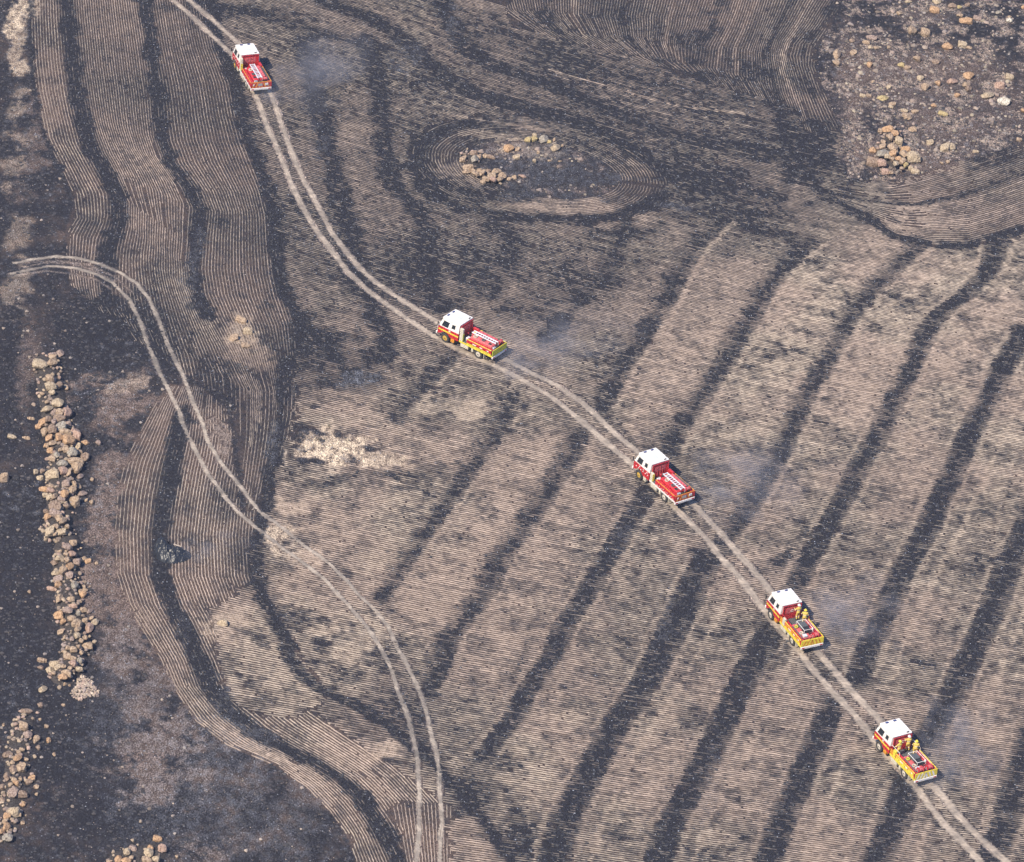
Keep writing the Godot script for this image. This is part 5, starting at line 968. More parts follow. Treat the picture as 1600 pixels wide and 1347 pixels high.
func ground():
	var n := GW * GH
	var raw := PackedByteArray()
	raw.resize(n * 4)
	var trk := PackedByteArray()
	trk.resize(n)
	for k in n:
		raw[k * 4] = clampi(int(burn[k] * 255.0), 0, 255)
		raw[k * 4 + 1] = clampi(int(sand[k] * 255.0), 0, 255)
		raw[k * 4 + 2] = clampi(int(brown[k] * 255.0), 0, 255)
		raw[k * 4 + 3] = clampi(int(ash[k] * 255.0), 0, 255)
		trk[k] = clampi(int(track[k] * 255.0), 0, 255)
	const S := 2048
	var im := Image.create_from_data(GW, GH, false, Image.FORMAT_RGBA8, raw)
	im.resize(S, S, Image.INTERPOLATE_CUBIC)
	var im2 := Image.create_from_data(GW, GH, false, Image.FORMAT_L8, trk)
	im2.resize(S, S, Image.INTERPOLATE_CUBIC)
	var d := im.get_data()
	var tr := im2.get_data()
	var nf := noise_bytes(S, S, .42, 21, 2)
	var nm := noise_bytes(S, S, .07, 22, 4)
	var out := PackedByteArray()
	out.resize(S * S * 3)
	# colours as bytes: bare soil between the rows, char, pale sand, brown soil, ash, driven dust
	var job := func(chunk: int):
		var seed_r := RandomNumberGenerator.new()
		seed_r.seed = 900 + chunk
		var res := PackedByteArray()
		res.resize(S * 128 * 3)
		for q in S * 128:
			var k: int = chunk * S * 128 + q
			var grain: int = nf[k] - 128
			var b: float = d[k * 4] / 255.0 + (nm[k] - 128) * .0022 + grain * .0012
			b = clampf(b, 0.0, 1.0)
			b = b * b * (3.0 - 2.0 * b)
			var r := 92.0 - 50.0 * b
			var g := 78.0 - 36.0 * b
			var u := 71.0 - 24.0 * b
			var s: float = d[k * 4 + 1] / 255.0
			var w: float = d[k * 4 + 2] / 255.0
			var a: float = d[k * 4 + 3] / 255.0
			if w > .02:
				w *= clampf(.65 + grain * .008 + (nm[k] - 128) * .006, 0.0, 1.0)
				r += (118.0 - r) * w
				g += (103.0 - g) * w
				u += (95.0 - u) * w
			if a > .02:
				a *= clampf(.6 + grain * .010 + (nm[k] - 128) * .008, 0.0, 1.0)
				r += (108.0 - r) * a
				g += (110.0 - g) * a
				u += (115.0 - u) * a
			if s > .02:
				s *= clampf(.92 + grain * .005 + (nm[k] - 128) * .007, 0.0, 1.0)
				r += (190.0 - r) * s
				g += (172.0 - g) * s
				u += (148.0 - u) * s
			var t: float = tr[k] / 255.0
			if t > .02:
				t *= clampf(.92 + grain * .005, 0.0, 1.0)
				r += (172.0 - r) * t
				g += (154.0 - g) * t
				u += (139.0 - u) * t
			var v := 1.0 + grain * .0042 + (nm[k] - 128) * .0012
			var z := seed_r.randi() & 1023
			if z < 7 and b > .5: # a fleck of ash or a straw
				r += 62.0
				g += 62.0
				u += 66.0
			elif z > 1000:
				v *= .72
			res[q * 3] = clampi(int(r * v), 0, 255)
			res[q * 3 + 1] = clampi(int(g * v), 0, 255)
			res[q * 3 + 2] = clampi(int(u * v), 0, 255)
		return res
	var rows := []
	rows.resize(16)
	var ids := WorkerThreadPool.add_group_task(func(i: int): rows[i] = job.call(i), 16)
	WorkerThreadPool.wait_for_group_task_completion(ids)
	out.clear()
	for i in 16:
		out.append_array(rows[i])
	var tex := ImageTexture.create_from_image(Image.create_from_data(S, S, false, Image.FORMAT_RGB8, out))
	var relief := NoiseTexture2D.new()
	relief.width = 1024
	relief.height = 1024
	relief.seamless = true
	var fn := FastNoiseLite.new()
	fn.seed = 31
	fn.frequency = .09
	fn.fractal_octaves = 4
	relief.noise = fn
	relief.as_normal_map = true
	relief.bump_strength = 10.0
	var m := StandardMaterial3D.new()
	m.albedo_texture = tex
	m.roughness = 1.0
	m.metallic_specular = .2
	m.texture_repeat = false
	var clods := NoiseTexture2D.new()
	clods.width = 2048
	clods.height = 2048
	var cn := FastNoiseLite.new()
	cn.seed = 33
	cn.frequency = .16
	cn.fractal_octaves = 3
	clods.noise = cn
	m.heightmap_enabled = true
	m.heightmap_texture = clods
	m.heightmap_scale = 7.0
	# clods and cracks as relief, on the same sheet
	var fine := StandardMaterial3D.new()
	fine.albedo_color = Color(.085, .078, .076).linear_to_srgb()
	fine.roughness = 1.0
	fine.normal_enabled = true
	fine.normal_texture = relief
	fine.uv1_triplanar = true
	fine.uv1_world_triplanar = true
	fine.uv1_scale = Vector3.ONE / 24.0
	var mesh := ArrayMesh.new()
	var nx := 240
	var nz := 340
	var V := PackedVector3Array()
	var UVs := PackedVector2Array()
	var N := PackedVector3Array()
	var I := PackedInt32Array()
	for j in nz + 1:
		for i in nx + 1:
			var x := X0 + SX * i / nx
			var z := Z0 + SZ * j / nz
			V.append(Vector3(x, at_height(x, z), z))
			UVs.append(Vector2(float(i) / nx, float(j) / nz))
			var e := .5
			N.append(Vector3(at_height(x - e, z) - at_height(x + e, z), 2 * e, at_height(x, z - e) - at_height(x, z + e)).normalized())
	for j in nz:
		for i in nx:
			var a := j * (nx + 1) + i
			I.append_array(PackedInt32Array([a, a + 1, a + nx + 1, a + 1, a + nx + 2, a + nx + 1]))
	var arr := []
	arr.resize(Mesh.ARRAY_MAX)
	arr[Mesh.ARRAY_VERTEX] = V
	arr[Mesh.ARRAY_NORMAL] = N
	arr[Mesh.ARRAY_TEX_UV] = UVs
	arr[Mesh.ARRAY_INDEX] = I
	mesh.add_surface_from_arrays(Mesh.PRIMITIVE_TRIANGLES, arr)
	mesh.surface_set_material(0, m)
	# the paddocks go on to the horizon
	var B := 2500.0
	var st := begin()
	var x1 := X0 + SX
	var z1 := Z0 + SZ
	for q in [[-B, -B, B, Z0], [-B, z1, B, B], [-B, Z0, X0, z1], [x1, Z0, B, z1]]:
		for c in [[q[0], q[1]], [q[2], q[1]], [q[0], q[3]], [q[2], q[1]], [q[2], q[3]], [q[0], q[3]]]:
			st.set_normal(Vector3.UP)
			st.set_uv(Vector2(c[0], c[1]) / 24.0)
			st.add_vertex(Vector3(c[0], 0, c[1]))
	st.commit(mesh)
	mesh.surface_set_material(1, fine)
	var o := MeshInstance3D.new()
	o.name = "ground"
	o.mesh = mesh
	add_child(o)
	tag(o, "burnt paddock soil of char, ash and brown dust", "", "", "structure")

# ------------------------------------------------------------------ stubble rows
func resample(p: PackedVector2Array, n: int) -> PackedVector2Array:
	var acc := PackedFloat32Array([0.0])
	for i in p.size() - 1:
		acc.append(acc[i] + p[i].distance_to(p[i + 1]))
	var o := PackedVector2Array()
	var k := 0
	for j in n:
		var s := acc[acc.size() - 1] * j / (n - 1)
		while k < p.size() - 2 and acc[k + 1] < s:
			k += 1
		o.append(p[k].lerp(p[k + 1], clampf((s - acc[k]) / max(acc[k + 1] - acc[k], .0001), 0.0, 1.0)))
	return o

func path_length(p: PackedVector2Array) -> float:
	var s := 0.0
	for i in p.size() - 1:
		s += p[i].distance_to(p[i + 1])
	return s

func stubble():
	var what := {"main": "rows of short burnt stubble across the wide east paddock", "mid": "rows of pale stubble on the wedge between two dark strips",
		"west": "rows of short stubble bending down the west paddock strips", "south_west": "curved rows of tan stubble round the smouldering heap",
		"north": "swirling rows of stubble along the top of the paddock", "east": "rows of stubble sweeping below the stony rise",
		"foot": "straight rows of stubble under the old wheel ruts", "ring": "rings of stubble round the stony island"}
	for ri in REGIONS.size():
		var g := []
		for a in REGIONS[ri][3]:
			g.append(points(a))
		var V := PackedVector3Array()
		var N := PackedVector3Array()
		var C := PackedColorArray()
		var I := PackedInt32Array()
		for gi in g.size() - 1:
			var steps := int(max(path_length(g[gi]), path_length(g[gi + 1])) / .23)
			var A := resample(g[gi], steps)
			var B := resample(g[gi + 1], steps)
			# rows are counted by the distance square to them; where the guides close up, every second or third runs out
			var gaps := PackedFloat32Array()
			gaps.resize(steps)
			var wide := []
			for i in range(2, steps - 2):
				var dir := (A[i + 1] - A[i - 1]).normalized()
				gaps[i] = absf(dir.cross(B[i] - A[i]))
				wide.append(gaps[i])
			wide.sort()
			var rows := maxi(1, int(wide[int(wide.size() * .85)] / ROW_GAP))
			for k in rows:
				var t0 := (k + .5) / rows
				var linked := false
				var drift := 0.0
				var spare := rng.randf_range(.6, 1.15)
				var tint_row := rng.randf_range(.82, 1.12)
				for i in range(2, steps - 2):
					var thin := gaps[i] / rows
					if (thin < .22 * spare and k % 2 == 1) or (thin < .12 * spare and k % 4 == 2) or thin < .05:
						linked = false
						continue
					var P := A[i].lerp(B[i], t0)
					if P.x < X0 + 1 or P.x > X0 + SX - 1 or P.y < Z0 + 1 or P.y > Z0 + SZ - 1:
						linked = false
						continue
					var c := cell(P.x, P.y)
					var edge := cell(P.x + (n_mid[c] - 128) * .009 + rng.randf_range(-.2, .2), P.y + (n_mid[c] - 128) * .009)
					if zone[edge] != ri + 1 or track[c] > .45 or sand[c] > .55 + .2 * rng.randf():
						linked = false
						continue
					var b := burn[c] + (n_fine[c] - 128) * .0031 + rng.randf_range(-.10, .10) + drift
					drift = clampf(drift * .96 + rng.randf_range(-.03, .03), -.1, .1)
					var alive := 1.0 - b
					if alive < .10 and rng.randf() < .75:
						linked = false
						continue
					if rng.randf() < .008:
						linked = false
					var T := (A[i + 1].lerp(B[i + 1], t0) - A[i - 1].lerp(B[i - 1], t0)).normalized()
					var side := Vector2(-T.y, T.x)
					alive = clampf(alive, 0.0, 1.0)
					var half := rng.randf_range(.040, .068)
					var tall := rng.randf_range(.03, .07) + .05 * alive
					P += side * rng.randf_range(-.022, .022)
					var y := at_height(P.x, P.y)
					var s3 := Vector3(side.x, 0, side.y)
					var mid := Vector3(P.x, y, P.y)
					var q := clampf(alive * 1.30 - .06, 0.0, 1.0)
					var straw := Color(.39, .312, .26).lerp(Color(.43, .36, .292), clampf((n_wide[c] - 110) / 60.0, 0.0, 1.0))
					var col := Color(.05, .05, .055).lerp(straw, q) * (tint_row * rng.randf_range(.78, 1.16))
					if brown[c] > .3:
						col = col.lerp(Color(.24, .19, .15), .4)
					var base := V.size()
					V.append(mid - s3 * half - Vector3(0, .01, 0))
					V.append(mid + Vector3(0, tall, 0))
					V.append(mid + s3 * half - Vector3(0, .01, 0))
					N.append((Vector3.UP * .7 - s3).normalized())
					N.append(Vector3.UP)
					N.append((Vector3.UP * .7 + s3).normalized())
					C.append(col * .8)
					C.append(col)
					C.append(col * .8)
					if linked:
						I.append_array(PackedInt32Array([base - 3, base, base - 2, base - 2, base, base + 1, base - 2, base + 1, base - 1, base - 1, base + 1, base + 2]))
					linked = true
		var arr := []
		arr.resize(Mesh.ARRAY_MAX)
		arr[Mesh.ARRAY_VERTEX] = V
		arr[Mesh.ARRAY_NORMAL] = N
		arr[Mesh.ARRAY_COLOR] = C
		arr[Mesh.ARRAY_INDEX] = I
		var mesh := ArrayMesh.new()
		mesh.add_surface_from_arrays(Mesh.PRIMITIVE_TRIANGLES, arr)
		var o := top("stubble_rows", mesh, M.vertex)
		tag(o, what[REGIONS[ri][0]], "stubble", "", "stuff")
		print(REGIONS[ri][0], " row triangles ", I.size() / 3)

# ------------------------------------------------------------------ wheel ruts
func ruts():
	for set_ in [[RUTS_CONVOY, .38, Color(.52, .425, .33), "wheel_rut"], [RUTS_OLD, .235, Color(.49, .41, .325), "wheel_rut"]]:
		for a in set_[0]:
			var p := points(a)
			var n := int(path_length(p) / .16)
			p = resample(p, n)
			var st := begin()
			var rows := []
			var wob := FastNoiseLite.new()
			wob.seed = rng.randi() % 1000
			wob.frequency = .05
			var old: bool = set_[0] == RUTS_OLD
			for i in n:
				var T := (p[mini(i + 1, n - 1)] - p[maxi(i - 1, 0)]).normalized()
				var s := Vector2(-T.y, T.x)
				var ring := []
				var w0: float = set_[1] * (1.0 + .35 * wob.get_noise_1d(i)) * (lerpf(.72, 1.15, clampf((p[i].y + 70.0) / 100.0, 0.0, 1.0)) if not old else 1.0)
				var wl := w0 * (1.0 + rng.randf_range(-.35, .30))
				var wr := w0 * (1.0 + rng.randf_range(-.35, .30))
				var worn := clampf(.75 + .9 * wob.get_noise_1d(i * 1.7 + 500.0), 0.55 if old else .65, 1.0)
				for j in 5:
					var off: float = [-wl, -wl * .5, 0.0, wr * .5, wr][j]
					var q := p[i] + s * (off + .12 * wob.get_noise_1d(i * .6 + 90.0))
					var lift: float = [.002, .024, .014, .024, .002][j] + rng.randf_range(-.002, .012)
					var cc := cell(q.x, q.y)
					var soil := Color(.085, .075, .072).lerp(Color(.045, .046, .052), clampf(burn[cc], 0.0, 1.0))
					var keep: float = worn * ([.35, .9, .8, .9, .35][j]) * rng.randf_range(.65, 1.15)
					if burn[cc] > .75: keep *= .7 if old else .85
					ring.append([Vector3(q.x, at_height(q.x, q.y) + lift, q.y), soil.lerp(set_[2], clampf(keep, 0.0, 1.0)) * rng.randf_range(.85, 1.1)])
				rows.append(ring)
			for i in n - 1:
				for j in 4:
					for v in [rows[i][j], rows[i + 1][j], rows[i][j + 1], rows[i][j + 1], rows[i + 1][j], rows[i + 1][j + 1]]:
						st.set_color(v[1])
						st.add_vertex(v[0])
			st.generate_normals()
			var o := top("wheel_rut", st.commit(), M.vertex)
			tag(o, "pale dusty wheel rut under the convoy of trucks" if set_[0] == RUTS_CONVOY else "older wheel rut curving in from the west margin", "", "", "structure")

# ------------------------------------------------------------------ rocks
func rock_mesh(sd: int, planes: int, chop := .78) -> ArrayMesh:
	var r := RandomNumberGenerator.new()
	r.seed = sd
	var cuts := []
	for i in planes:
		var v := Vector3(r.randfn(), r.randfn(), r.randfn()).normalized()
		cuts.append([v, r.randf_range(chop, .92)])
	var sph := SphereMesh.new()
	sph.radial_segments = 20
	sph.rings = 12
	sph.radius = 1.0
	sph.height = 2.0
	var a := sph.get_mesh_arrays()
	var V: PackedVector3Array = a[Mesh.ARRAY_VERTEX]
	var nz := FastNoiseLite.new()
	nz.seed = sd
	nz.frequency = .9
	for i in V.size():
		var d := V[i].normalized()
		var l := 1.12
		for c in cuts:
			var k: float = d.dot(c[0])
			if k > .05:
				l = min(l, c[1] / k)
		l *= 1.0 + .10 * nz.get_noise_3dv(d * 2.0)
		V[i] = d * l
	# fit the unit box, base at -0.5
	var box := AABB(V[0], Vector3.ZERO)
	for v in V:
		box = box.expand(v)
	for i in V.size():
		V[i] = (V[i] - box.get_center()) / box.size
	var idx: PackedInt32Array = a[Mesh.ARRAY_INDEX]
	var st := begin()
	st.set_smooth_group(-1)
	for i in idx:
		st.add_vertex(V[i])
	st.generate_normals()
	return st.commit()

func rock_material(c: Color, sd: int) -> StandardMaterial3D:
	var m := mat(c, .95)
	m.metallic_specular = .2
	var n := FastNoiseLite.new()
	n.seed = sd
	n.frequency = .03
	n.fractal_octaves = 5
	var g := Gradient.new()
	g.offsets = PackedFloat32Array([.2, .42, .6, .85])
	g.colors = PackedColorArray([Color(.55, .50, .50), Color(.86, .83, .80), Color(1, .98, .95), Color(1, 1, 1)])
	var t := NoiseTexture2D.new()
	t.width = 256
	t.height = 256
	t.seamless = true
	t.noise = n
	t.color_ramp = g
	m.albedo_texture = t
	m.uv1_triplanar = true
	m.uv1_world_triplanar = true
	m.uv1_scale = Vector3.ONE / 1.7
	return m

func rocks():
	var kinds := []
	for i in 12:
		kinds.append(rock_mesh(100 + i * 7, 10 + i % 5 * 2, .52 + .03 * (i % 4)))
	var mats := {}
	var sd := 40
	for k in TONES:
		mats[k] = rock_material(TONES[k][1], sd)
		sd += 1
	var where := {0: "the upper west heap", 1: "the middle west heap", 2: "the lower west heap", 3: "the bottom heap",
		4: "the cluster on the rise", 5: "the stony rise", 6: "the crescent on the stony island", 7: "the stony island", 8: "the furrows", 9: "the charred west margin", 10: "the small bare outcrop"}
	var along := {0: "at the top of", 1: "near the top of", 2: "in the upper middle of", 3: "in the lower middle of", 4: "near the foot of", 5: "at the foot of"}
	var across := {0: "west flank", 1: "core", 2: "east flank"}
	var rest := begin()
	var i := 0
	for r in ROCKS:
		var w: float = r[3]
		var k := clampf(r[4] / .83, .55 * w, 1.5 * w)
		var tall := clampf(k * rng.randf_range(.66, .84), .3 * w, 1.1 * w)
		var basis := Basis(Vector3.UP, rng.randf_range(-.3, .3)) * Basis(Vector3.RIGHT, rng.randf_range(-.14, .14)) * Basis.from_scale(Vector3(w, tall, k) * (1.26 if r[6] in [0, 1, 3, 4, 6] else 1.18))
		var y: float = at_height(r[0], r[1]) + r[2] + tall * .5 - tall * .26
		var xf := Transform3D(basis, Vector3(r[0], y, r[1]))
		var kind: Mesh = kinds[(i * 5 + int(w * 100)) % 12]
		i += 1
		if r[9] == 0:
			rest.append_from(kind, 0, xf)
			continue
		var o := top("rock", kind, mats[r[5]])
		o.transform = xf
		var size := "large" if w > .95 else "mid-sized" if w > .6 else "small"
		var shape := "slab" if w > 1.5 * k or k > 1.35 * w else "rock"
		var spot: String
		if r[6] == 8: spot = "alone among the furrows below the smouldering heap"
		elif r[6] in [5, 7, 9, 10]:
			spot = "%s %s %s" % [["far back on", "towards the back of", "just behind the middle of", "just before the middle of", "towards the front of", "at the front of"][r[7]], where[r[6]], ["lying west", "lying between others", "lying east"][r[8]]]
		else: spot = "%s %s, %s" % [along[r[7]], where[r[6]], across[r[8]]]
		tag(o, "%s %s %s %s" % [size, TONES[r[5]][0], shape, spot], "rock", "rocks in " + where[r[6]])
	# tell apart those that would read the same
	var alike := {}
	for o in get_children():
		if o.name.begins_with("rock"):
			var l: String = o.get_meta("label", "")
			if not alike.has(l): alike[l] = []
			alike[l].append(o)
	for l in alike:
		var a: Array = alike[l]
		if a.size() == 2:
			a.sort_custom(func(u, v): return u.scale.x * u.scale.z > v.scale.x * v.scale.z)
			var more: String = l if l.split(" ").size() <= 13 else l.replace("lying between others", "midway").replace("just ", "")
			a[0].set_meta("label", more + ", larger twin")
			a[1].set_meta("label", more + ", smaller twin")
	rest.generate_normals()
	var small := top("loose_rocks", rest.commit(), mats["t"])
	tag(small, "small leftover stones among the rock heaps", "stones", "", "stuff")
	# earth and rubble that the heaps stand on
	var earth := rock_material(Color(.075, .07, .07), 70)
	var fill_in := []
	var chips: Mesh = kinds[3]
	for mo in MOUNDS:
		var pl := points(mo[2])
		var half: float = mo[0]
		var box := Rect2(pl[0], Vector2.ZERO)
		for p in pl:
			box = box.expand(p)
		box = box.grow(half * 2.4)
		var st := begin()
		var g := .35
		var nx := int(box.size.x / g)
		var nz := int(box.size.y / g)
		var hs := PackedFloat32Array()
		for b in nz + 1:
			for a in nx + 1:
				var q := box.position + Vector2(a, b) * g
				hs.append(mound_height(q, pl, half, mo[1]) + rng.randf_range(-.05, .05))
		var set_tri := func(list):
			for v in list:
				st.add_vertex(v)
		var any := 0
		for b in nz:
			for a in nx:
				var h := [hs[b * (nx + 1) + a], hs[b * (nx + 1) + a + 1], hs[(b + 1) * (nx + 1) + a], hs[(b + 1) * (nx + 1) + a + 1]]
				if h.max() < 0.0: continue
				var v := []
				for c in 4:
					var q := box.position + Vector2(a + c % 2, b + c / 2) * g
					v.append(Vector3(q.x, at_height(q.x, q.y) + h[c], q.y))
				set_tri.call([v[0], v[1], v[2], v[1], v[3], v[2]])
				any += 1
		st.generate_normals()
		var o := top("rubble", st.commit(), earth)
		tag(o, "dark earth and rubble packed under a rock heap", "rubble", "", "stuff")
		for n in int(path_length(pl) * half * 26.0):
			var q := box.position + Vector2(rng.randf() * box.size.x, rng.randf() * box.size.y)
			var h := mound_height(q, pl, half * 1.12, mo[1])
			if h < .02 and rng.randf() < .9 or h < -.4: continue
			var s := rng.randf_range(.18, .46)
			var tn: Color = [Color(.40, .315, .235), Color(.33, .265, .235), Color(.42, .305, .25), Color(.29, .225, .18), Color(.46, .36, .26)][rng.randi() % 5]
			fill_in.append([Transform3D(Basis(Vector3(rng.randfn(), rng.randfn(), rng.randfn()).normalized(), rng.randf() * TAU).scaled(Vector3(s, s * .8, s)), Vector3(q.x, at_height(q.x, q.y) + max(h, 0.0) + s * .18, q.y)), tn * rng.randf_range(.6, .95)])
	var sunk := []
	for n in 3000:
		var isle := rng.randf() < .2
		var x := rng.randf_range(-8.0, 14.0) if isle else rng.randf_range(24.0, 60.0)
		var z := rng.randf_range(-56.0, -42.0) if isle else rng.randf_range(-108.0, -55.0)
		var c := cell(x, z)
		if zone[c] != 0 or brown[c] + sand[c] + rng.randf() * .5 < .62: continue
		var s := rng.randf_range(.14, .34) * (1.9 if rng.randf() < .16 else 1.0)
		var tn: Color = [Color(.34, .275, .225), Color(.29, .24, .215), Color(.36, .28, .235), Color(.26, .215, .18), Color(.40, .34, .26)][rng.randi() % 5]
		sunk.append([Transform3D(Basis(Vector3.UP, rng.randf() * TAU) * Basis(Vector3.RIGHT, rng.randf_range(-.3, .3)).scaled(Vector3(s * 1.2, s * .7, s)), Vector3(x, at_height(x, z) + s * .08, z)), tn * rng.randf_range(.45, .95)])
	scatter("half_buried_stones", kinds[10], sunk, "dusty half-buried rubble covering the stony rise and island")
	scatter("heap_stones", kinds[9], fill_in, "smaller stones wedged between the rocks of the heaps")
	# small stones heaped up
	var mm := MultiMesh.new()
	mm.transform_format = MultiMesh.TRANSFORM_3D
	mm.use_colors = true
	mm.mesh = kinds[5]
	mm.instance_count = 620
	for n in 620:
		var a := rng.randf() * TAU
		var edge := 1.15 + .25 * sin(a * 3.0 + 1.0) + .15 * sin(a * 5.0)
		var u := sqrt(rng.randf())
		var d := u * edge
		var x := -36.18 + cos(a) * d * .95
		var z := 49.4 + sin(a) * d * 1.5
		var s := rng.randf_range(.09, .20) * (1.7 if rng.randf() < .12 else 1.0)
		mm.set_instance_transform(n, Transform3D(Basis(Vector3(rng.randfn(), rng.randfn(), rng.randfn()).normalized(), rng.randf() * TAU).scaled(Vector3.ONE * s), Vector3(x, .30 * (1.0 - u * u) + s * .15 + rng.randf_range(0.0, .05), z)))
		mm.set_instance_color(n, [Color(.44, .33, .27), Color(.40, .32, .25), Color(.33, .265, .235), Color(.48, .40, .32)][rng.randi() % 4] * rng.randf_range(.6, 1.15))
	var heap := MultiMeshInstance3D.new()
	heap.name = "stone_heap"
	heap.multimesh = mm
	heap.material_override = M.vertex
	add_child(heap)
	tag(heap, "low heap of fist-sized pinkish stones below the middle rock heap", "stone heap", "", "stuff")
	M.rock_kinds = kinds

func mound_height(q: Vector2, pl: PackedVector2Array, half: float, tall: float) -> float:
	var best := 1e9
	for i in pl.size() - 1:
		var c := Geometry2D.get_closest_point_to_segment(q, pl[i], pl[i + 1])
		var v := q - c
		best = min(best, Vector2(v.x, v.y * .75).length())
	var d := best / half
	return tall * .8 * (1.0 - d * d)

func smouldering_heap():
	var root := Node3D.new()
	root.name = numbered("smouldering_heap")
	add_child(root)
	root.position = Vector3(-30.95, at_height(-30.9, 26.9), 26.9)
	tag(root, "glossy black crumpled smouldering heap on the curved rows", "burnt heap")
	var lobes := [[-1.0, -1.0, .72, .62], [-.75, -.2, .85, .62], [-.35, .35, 1.0, .68], [.35, .45, 1.0, .62], [.95, .35, .85, .5], [1.45, .15, .6, .28]]
	var nz := FastNoiseLite.new()
	nz.seed = 9
	nz.frequency = .9
	nz.fractal_octaves = 4
	var st := begin()
	var g := .07
	var n := 66
	var H := func(x: float, z: float) -> float:
		var h := 0.0
		for l in lobes:
			var d: float = Vector2((x - l[0]) / l[2], (z - l[1]) / (l[2] * 1.15)).length_squared()
			h += pow(l[3] * max(0.0, 1.0 - d), 3.0)
		h = 1.5 * pow(h, 1.0 / 3.0)
		return h * (1.0 + .45 * nz.get_noise_2d(x * 2.2, z * 2.2)) + (.14 * nz.get_noise_2d(x * 5, z * 5) if h > .02 else -.12)
	for j in n:
		for i in n:
			var q := []
			var high := -1.0
			for c in [[0, 0], [1, 0], [0, 1], [1, 1]]:
				var x: float = (i + c[0] - n / 2.0) * g
				var z: float = (j + c[1] - n / 2.0) * g
				var h: float = H.call(x, z)
				high = max(high, h)
				q.append(Vector3(x, h, z))
			if high < 0.0: continue
			for c in [0, 1, 2, 1, 3, 2]:
				var v: Vector3 = q[c]
				st.add_vertex(v)
	st.generate_normals()
	var m := mat(Color(.018, .021, .028), .40)
	part("char_mound", st, m, root)
	for l in [[.55, -.95, .35, .9, .5], [.95, -.75, .12, .7, .2], [.2, -.8, .2, .6, -.4]]:
		var lg := begin()
		tube(lg, Vector3(l[0] - .5 * l[3] * cos(l[4]), l[2] - .05, l[1] - .5 * l[3] * sin(l[4])), Vector3(l[0] + .5 * l[3] * cos(l[4]), l[2] + .08, l[1] + .5 * l[3] * sin(l[4])), .07, .05, 7)
		part("half_burnt_log", lg, mat(Color(.36, .31, .27), .9), root)

# ------------------------------------------------------------------ shapes
func tri(st: SurfaceTool, a: Vector3, b: Vector3, c: Vector3, inside: Vector3):
	var n := (b - a).cross(c - a)
	if n.length_squared() < 1e-14: return
	n = n.normalized()
	if n.dot((a + b + c) / 3.0 - inside) < 0.0:
		n = -n
	else:
		var s := b
		b = c
		c = s
	for v in [a, b, c]:
		st.set_normal(n)
		st.add_vertex(v)

func quad(st: SurfaceTool, a: Vector3, b: Vector3, c: Vector3, d: Vector3, inside: Vector3):
	tri(st, a, b, c, inside)
	tri(st, a, c, d, inside)

func hexa(st: SurfaceTool, p: Array):
	# p: four corners below, four above, in the same turn
	var m := Vector3.ZERO
	for v in p: m += v / 8.0
	quad(st, p[0], p[1], p[2], p[3], m)
	quad(st, p[4], p[5], p[6], p[7], m)
	for i in 4:
		var j := (i + 1) % 4
		quad(st, p[i], p[j], p[j + 4], p[i + 4], m)

func box(st: SurfaceTool, x0: float, x1: float, y0: float, y1: float, f0: float, f1: float, b := .02):
	# a box with chamfered edges; f runs forward along the truck
	var c := Vector3((x0 + x1) / 2, (y0 + y1) / 2, -(f0 + f1) / 2)
	var h := Vector3(absf(x1 - x0) / 2, absf(y1 - y0) / 2, absf(f1 - f0) / 2)
	b = min(b, min(h.x, min(h.y, h.z)) * .8)
	var P := func(sx: int, sy: int, sz: int, ax: int) -> Vector3:
		var v := Vector3(sx * h.x, sy * h.y, sz * h.z)
		if ax != 0: v.x -= sx * b
		if ax != 1: v.y -= sy * b
		if ax != 2: v.z -= sz * b
		return c + v
	for s in [-1, 1]:
		quad(st, P.call(s, -1, -1, 0), P.call(s, 1, -1, 0), P.call(s, 1, 1, 0), P.call(s, -1, 1, 0), c)
		quad(st, P.call(-1, s, -1, 1), P.call(1, s, -1, 1), P.call(1, s, 1, 1), P.call(-1, s, 1, 1), c)
		quad(st, P.call(-1, -1, s, 2), P.call(1, -1, s, 2), P.call(1, 1, s, 2), P.call(-1, 1, s, 2), c)
		for t in [-1, 1]:
			quad(st, P.call(s, t, -1, 0), P.call(s, t, 1, 0), P.call(s, t, 1, 1), P.call(s, t, -1, 1), c)
			quad(st, P.call(s, -1, t, 0), P.call(s, 1, t, 0), P.call(s, 1, t, 2), P.call(s, -1, t, 2), c)
			quad(st, P.call(-1, s, t, 1), P.call(1, s, t, 1), P.call(1, s, t, 2), P.call(-1, s, t, 2), c)
			for u in [-1, 1]:
				tri(st, P.call(s, t, u, 0), P.call(s, t, u, 1), P.call(s, t, u, 2), c)

func boxed(called: String, m: Material, parent: Node, d: Array, b := .02) -> MeshInstance3D:
	var st := begin()
	box(st, d[0], d[1], d[2], d[3], d[4], d[5], b)
	return part(called, st, m, parent)

func tube(st: SurfaceTool, a: Vector3, b: Vector3, ra: float, rb: float, n := 8):
	var ax := (b - a).normalized()
	var u := ax.cross(Vector3.UP if absf(ax.y) < .9 else Vector3.RIGHT).normalized()
	var w := ax.cross(u)
	for i in n:
		var t0 := TAU * i / n
		var t1 := TAU * (i + 1) / n
		var d0 := u * cos(t0) + w * sin(t0)
		var d1 := u * cos(t1) + w * sin(t1)
		quad(st, a + d0 * ra, a + d1 * ra, b + d1 * rb, b + d0 * rb, (a + b) / 2)
		tri(st, a, a + d0 * ra, a + d1 * ra, (a + b) / 2)
		tri(st, b, b + d0 * rb, b + d1 * rb, (a + b) / 2)

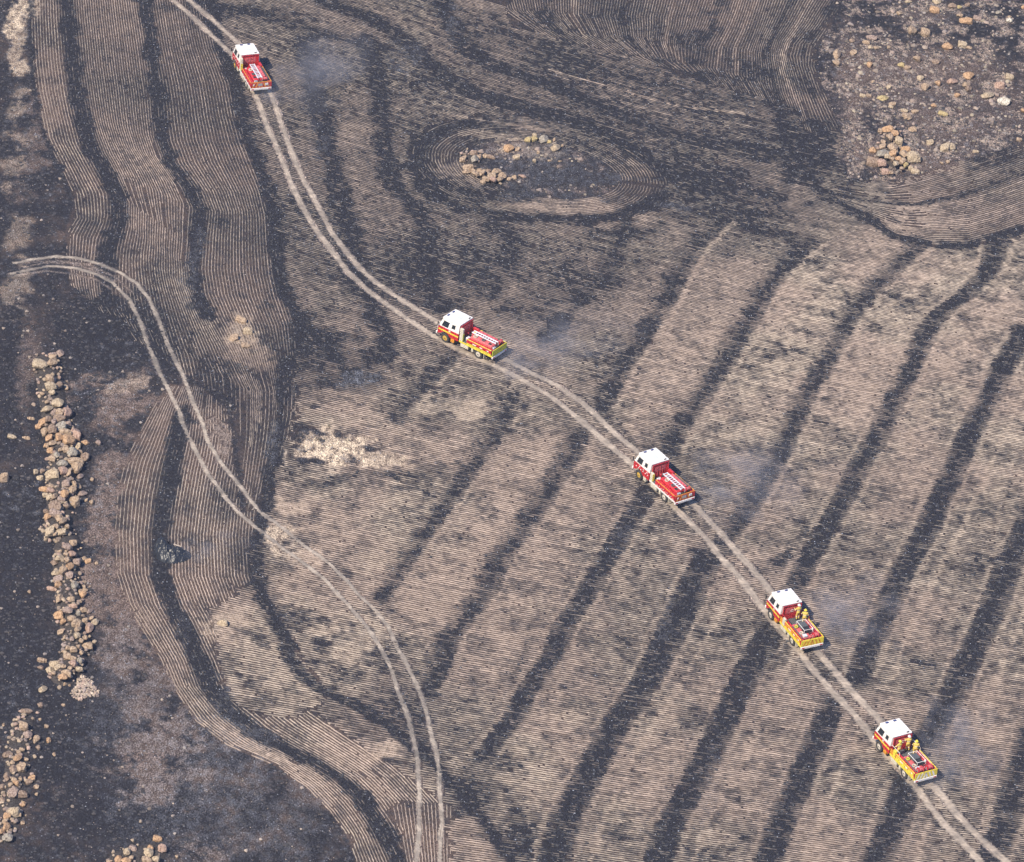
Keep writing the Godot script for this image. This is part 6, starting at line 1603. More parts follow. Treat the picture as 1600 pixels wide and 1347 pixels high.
func prism(st: SurfaceTool, poly: PackedVector2Array, x0: float, x1: float):
	# poly in (forward, up), drawn out across the truck
	var id := Geometry2D.triangulate_polygon(poly)
	var mid := Vector2.ZERO
	for p in poly: mid += p / poly.size()
	for x in [x0, x1]:
		for i in range(0, id.size(), 3):
			var v := []
			for k in 3: v.append(Vector3(x, poly[id[i + k]].y, -poly[id[i + k]].x))
			tri(st, v[0], v[1], v[2], Vector3((x0 + x1) / 2, v[0].y, v[0].z))
	var ccw := not Geometry2D.is_polygon_clockwise(poly)
	for i in poly.size():
		var a := poly[i]
		var b := poly[(i + 1) % poly.size()]
		var e := (b - a).normalized()
		var out := Vector2(e.y, -e.x) * (1.0 if ccw else -1.0)
		var m := (a + b) / 2 - out * .05
		quad(st, Vector3(x0, a.y, -a.x), Vector3(x1, a.y, -a.x), Vector3(x1, b.y, -b.x), Vector3(x0, b.y, -b.x), Vector3((x0 + x1) / 2, m.y, -m.x))

func patch(st: SurfaceTool, q: Array, u0: float, u1: float, v0: float, v1: float, thick: float, mid: Vector3):
	# a thin plate on the face q (two corners below, two above), proud of it
	var at := func(u: float, v: float) -> Vector3:
		return (q[0] as Vector3).lerp(q[1], u).lerp((q[3] as Vector3).lerp(q[2], u), v)
	var p := [at.call(u0, v0), at.call(u1, v0), at.call(u1, v1), at.call(u0, v1)]
	var n: Vector3 = (p[1] - p[0]).cross(p[3] - p[0]).normalized()
	if n.dot(p[0] - mid) < 0.0: n = -n
	var o := []
	for v in p: o.append(v - n * .01)
	for v in p: o.append(v + n * thick)
	hexa(st, o)

func wheel(root: Node, x: float, f: float, rim: Material):
	var w := Node3D.new()
	w.name = "wheel"
	root.add_child(w, true)
	w.position = Vector3(x, .5, -f)
	var s := signf(x)
	var prof := [[.30, -.15], [.44, -.16], [.485, -.13], [.50, -.06], [.50, .06], [.485, .13], [.44, .16], [.30, .15]]
	var st := begin()
	var n := 22
	for i in n:
		var a0 := TAU * i / n
		var a1 := TAU * (i + 1) / n
		for k in prof.size() - 1:
			var P := func(pr, a): return Vector3(pr[1], pr[0] * sin(a), pr[0] * cos(a))
			quad(st, P.call(prof[k], a0), P.call(prof[k], a1), P.call(prof[k + 1], a1), P.call(prof[k + 1], a0), P.call([.38, 0.0], (a0 + a1) / 2))
		# tread lug
		var am := (a0 + a1) / 2
		var d := Vector3(0, sin(am), cos(am))
		var e := Vector3(0, cos(am), -sin(am)) * .035
		var lug := []
		for r in [.49, .512]:
			for q in [[-.13, -1], [.13, -1], [.13, 1], [-.13, 1]]:
				lug.append(Vector3(q[0], 0, 0) + d * r + e * q[1])
		hexa(st, lug)
	part("tyre", st, M.rubber, w)
	st = begin()
	tube(st, Vector3(-.11, 0, 0), Vector3(.11, 0, 0), .30, .30, 20)
	tube(st, Vector3(s * .10, 0, 0), Vector3(s * .17, 0, 0), .14, .11, 14)
	for i in 8:
		var a := TAU * i / 8
		tube(st, Vector3(s * .11, .2 * sin(a), .2 * cos(a)), Vector3(s * .135, .2 * sin(a), .2 * cos(a)), .022, .02, 6)
	part("rim", st, rim, w)
	st = begin()
	tube(st, Vector3(s * .165, 0, 0), Vector3(s * .19, 0, 0), .065, .055, 10)
	part("hub_cap", st, M.black, w)

func coil(root: Node, c: Vector3, r: float, m: Material):
	var st := begin()
	for lay in 3:
		for i in 12:
			var a := TAU * i / 12
			var b := TAU * (i + 1) / 12
			var q := r - .05 * (lay % 2)
			tube(st, c + Vector3(q * cos(a), .035 * lay, q * sin(a)), c + Vector3(q * cos(b), .035 * lay, q * sin(b)), .03, .03, 6)
	part("hose_coil", st, m, root)

const TRUCKS = [
	{"x": -32.05, "z": -62.47, "yaw": 22.85, "crew": false, "stripe": "dash", "rear": "red", "label": "leading red fire truck with a single ladder down its tank, highest in the picture"},
	{"x": -3.61, "z": -13.51, "yaw": 56.21, "crew": false, "stripe": "yellow", "rear": "lime", "label": "second fire truck, seen most from its side, with lime and yellow rear panel"},
	{"x": 16.35, "z": 8.86, "yaw": 37.49, "crew": false, "stripe": "dash", "rear": "red", "label": "middle fire truck, all red sides with white dashes and a pale ladder"},
	{"x": 29.23, "z": 30.40, "yaw": 28.83, "crew": true, "stripe": "yellow", "rear": "amber", "label": "fourth fire truck carrying two firefighters behind its white cab"},
	{"x": 39.61, "z": 49.10, "yaw": 31.78, "crew": true, "stripe": "yellow", "rear": "pale", "label": "last fire truck carrying three firefighters and a black pump, lowest in the picture"}]

func fire_truck(t: Dictionary) -> Node3D:
	var root := Node3D.new()
	root.name = numbered("fire_truck")
	add_child(root)
	root.position = Vector3(t.x, at_height(t.x, t.z) - .012, t.z)
	root.rotation.y = deg_to_rad(t.yaw)
	tag(root, t.label, "fire truck", "fire trucks driving in convoy")
	var yellow: bool = t.stripe == "yellow"
	var st := begin()
	# running gear
	for s in [-1, 1]:
		box(st, s * .36, s * .48, .66, .86, -1.7, 5.1, .01)
	for f in [-1.2, .9, 2.2, 3.4, 4.9]:
		box(st, -.4, .4, .68, .80, f - .05, f + .05, .01)
	for f in [0.0, 4.28]:
		tube(st, Vector3(-.95, .5, -f), Vector3(.95, .5, -f), .075, .075, 10)
		tube(st, Vector3(-.18, .5, -f), Vector3(.18, .5, -f), .2, .2, 12)
	box(st, -.42, .42, .55, 1.0, 3.6, 4.9, .05)
	part("chassis", st, M.black, root)
	for f in [0.0, 4.28]:
		for s in [-1, 1]:
			wheel(root, s * 1.03, f, M.rim if f > 1 and not t.crew else M.rim_pale)
	# cab, lower part with the wheel arch
	var poly := PackedVector2Array([Vector2(2.62, .84), Vector2(3.62, .84)])
	for i in 9:
		var a := deg_to_rad(152.0 - i * 15.5)
		poly.append(Vector2(4.28 + .68 * cos(a), .52 + .68 * sin(a)))
	poly.append_array(PackedVector2Array([Vector2(5.08, .84), Vector2(5.20, .70), Vector2(5.26, 1.25), Vector2(5.18, 1.70), Vector2(2.62, 1.70)]))
	st = begin()
	prism(st, poly, -1.17, 1.17)
	var low := part("cab_body", st, M.red, root)
	# cab, upper part
	var lo := [Vector3(-1.165, 1.701, -2.62), Vector3(-1.165, 1.701, -5.17), Vector3(1.165, 1.701, -5.17), Vector3(1.165, 1.701, -2.62)]
	var hi := [Vector3(-1.03, 2.66, -2.62), Vector3(-1.03, 2.66, -4.76), Vector3(1.03, 2.66, -4.76), Vector3(1.03, 2.66, -2.62)]
	st = begin()
	hexa(st, lo + hi)
	var up := part("cab_top", st, M.white, root)
	var mid := Vector3(0, 2.2, -3.7)
	var faces := {"near": [lo[0], lo[1], hi[1], hi[0]], "off": [lo[3], lo[2], hi[2], hi[3]], "front": [lo[1], lo[2], hi[2], hi[1]], "back": [lo[0], lo[3], hi[3], hi[0]]}
	for side in ["near", "off"]:
		for w in [[.22, .40, .30, .70], [.56, .88, .14, .74]]:
			st = begin()
			patch(st, faces[side], w[0], w[1], w[2], w[3], .006, mid)
			var g := part("window", st, M.glass, up)
			st = begin()
			for e in [[w[0] - .012, w[1] + .012, w[3], w[3] + .03], [w[0] - .012, w[1] + .012, w[2] - .03, w[2]]]:
				patch(st, faces[side], e[0], e[1], e[2], e[3], .014, mid)
			part("frame", st, M.black, g)
	st = begin()
	patch(st, faces.front, .06, .94, .10, .88, .006, mid)
	part("windscreen", st, M.glass, up)
	st = begin()
	box(st, -1.06, 1.06, 2.661, 2.78, 2.55, 4.84, .055)
	var roof := part("roof", st, M.white, root)
	for s in [-1, 1]:
		st = begin()
		box(st, s * .42 - .17, s * .42 + .17, 2.78, 2.86, 4.50, 4.68, .03)
		part("beacon", st, M.blue, roof)
	boxed("hatch", M.alloy, roof, [-.3, .3, 2.78, 2.815, 3.2, 3.75], .02)
	st = begin()
	tube(st, Vector3(.82, 2.77, -2.85), Vector3(.82, 3.15, -2.80), .012, .008, 6)
	part("aerial", st, M.black, roof)
	boxed("roof_lamp", M.black, roof, [.5, .78, 2.78, 2.84, 2.62, 2.76], .02)
	# doors, handles, stripes
	for s in [-1, 1]:
		for d in [[2.74, 3.46, .92], [3.52, 4.56, 1.27]]:
			var dr := boxed("door", M.red, low, [s * 1.15, s * 1.185, d[2], 1.68, d[0], d[1]], .01)
			boxed("handle", M.black, dr, [s * 1.18, s * 1.21, 1.52, 1.56, d[0] + .06, d[0] + .2], .01)
		if yellow:
			boxed("stripe", M.yellow, low, [s * 1.186, s * 1.192, 1.25, 1.42, 2.63, 5.14], .002)
			boxed("badge", M.white, low, [s * 1.186, s * 1.192, 1.46, 1.64, 3.62, 3.86], .002)
		else:
			for i in 6:
				boxed("dash", M.white, low, [s * 1.186, s * 1.192, 1.26, 1.36, 2.80 + i * .38, 2.94 + i * .38], .002)
			for i in 3:
				boxed("dash", M.white, low, [s * 1.186, s * 1.192, 1.48, 1.60, 2.9 + i * .62, 3.08 + i * .62], .002)
		# mirror
		st = begin()
		tube(st, Vector3(s * 1.1, 1.95, -5.0), Vector3(s * 1.36, 2.05, -5.12), .018, .018, 6)
		box(st, s * 1.30, s * 1.44, 1.82, 2.26, 5.08, 5.16, .03)
		part("mirror", st, M.black, root)
		boxed("headlight", M.alloy, root, [s * .72, s * 1.05, 1.0, 1.16, 5.22, 5.285], .02)
		boxed("cab_step", M.cream if not yellow else M.amber, root, [s * .86, s * 1.16, .36, .86, 3.12, 3.56], .03)
	boxed("grille", M.black, root, [-.66, .66, .98, 1.40, 5.23, 5.275], .02)
	boxed("number_plate", M.white, root, [-.2, .2, .72, .82, 5.5, 5.515], .004)
	# bull bar
	st = begin()
	box(st, -1.15, 1.15, .55, .86, 5.32, 5.50, .05)
	for x in [-.55, .55]:
		tube(st, Vector3(x, .8, -5.44), Vector3(x, 1.5, -5.40), .035, .035, 8)
	for y in [1.18, 1.5]:
		tube(st, Vector3(-.95, y, -5.40), Vector3(.95, y, -5.40), .035, .035, 8)
	for s in [-1, 1]:
		tube(st, Vector3(s * .95, .8, -5.40), Vector3(s * .95, 1.5, -5.40), .035, .035, 8)
		box(st, s * .36, s * .46, .66, .84, 5.08, 5.34, .01)
	part("bull_bar", st, M.white, root)
	# deck and side lockers
	boxed("deck", M.grey, root, [-1.18, 1.18, .98, 1.06, -1.74, 2.50], .01)
	for s in [-1, 1]:
		var lk := boxed("side_locker", M.red, root, [s * .80, s * 1.20, 1.061, 1.60, -1.62, 1.55], .03)
		boxed("rail", M.amber if not yellow else M.yellow, lk, [s * 1.12, s * 1.20, 1.602, 1.66, -1.62, 1.55], .015)
		boxed("sill", M.white if not yellow else M.yellow, lk, [s * 1.17, s * 1.206, .88, 1.07, -1.74, 2.48], .006)
		for i in 3:
			var dd := boxed("locker_door", M.red if not t.crew else (M.amber if t.rear == "amber" else M.yellow), lk, [s * 1.195, s * 1.212, 1.13, 1.54, -1.5 + i * 1.0, -.58 + i * 1.0], .008)
			boxed("handle", M.black, dd, [s * 1.21, s * 1.225, 1.30, 1.36, -1.1 + i * 1.0, -.98 + i * 1.0], .005)
		if yellow:
			boxed("stripe", M.lime if t.rear == "lime" else M.yellow, lk, [s * 1.213, s * 1.219, 1.13, 1.24, -1.6, 1.5], .002)
			for i in 3:
				boxed("badge", M.white, lk, [s * 1.213, s * 1.219, 1.33, 1.45, -1.3 + i * .8, -1.05 + i * .9], .002)
		else:
			for i in 9:
				boxed("dash", M.white, lk, [s * 1.213, s * 1.219, 1.16 + .10 * (i % 2), 1.24 + .10 * (i % 2), -1.52 + i * .33, -1.38 + i * .33], .002)
		# mudguards and flaps
		boxed("mud_flap", M.cream, root, [s * .82, s * 1.16, .32, .97, -.74, -.68], .01)
		boxed("mud_flap", M.cream, root, [s * .82, s * 1.16, .42, .97, .66, .92], .03)
		boxed("under_locker", M.cream, root, [s * .62, s * 1.165, .40, .975, 1.30, 2.30], .04)
		# locker behind the cab
		if t.crew:
			boxed("cab_locker", M.cream if t.rear != "pale" else M.yellow, root, [s * .98, s * 1.20, 1.061, 1.80, 1.62, 2.02], .03)
		elif s < 0:
			boxed("cab_locker", M.cream, root, [-1.19, -.94, 1.061, 1.95 if t.x > 0 else 2.50, 2.06, 2.48], .03)
			boxed("reflector", M.lime if yellow else M.yellow, root, [-1.20, -.96, 1.1, 1.9, 2.02, 2.055], .005)
		else:
			boxed("cab_locker", M.red, root, [.94, 1.19, 1.061, 1.70, 1.62, 2.48], .03)
	# headboard against the cab
	st = begin()
	box(st, -.95, .95, 1.061, 2.56, 2.49, 2.56, .02)
	var head := part("headboard", st, M.red, root)
	st = begin()
	for s in [-1, 1]:
		tube(st, Vector3(s * .95, 1.06, -2.44), Vector3(s * .95, 2.66, -2.44), .035, .035, 8)
	tube(st, Vector3(-.95, 2.66, -2.44), Vector3(.95, 2.66, -2.44), .035, .035, 8)
	part("hoop", st, M.red, head)
	boxed("recess", M.red_faded, head, [-.62, .62, 1.75, 2.35, 2.475, 2.495], .006)
	if t.crew:
		for q in [[-.10, .16, 2.08, 2.12], [-.10, .16, 1.90, 1.94], [-.14, -.10, 1.90, 2.12]]:
			boxed("handrail", M.white, head, [q[0], q[1], q[2], q[3], 2.44, 2.47], .008)
	else:
		for x in [-.3, 0.0, .3]:
			boxed("grab_bar", M.red_faded, head, [x - .02, x + .02, 1.3, 2.3, 2.44, 2.47], .008)
	# water tank
	if not t.crew:
		st = begin()
		box(st, -.76, .76, 1.061, 1.84, -1.32, 1.45, .10)
		var tank := part("tank", st, M.red_faded if yellow else M.red, root)
		boxed("tank_hump", M.red_faded, tank, [.22, .70, 1.84, 1.98, -1.05, 1.30], .06)
		boxed("tank_hatch", M.black, tank, [-.66, -.36, 1.84, 1.875, -1.1, -.75], .01)
		var lad := Node3D.new()
		lad.name = "ladder"
		root.add_child(lad, true)
		lad.position = Vector3(-.05, 0, 0)
		var wide := .20 if yellow else .24
		for s in [-1, 1]:
			boxed("ladder_rail", M.alloy, lad, [s * wide - .045, s * wide + .045, 1.95, 2.05, -1.45, 1.62], .012)
		for i in 10:
			boxed("rung", M.alloy, lad, [-wide, wide, 1.975, 2.015 if i % 3 else 2.03, -1.3 + i * .31, -1.3 + i * .31 + .10], .01)
		for f in [-1.0, 1.2]:
			boxed("ladder_bracket", M.steel, lad, [-wide - .06, wide + .06, 1.842, 1.95, f - .04, f + .04], .01)
	else:
		st = begin()
		box(st, -.76, .76, 1.061, 1.58, -1.30, 1.0, .06)
		var tank := part("tank", st, M.red_faded, root)
		boxed("pump_cover", M.grey, root, [-.34, .44, 1.581, 1.95, -.05, .72], .06)
		boxed("pump_cover", M.black, root, [-.34, .44, 1.581, 1.86, -.75, -.10], .06)
		st = begin()
		for f in [-.78, .76]:
			tube(st, Vector3(-.42, 1.56, -f), Vector3(-.42, 2.05, -f), .025, .025, 8)
			tube(st, Vector3(.52, 1.56, -f), Vector3(.52, 2.05, -f), .025, .025, 8)
			tube(st, Vector3(-.42, 2.05, -f), Vector3(.52, 2.05, -f), .025, .025, 8)
		for x in [-.42, .52]:
			tube(st, Vector3(x, 2.05, .78), Vector3(x, 2.05, -.76), .025, .025, 8)
		part("roll_cage", st, M.white, root)
		st = begin()
		tube(st, Vector3(.1, 1.6, .95), Vector3(.1, 2.1, .95), .07, .06, 10)
		tube(st, Vector3(.1, 2.1, .95), Vector3(.18, 2.16, 1.15), .06, .05, 10)
		part("exhaust_stack", st, M.black, root)
		# crew well rails
		st = begin()
		for s in [-1, 1]:
			tube(st, Vector3(s * 1.12, 1.66, -1.1), Vector3(s * 1.12, 2.0, -1.1), .025, .025, 8)
			tube(st, Vector3(s * 1.12, 2.0, -1.1), Vector3(s * 1.12, 2.0, -2.42), .025, .025, 8)
		part("crew_rail", st, M.red if t.rear == "amber" else M.white, root)
		for s in [-1, 1]:
			boxed("crew_gate", M.amber, root, [s * 1.14, s * 1.19, 1.061, 1.62, 2.03, 2.46], .015)
	# loose gear on the deck
	if not t.crew:
		var hz := -.20 if yellow else .10
		coil(root, Vector3(-.50, 1.88, -.75 + hz), .20, M.cream)
		coil(root, Vector3(-.48, 1.88, .25 + hz), .17, M.grey)
		st = begin()
		tube(st, Vector3(.86, 1.72, 1.45), Vector3(.86, 1.72, -1.35), .07, .07, 10)
		tube(st, Vector3(1.02, 1.71, 1.40), Vector3(1.02, 1.71, -1.20), .055, .055, 10)
		part("suction_hose", st, M.grey, root)
		boxed("toolbox", M.alloy, root, [-.74, -.30, 1.062, 1.42, 1.62, 1.98], .03)
		boxed("fuel_can", M.red_faded, root, [.30, .52, 1.062, 1.50, 1.70, 2.02], .04)
		boxed("fuel_can", M.yellow, root, [.58, .80, 1.062, 1.46, 1.70, 2.02], .04)
		boxed("fire_extinguisher", M.red, root, [-.16, .06, 1.062, 1.60, 2.1, 2.3], .08)
		boxed("valve_box", M.steel, root, [-.72, -.34, 1.062, 1.72, -1.60, -1.36], .03)
		boxed("valve_box", M.black, root, [-.20, .10, 1.062, 1.66, -1.60, -1.38], .03)
	else:
		coil(root, Vector3(-.60, 1.64, .60), .17, M.cream)
		coil(root, Vector3(-.58, 1.64, -.45), .16, M.lime)
		st = begin()
		tube(st, Vector3(-.92, 1.70, 1.45), Vector3(-.92, 1.70, -.6), .06, .06, 10)
		part("suction_hose", st, M.grey, root)
		boxed("toolbox", M.alloy, root, [-.70, -.28, 1.581, 1.78, -1.28, -.92], .03)
		boxed("fuel_can", M.red_faded, root, [.56, .74, 1.581, 1.92, .30, .58], .04)
		boxed("fuel_can", M.red_faded, root, [.56, .74, 1.581, 1.92, .66, .94], .04)
		boxed("drip_torch", M.white, root, [.58, .74, 1.581, 1.90, -.55, -.38], .05)
		st = begin()
		tube(st, Vector3(.95, 1.75, 1.3), Vector3(.80, 1.95, -.2), .035, .03, 8)
		tube(st, Vector3(.80, 1.95, -.2), Vector3(.98, 1.74, -1.0), .03, .03, 8)
		part("live_hose", st, M.cream, root)
	# hose reels at the back
	for s in ([-1, 1] if t.rear == "pale" else [1]):
		var rl := Node3D.new()
		rl.name = "hose_reel"
		root.add_child(rl, true)
		rl.position = Vector3(s * .48, 1.88 if not t.crew else 1.80, 1.42)
		var r: float = .20 if not t.crew else .26
		st = begin()
		tube(st, Vector3(-.22, 0, 0), Vector3(.22, 0, 0), r * .78, r * .78, 14)
		part("hose", st, M.red_faded, rl)
		st = begin()
		for x in [-.25, .22]:
			tube(st, Vector3(x, 0, 0), Vector3(x + .03, 0, 0), r, r, 14)
		part("flange", st, M.red, rl)
		st = begin()
		for x in [-.29, .27]:
			box(st, x, x + .03, -r - .18 if not t.crew else -r - .02, .04, -.06, .06, .008)
		part("bracket", st, M.steel, rl)
	# rear panel with its marking, lamps, bumper
	var base: Material = {"red": M.red, "lime": M.lime, "amber": M.yellow, "pale": M.yellow}[t.rear]
	var rp := boxed("rear_panel", base, root, [-1.2, 1.2, .98, 1.62, -1.81, -1.745], .015)
	var band: Material = {"red": M.amber, "lime": M.yellow, "amber": M.amber, "pale": M.white}[t.rear]
	for i in 6:
		st = begin()
		var x := -1.05 + i * .37
		var lean: float = .22 * (1 if i < 3 else -1)
		hexa(st, [Vector3(x, 1.02, 1.80), Vector3(x + .16, 1.02, 1.80), Vector3(x + .16, 1.02, 1.816), Vector3(x, 1.02, 1.816),
			Vector3(x + lean, 1.58, 1.80), Vector3(x + .16 + lean, 1.58, 1.80), Vector3(x + .16 + lean, 1.58, 1.816), Vector3(x + lean, 1.58, 1.816)])
		part("chevron", st, band, rp)
	if t.rear == "red":
		boxed("pump_inlet", M.alloy, rp, [.45, .80, 1.25, 1.52, -1.87, -1.81], .04)
		boxed("pump_inlet", M.alloy, rp, [-.95, -.78, 1.28, 1.46, -1.85, -1.81], .03)
		boxed("gauge_panel", M.steel, rp, [-.35, .15, 1.2, 1.5, -1.83, -1.81], .01)
	boxed("top_rail", M.amber if not yellow else M.yellow, rp, [-1.2, 1.2, 1.622, 1.69, -1.80, -1.73], .02)
	var bump := boxed("rear_bumper", M.white, root, [-1.2, 1.2, .70, .965, -1.86, -1.70], .03)
	for s in [-1, 1]:
		boxed("tail_lamp", M.lamp_red, bump, [s * .82, s * 1.10, .78, .90, -1.875, -1.855], .01)
	boxed("number_plate", M.alloy, bump, [-.24, .16, .76, .88, -1.872, -1.858], .004)
	return root

# ------------------------------------------------------------------ people
func capsule_distance(p: Vector3, a: Vector3, b: Vector3, ra: float, rb: float) -> float:
	var ab := b - a
	var t := clampf((p - a).dot(ab) / max(ab.length_squared(), 1e-6), 0.0, 1.0)
	return p.distance_to(a + ab * t) - lerpf(ra, rb, t)

func skin_over(st: SurfaceTool, bones: Array, g: float, k: float, paint: Callable):
	# surface nets over the smoothly joined bones
	var lo := Vector3(1e9, 1e9, 1e9)
	var hi := -lo
	for b in bones:
		for j in 2:
			var v: Vector3 = b[j]
			var r: float = b[2 + j] + k + g * 2.0
			lo = lo.min(v - Vector3.ONE * r)
			hi = hi.max(v + Vector3.ONE * r)
	var n := Vector3i(((hi - lo) / g).ceil()) + Vector3i.ONE
	var F := PackedFloat32Array()
	F.resize(n.x * n.y * n.z)
	F.fill(1.0)
	for b in bones:
		var r: float = max(b[2], b[3]) + k + g * 2.0
		var a0 := Vector3i((((b[0] as Vector3).min(b[1]) - Vector3.ONE * r - lo) / g).floor()).max(Vector3i.ZERO)
		var a1 := Vector3i((((b[0] as Vector3).max(b[1]) + Vector3.ONE * r - lo) / g).ceil()).min(n - Vector3i.ONE)
		for z in range(a0.z, a1.z + 1):
			for y in range(a0.y, a1.y + 1):
				for x in range(a0.x, a1.x + 1):
					var i := (z * n.y + y) * n.x + x
					var d := capsule_distance(lo + Vector3(x, y, z) * g, b[0], b[1], b[2], b[3])
					var h: float = max(k - absf(F[i] - d), 0.0) / k
					F[i] = min(F[i], d) - h * h * k * .25
	var id := {}
	var P := PackedVector3Array()
	for z in n.z - 1:
		for y in n.y - 1:
			for x in n.x - 1:
				var i := (z * n.y + y) * n.x + x
				var sum := Vector3.ZERO
				var cnt := 0
				var c := [F[i], F[i + 1], F[i + n.x], F[i + n.x + 1], F[i + n.x * n.y], F[i + n.x * n.y + 1], F[i + n.x * n.y + n.x], F[i + n.x * n.y + n.x + 1]]
				var neg := 0
				for v in c:
					if v < 0.0: neg += 1
				if neg == 0 or neg == 8: continue
				for e in [[0, 1], [2, 3], [4, 5], [6, 7], [0, 2], [1, 3], [4, 6], [5, 7], [0, 4], [1, 5], [2, 6], [3, 7]]:
					var fa: float = c[e[0]]
					var fb: float = c[e[1]]
					if (fa < 0.0) != (fb < 0.0):
						var t := fa / (fa - fb)
						var va := Vector3(e[0] & 1, (e[0] >> 1) & 1, e[0] >> 2)
						var vb := Vector3(e[1] & 1, (e[1] >> 1) & 1, e[1] >> 2)
						sum += va.lerp(vb, t)
						cnt += 1
				id[i] = P.size()
				P.append(lo + (Vector3(x, y, z) + sum / cnt) * g)
	var strides := [1, n.x, n.x * n.y]
	for z in range(1, n.z - 1):
		for y in range(1, n.y - 1):
			for x in range(1, n.x - 1):
				var i := (z * n.y + y) * n.x + x
				for ax in 3:
					var j: int = i + strides[ax]
					if (F[i] < 0.0) == (F[j] < 0.0): continue
					var u: int = strides[(ax + 1) % 3]
					var w: int = strides[(ax + 2) % 3]
					if not (id.has(i) and id.has(i - u) and id.has(i - w) and id.has(i - u - w)): continue
					var q := [id[i], id[i - u], id[i - u - w], id[i - w]]
					if F[i] < 0.0: q.reverse()
					for v in [q[0], q[1], q[2], q[0], q[2], q[3]]:
						st.set_color(paint.call(P[v]))
						st.set_smooth_group(0)
						st.add_vertex(P[v])

func person_mesh(reach: Vector3, turn: float) -> ArrayMesh:
	# standing crew member, knees a little bent, hands on the rail in front; faces forward (-z)
	var bones := []
	var hip := Vector3(0, .93, .03)
	var chest := Vector3(0, 1.28, 0)
	var neck := Vector3(0, 1.47, -.01)
	bones.append([hip, Vector3(0, 1.08, .01), .15, .145])
	bones.append([Vector3(-.07, 1.2, 0), Vector3(.07, 1.2, 0), .135, .135])
	bones.append([Vector3(-.11, 1.33, .0), Vector3(.11, 1.33, .0), .13, .13])
	bones.append([chest, neck, .13, .06])
	bones.append([neck, Vector3(0, 1.56, -.02), .058, .055])
	bones.append([Vector3(0, 1.63, -.01), Vector3(0, 1.68, .0), .088, .095])
	bones.append([Vector3(0, 1.59, -.035), Vector3(0, 1.64, -.03), .06, .075])
	var hands := []
	for s in [-1, 1]:
		var sh := Vector3(s * .20, 1.41, 0)
		var el := Vector3(s * .29, 1.16, -.08 + .05 * s)
		var wr := Vector3(s * reach.x, reach.y, reach.z)
		bones.append([sh, el, .075, .06])
		bones.append([el, wr, .058, .042])
		bones.append([wr, wr + (wr - el).normalized() * .07, .036, .036])
		hands.append([wr + (wr - el).normalized() * .07, (wr - el).normalized(), s])
		var kn := Vector3(s * .12, .50, -.05)
		bones.append([Vector3(s * .10, .90, .02), kn, .10, .075])
		bones.append([kn, Vector3(s * .13, .10, .05), .078, .062])
		bones.append([Vector3(s * .13, .06, .07), Vector3(s * .15, .05, -.13), .058, .045])
	var paint := func(v: Vector3) -> Color:
		if v.y > 1.51: return Color(.50, .31, .22)
		if v.y < .17: return Color(.03, .03, .03)
		for h in hands:
			if v.distance_to(h[0]) < .085: return Color(.16, .13, .10)
		if absf(v.y - 1.18) < .025 or absf(v.y - .42) < .03: return Color(.72, .72, .66)
		return Color(.62, .46, .11)
	var st := begin()
	skin_over(st, bones, .024, .045, paint)
	st.generate_normals()
	var m := st.commit()
	# fingers, nose, eyes
	var sm := begin()
	for h in hands:
		var d: Vector3 = h[1]
		var side := d.cross(Vector3.UP).normalized()
		for i in 4:
			var a: Vector3 = h[0] + side * (.027 * (i - 1.5))
			var ln: float = [.045, .055, .05, .04][i]
			sm.set_color(Color(.16, .13, .10))
			tube(sm, a, a + d * ln, .010, .0095, 6)
			tube(sm, a + d * ln, a + d * (ln + .012) - Vector3(0, .035, 0), .0095, .008, 6)
		var th: Vector3 = h[0] - d * .035 - side * (.035 * h[2])
		tube(sm, th, th + (d * .6 - side * (.8 * h[2])).normalized() * .05, .011, .009, 6)
	sm.set_color(Color(.50, .31, .22))
	tube(sm, Vector3(0, 1.655, -.10), Vector3(0, 1.62, -.128), .010, .018, 6)
	for s in [-1, 1]:
		sm.set_color(Color(.02, .02, .02))
		tube(sm, Vector3(s * .034, 1.652, -.09), Vector3(s * .034, 1.652, -.112), .012, .009, 6)
		sm.set_color(Color(.48, .29, .20))
		tube(sm, Vector3(s * .088, 1.63, 0), Vector3(s * .104, 1.645, .012), .022, .026, 7)
	sm.set_color(Color(.34, .15, .12))
	tube(sm, Vector3(-.024, 1.588, -.098), Vector3(.024, 1.588, -.098), .007, .007, 5)
	var both := begin()
	both.append_from(m, 0, Transform3D.IDENTITY)
	both.append_from(sm.commit(), 0, Transform3D.IDENTITY)
	return both.commit()

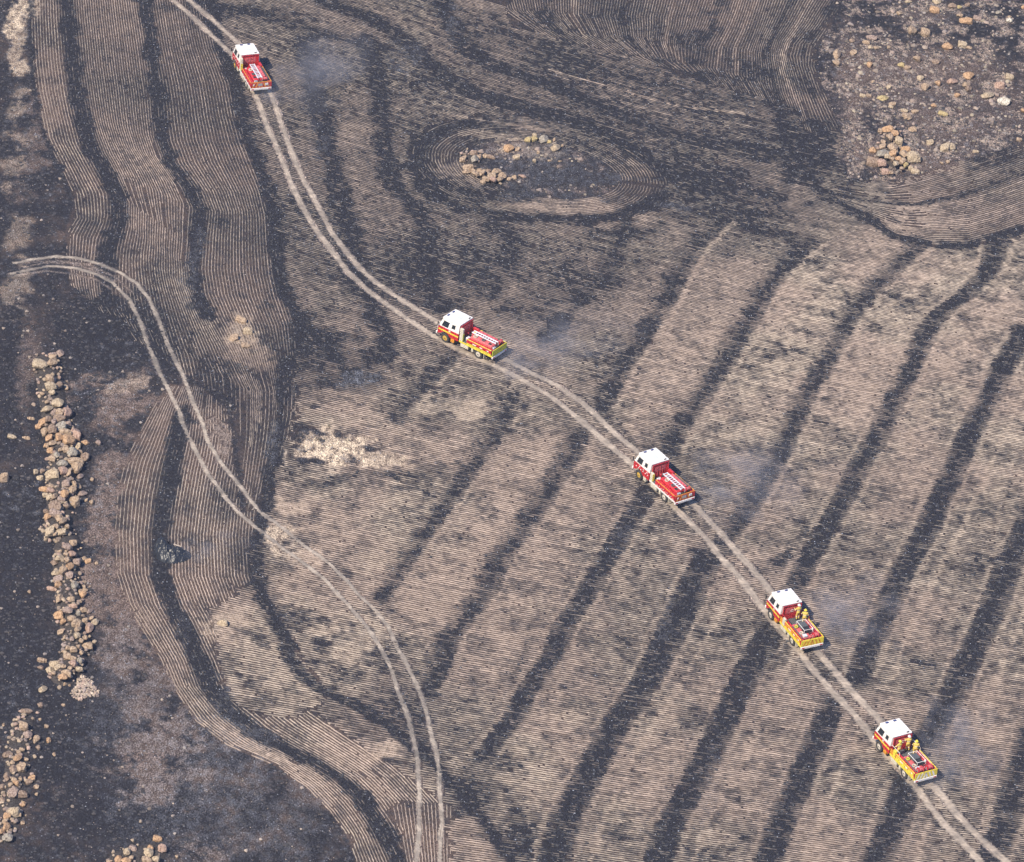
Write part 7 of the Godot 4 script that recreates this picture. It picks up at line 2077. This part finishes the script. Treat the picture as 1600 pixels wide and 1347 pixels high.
func crew(trucks: Array):
	var poses := [person_mesh(Vector3(.22, 1.20, -.34), 0), person_mesh(Vector3(.30, 1.05, -.24), 0)]
	var hs := begin()
	# helmet shell with a brim, and a crest
	for j in 6:
		for i in 16:
			var P := func(jj: int, ii: int) -> Vector3:
				var t := PI * .5 * jj / 6.0
				var a := TAU * ii / 16
				return Vector3(.122 * cos(t) * cos(a), 1.70 + .125 * sin(t), .145 * cos(t) * sin(a))
			quad(hs, P.call(j, i), P.call(j, i + 1), P.call(j + 1, i + 1), P.call(j + 1, i), Vector3(0, 1.68, 0))
	for i in 16:
		var a0 := TAU * i / 16
		var a1 := TAU * (i + 1) / 16
		var o := func(a: float, r: float, y: float) -> Vector3: return Vector3(.122 * r * cos(a), y, .145 * r * sin(a))
		quad(hs, o.call(a0, 1.0, 1.70), o.call(a1, 1.0, 1.70), o.call(a1, 1.28, 1.685), o.call(a0, 1.28, 1.685), Vector3(0, 1.5, 0))
	var helmet := hs.commit()
	var list := [
		[3, .50, 2.12, 10.0, 0, "person in yellow overalls and pale helmet standing behind the cab of the fourth truck", "w"],
		[3, .98, 1.22, -30.0, 1, "person in yellow overalls standing further back at the east rail of the fourth truck", "y"],
		[4, -.74, 1.80, 15.0, 1, "person in yellow overalls standing at the west rail of the last truck", "y"],
		[4, .46, 2.12, -10.0, 0, "person in yellow overalls standing right behind the cab of the last truck", "w"],
		[4, .98, 1.24, -35.0, 1, "person in yellow overalls standing by the pump at the east rail of the last truck", "y"]]
	for c in list:
		var t: Node3D = trucks[c[0]]
		var o := Node3D.new()
		o.name = numbered("person")
		add_child(o)
		o.transform = t.transform * Transform3D(Basis(Vector3.UP, deg_to_rad(c[3])), Vector3(c[1] if absf(c[1]) < .9 else .62, 1.062, -c[2]))
		if c[2] < 1.5: o.transform = t.transform * Transform3D(Basis(Vector3.UP, deg_to_rad(c[3])), Vector3(.70, 1.062, -c[2]))
		tag(o, c[5], "person", "firefighters riding on the trucks")
		var b := MeshInstance3D.new()
		b.name = "body"
		b.mesh = poses[c[4]]
		b.material_override = M.body
		o.add_child(b)
		var h := MeshInstance3D.new()
		h.name = "helmet"
		h.mesh = helmet
		h.material_override = M.yellow if c[6] == "y" else M.white
		o.add_child(h)

# ------------------------------------------------------------------ loose cover
func scatter(called: String, mesh: Mesh, list: Array, label: String):
	var mm := MultiMesh.new()
	mm.transform_format = MultiMesh.TRANSFORM_3D
	mm.use_colors = true
	mm.mesh = mesh
	mm.instance_count = list.size()
	for i in list.size():
		mm.set_instance_transform(i, list[i][0])
		mm.set_instance_color(i, list[i][1])
	var o := MultiMeshInstance3D.new()
	o.name = called
	o.multimesh = mm
	o.material_override = M.vertex
	add_child(o)
	tag(o, label, "", "", "stuff")
	print(called, " ", list.size())

func litter():
	# a tuft of dry blades
	var st := begin()
	for i in 7:
		var a := TAU * i / 7.0 + .3
		var d := Vector3(cos(a), 0, sin(a))
		var w := Vector3(-d.z, 0, d.x) * .035
		var tip := d * (.25 + .1 * (i % 3)) + Vector3(0, .75 + .12 * (i % 2), 0)
		tri(st, -w, w, tip, Vector3(0, -1, 0))
	var tuft := st.commit()
	var stone: Mesh = M.rock_kinds[7]
	var clump: Mesh = M.rock_kinds[2]
	var grass := []
	var stones := []
	var char_ := []
	var flecks := []
	var tries := 0
	while tries < 150000:
		tries += 1
		var x := rng.randf_range(-66, 58)
		var z := rng.randf_range(-105, 78)
		var c := cell(x, z)
		if track[c] > .3: continue
		var y := at_height(x, z)
		var u := rng.randf()
		var turn := Basis(Vector3.UP, rng.randf() * TAU)
		var tilt := Basis(Vector3(rng.randfn(), rng.randfn(), rng.randfn()).normalized(), rng.randf() * TAU)
		if zone[c] == 0:
			var like := .05 + sand[c] * .5 + brown[c] * .35
			if u < like and grass.size() < 14000:
				var s := rng.randf_range(.14, .36)
				var col := Color(.40, .33, .23).lerp(Color(.22, .19, .16), rng.randf()) if x < -40 and sand[c] > .2 else Color(.34, .28, .22).lerp(Color(.16, .14, .13), rng.randf())
				grass.append([Transform3D(turn.scaled(Vector3(s, s * rng.randf_range(.4, .8), s)), Vector3(x, y, z)), col])
			elif u < like + (.14 if x > 30 and z < -48 else .08):
				var s := rng.randf_range(.05, .12) * (3.2 if rng.randf() < (.45 if x > 30 else .12) else 1.0)
				var col := Color(.36, .29, .235).lerp(Color(.25, .23, .22), rng.randf()) * rng.randf_range(.5, 1.1)
				stones.append([Transform3D(tilt.scaled(Vector3(s, s * .7, s)), Vector3(x, y + s * .2, z)), col])
			elif u < like + .40 and burn[c] > .5:
				var s := rng.randf_range(.10, .42)
				char_.append([Transform3D(turn.scaled(Vector3(s, s * .35, s * .8)), Vector3(x, y + s * .08, z)), Color(.04, .04, .045).lerp(Color(.10, .09, .09), rng.randf() * rng.randf())])
			elif u < like + .43:
				var s := rng.randf_range(.05, .14)
				flecks.append([Transform3D(tilt.scaled(Vector3(s, s * .3, s)), Vector3(x, y + .02, z)), Color(.27, .28, .31) * rng.randf_range(.4, 1.2)])
		else:
			if burn[c] > .72:
				if u < .35:
					var s := rng.randf_range(.10, .34)
					char_.append([Transform3D(turn.scaled(Vector3(s, s * .4, s * .8)), Vector3(x, y + s * .1, z)), Color(.035, .036, .042).lerp(Color(.09, .09, .095), rng.randf() * rng.randf())])
				elif u < .50:
					var s := rng.randf_range(.05, .13)
					flecks.append([Transform3D(tilt.scaled(Vector3(s, s * .35, s)), Vector3(x, y + .03, z)), Color(.30, .32, .36) * rng.randf_range(.35, 1.2)])
			else:
				if u < .03:
					var s := rng.randf_range(.05, .11)
					stones.append([Transform3D(tilt.scaled(Vector3(s, s * .7, s)), Vector3(x, y + s * .25, z)), Color(.42, .36, .30) * rng.randf_range(.7, 1.2)])
				elif u < .03 + .16 * smoothstep(.35, .7, burn[c]):
					var s := rng.randf_range(.12, .30)
					char_.append([Transform3D(turn.scaled(Vector3(s, s * .4, s * .8)), Vector3(x, y + s * .12, z)), Color(.045, .042, .042).lerp(Color(.11, .09, .08), rng.randf())])
	# weeds on the pale bare patch
	for i in 46:
		var x := rng.randf_range(-23.0, -11.0)
		var z := rng.randf_range(-1.5, 6.0)
		var c := cell(x, z)
		if sand[c] < .4: continue
		for k in 9:
			var s := rng.randf_range(.2, .42)
			grass.append([Transform3D(Basis(Vector3.UP, rng.randf() * TAU).scaled(Vector3(s, s * .6, s)), Vector3(x + rng.randfn() * .16, at_height(x, z), z + rng.randfn() * .2)), Color(.13, .125, .095) * rng.randf_range(.6, 1.3)])
	scatter("dry_grass", tuft, grass, "sparse dry grass tufts on the unploughed margins")
	scatter("loose_stones", stone, stones, "small pale stones strewn over the paddock")
	scatter("charred_straw", clump, char_, "clumps of charred straw lying on the burnt strips")
	scatter("ash_flecks", stone, flecks, "pale flecks of ash on the burnt strips")

func dust():
	# fine ash thrown up by the wheels and drifting east of the trucks, and smoke from the heap
	for p in DUST:
		var root := Node3D.new()
		root.name = numbered(p[0])
		add_child(root)
		root.position = Vector3(p[1], 0, p[2])
		tag(root, p[3], "", "", "stuff")
		for e in p[4]:
			var f := FogVolume.new()
			f.name = "puff"
			f.shape = RenderingServer.FOG_VOLUME_SHAPE_ELLIPSOID
			f.size = Vector3(e[3], e[4], e[5])
			f.position = Vector3(e[0], e[1], e[2])
			var m := FogMaterial.new()
			m.density = e[6]
			m.albedo = Color(.80, .80, .84)
			f.material = m
			root.add_child(f, true)
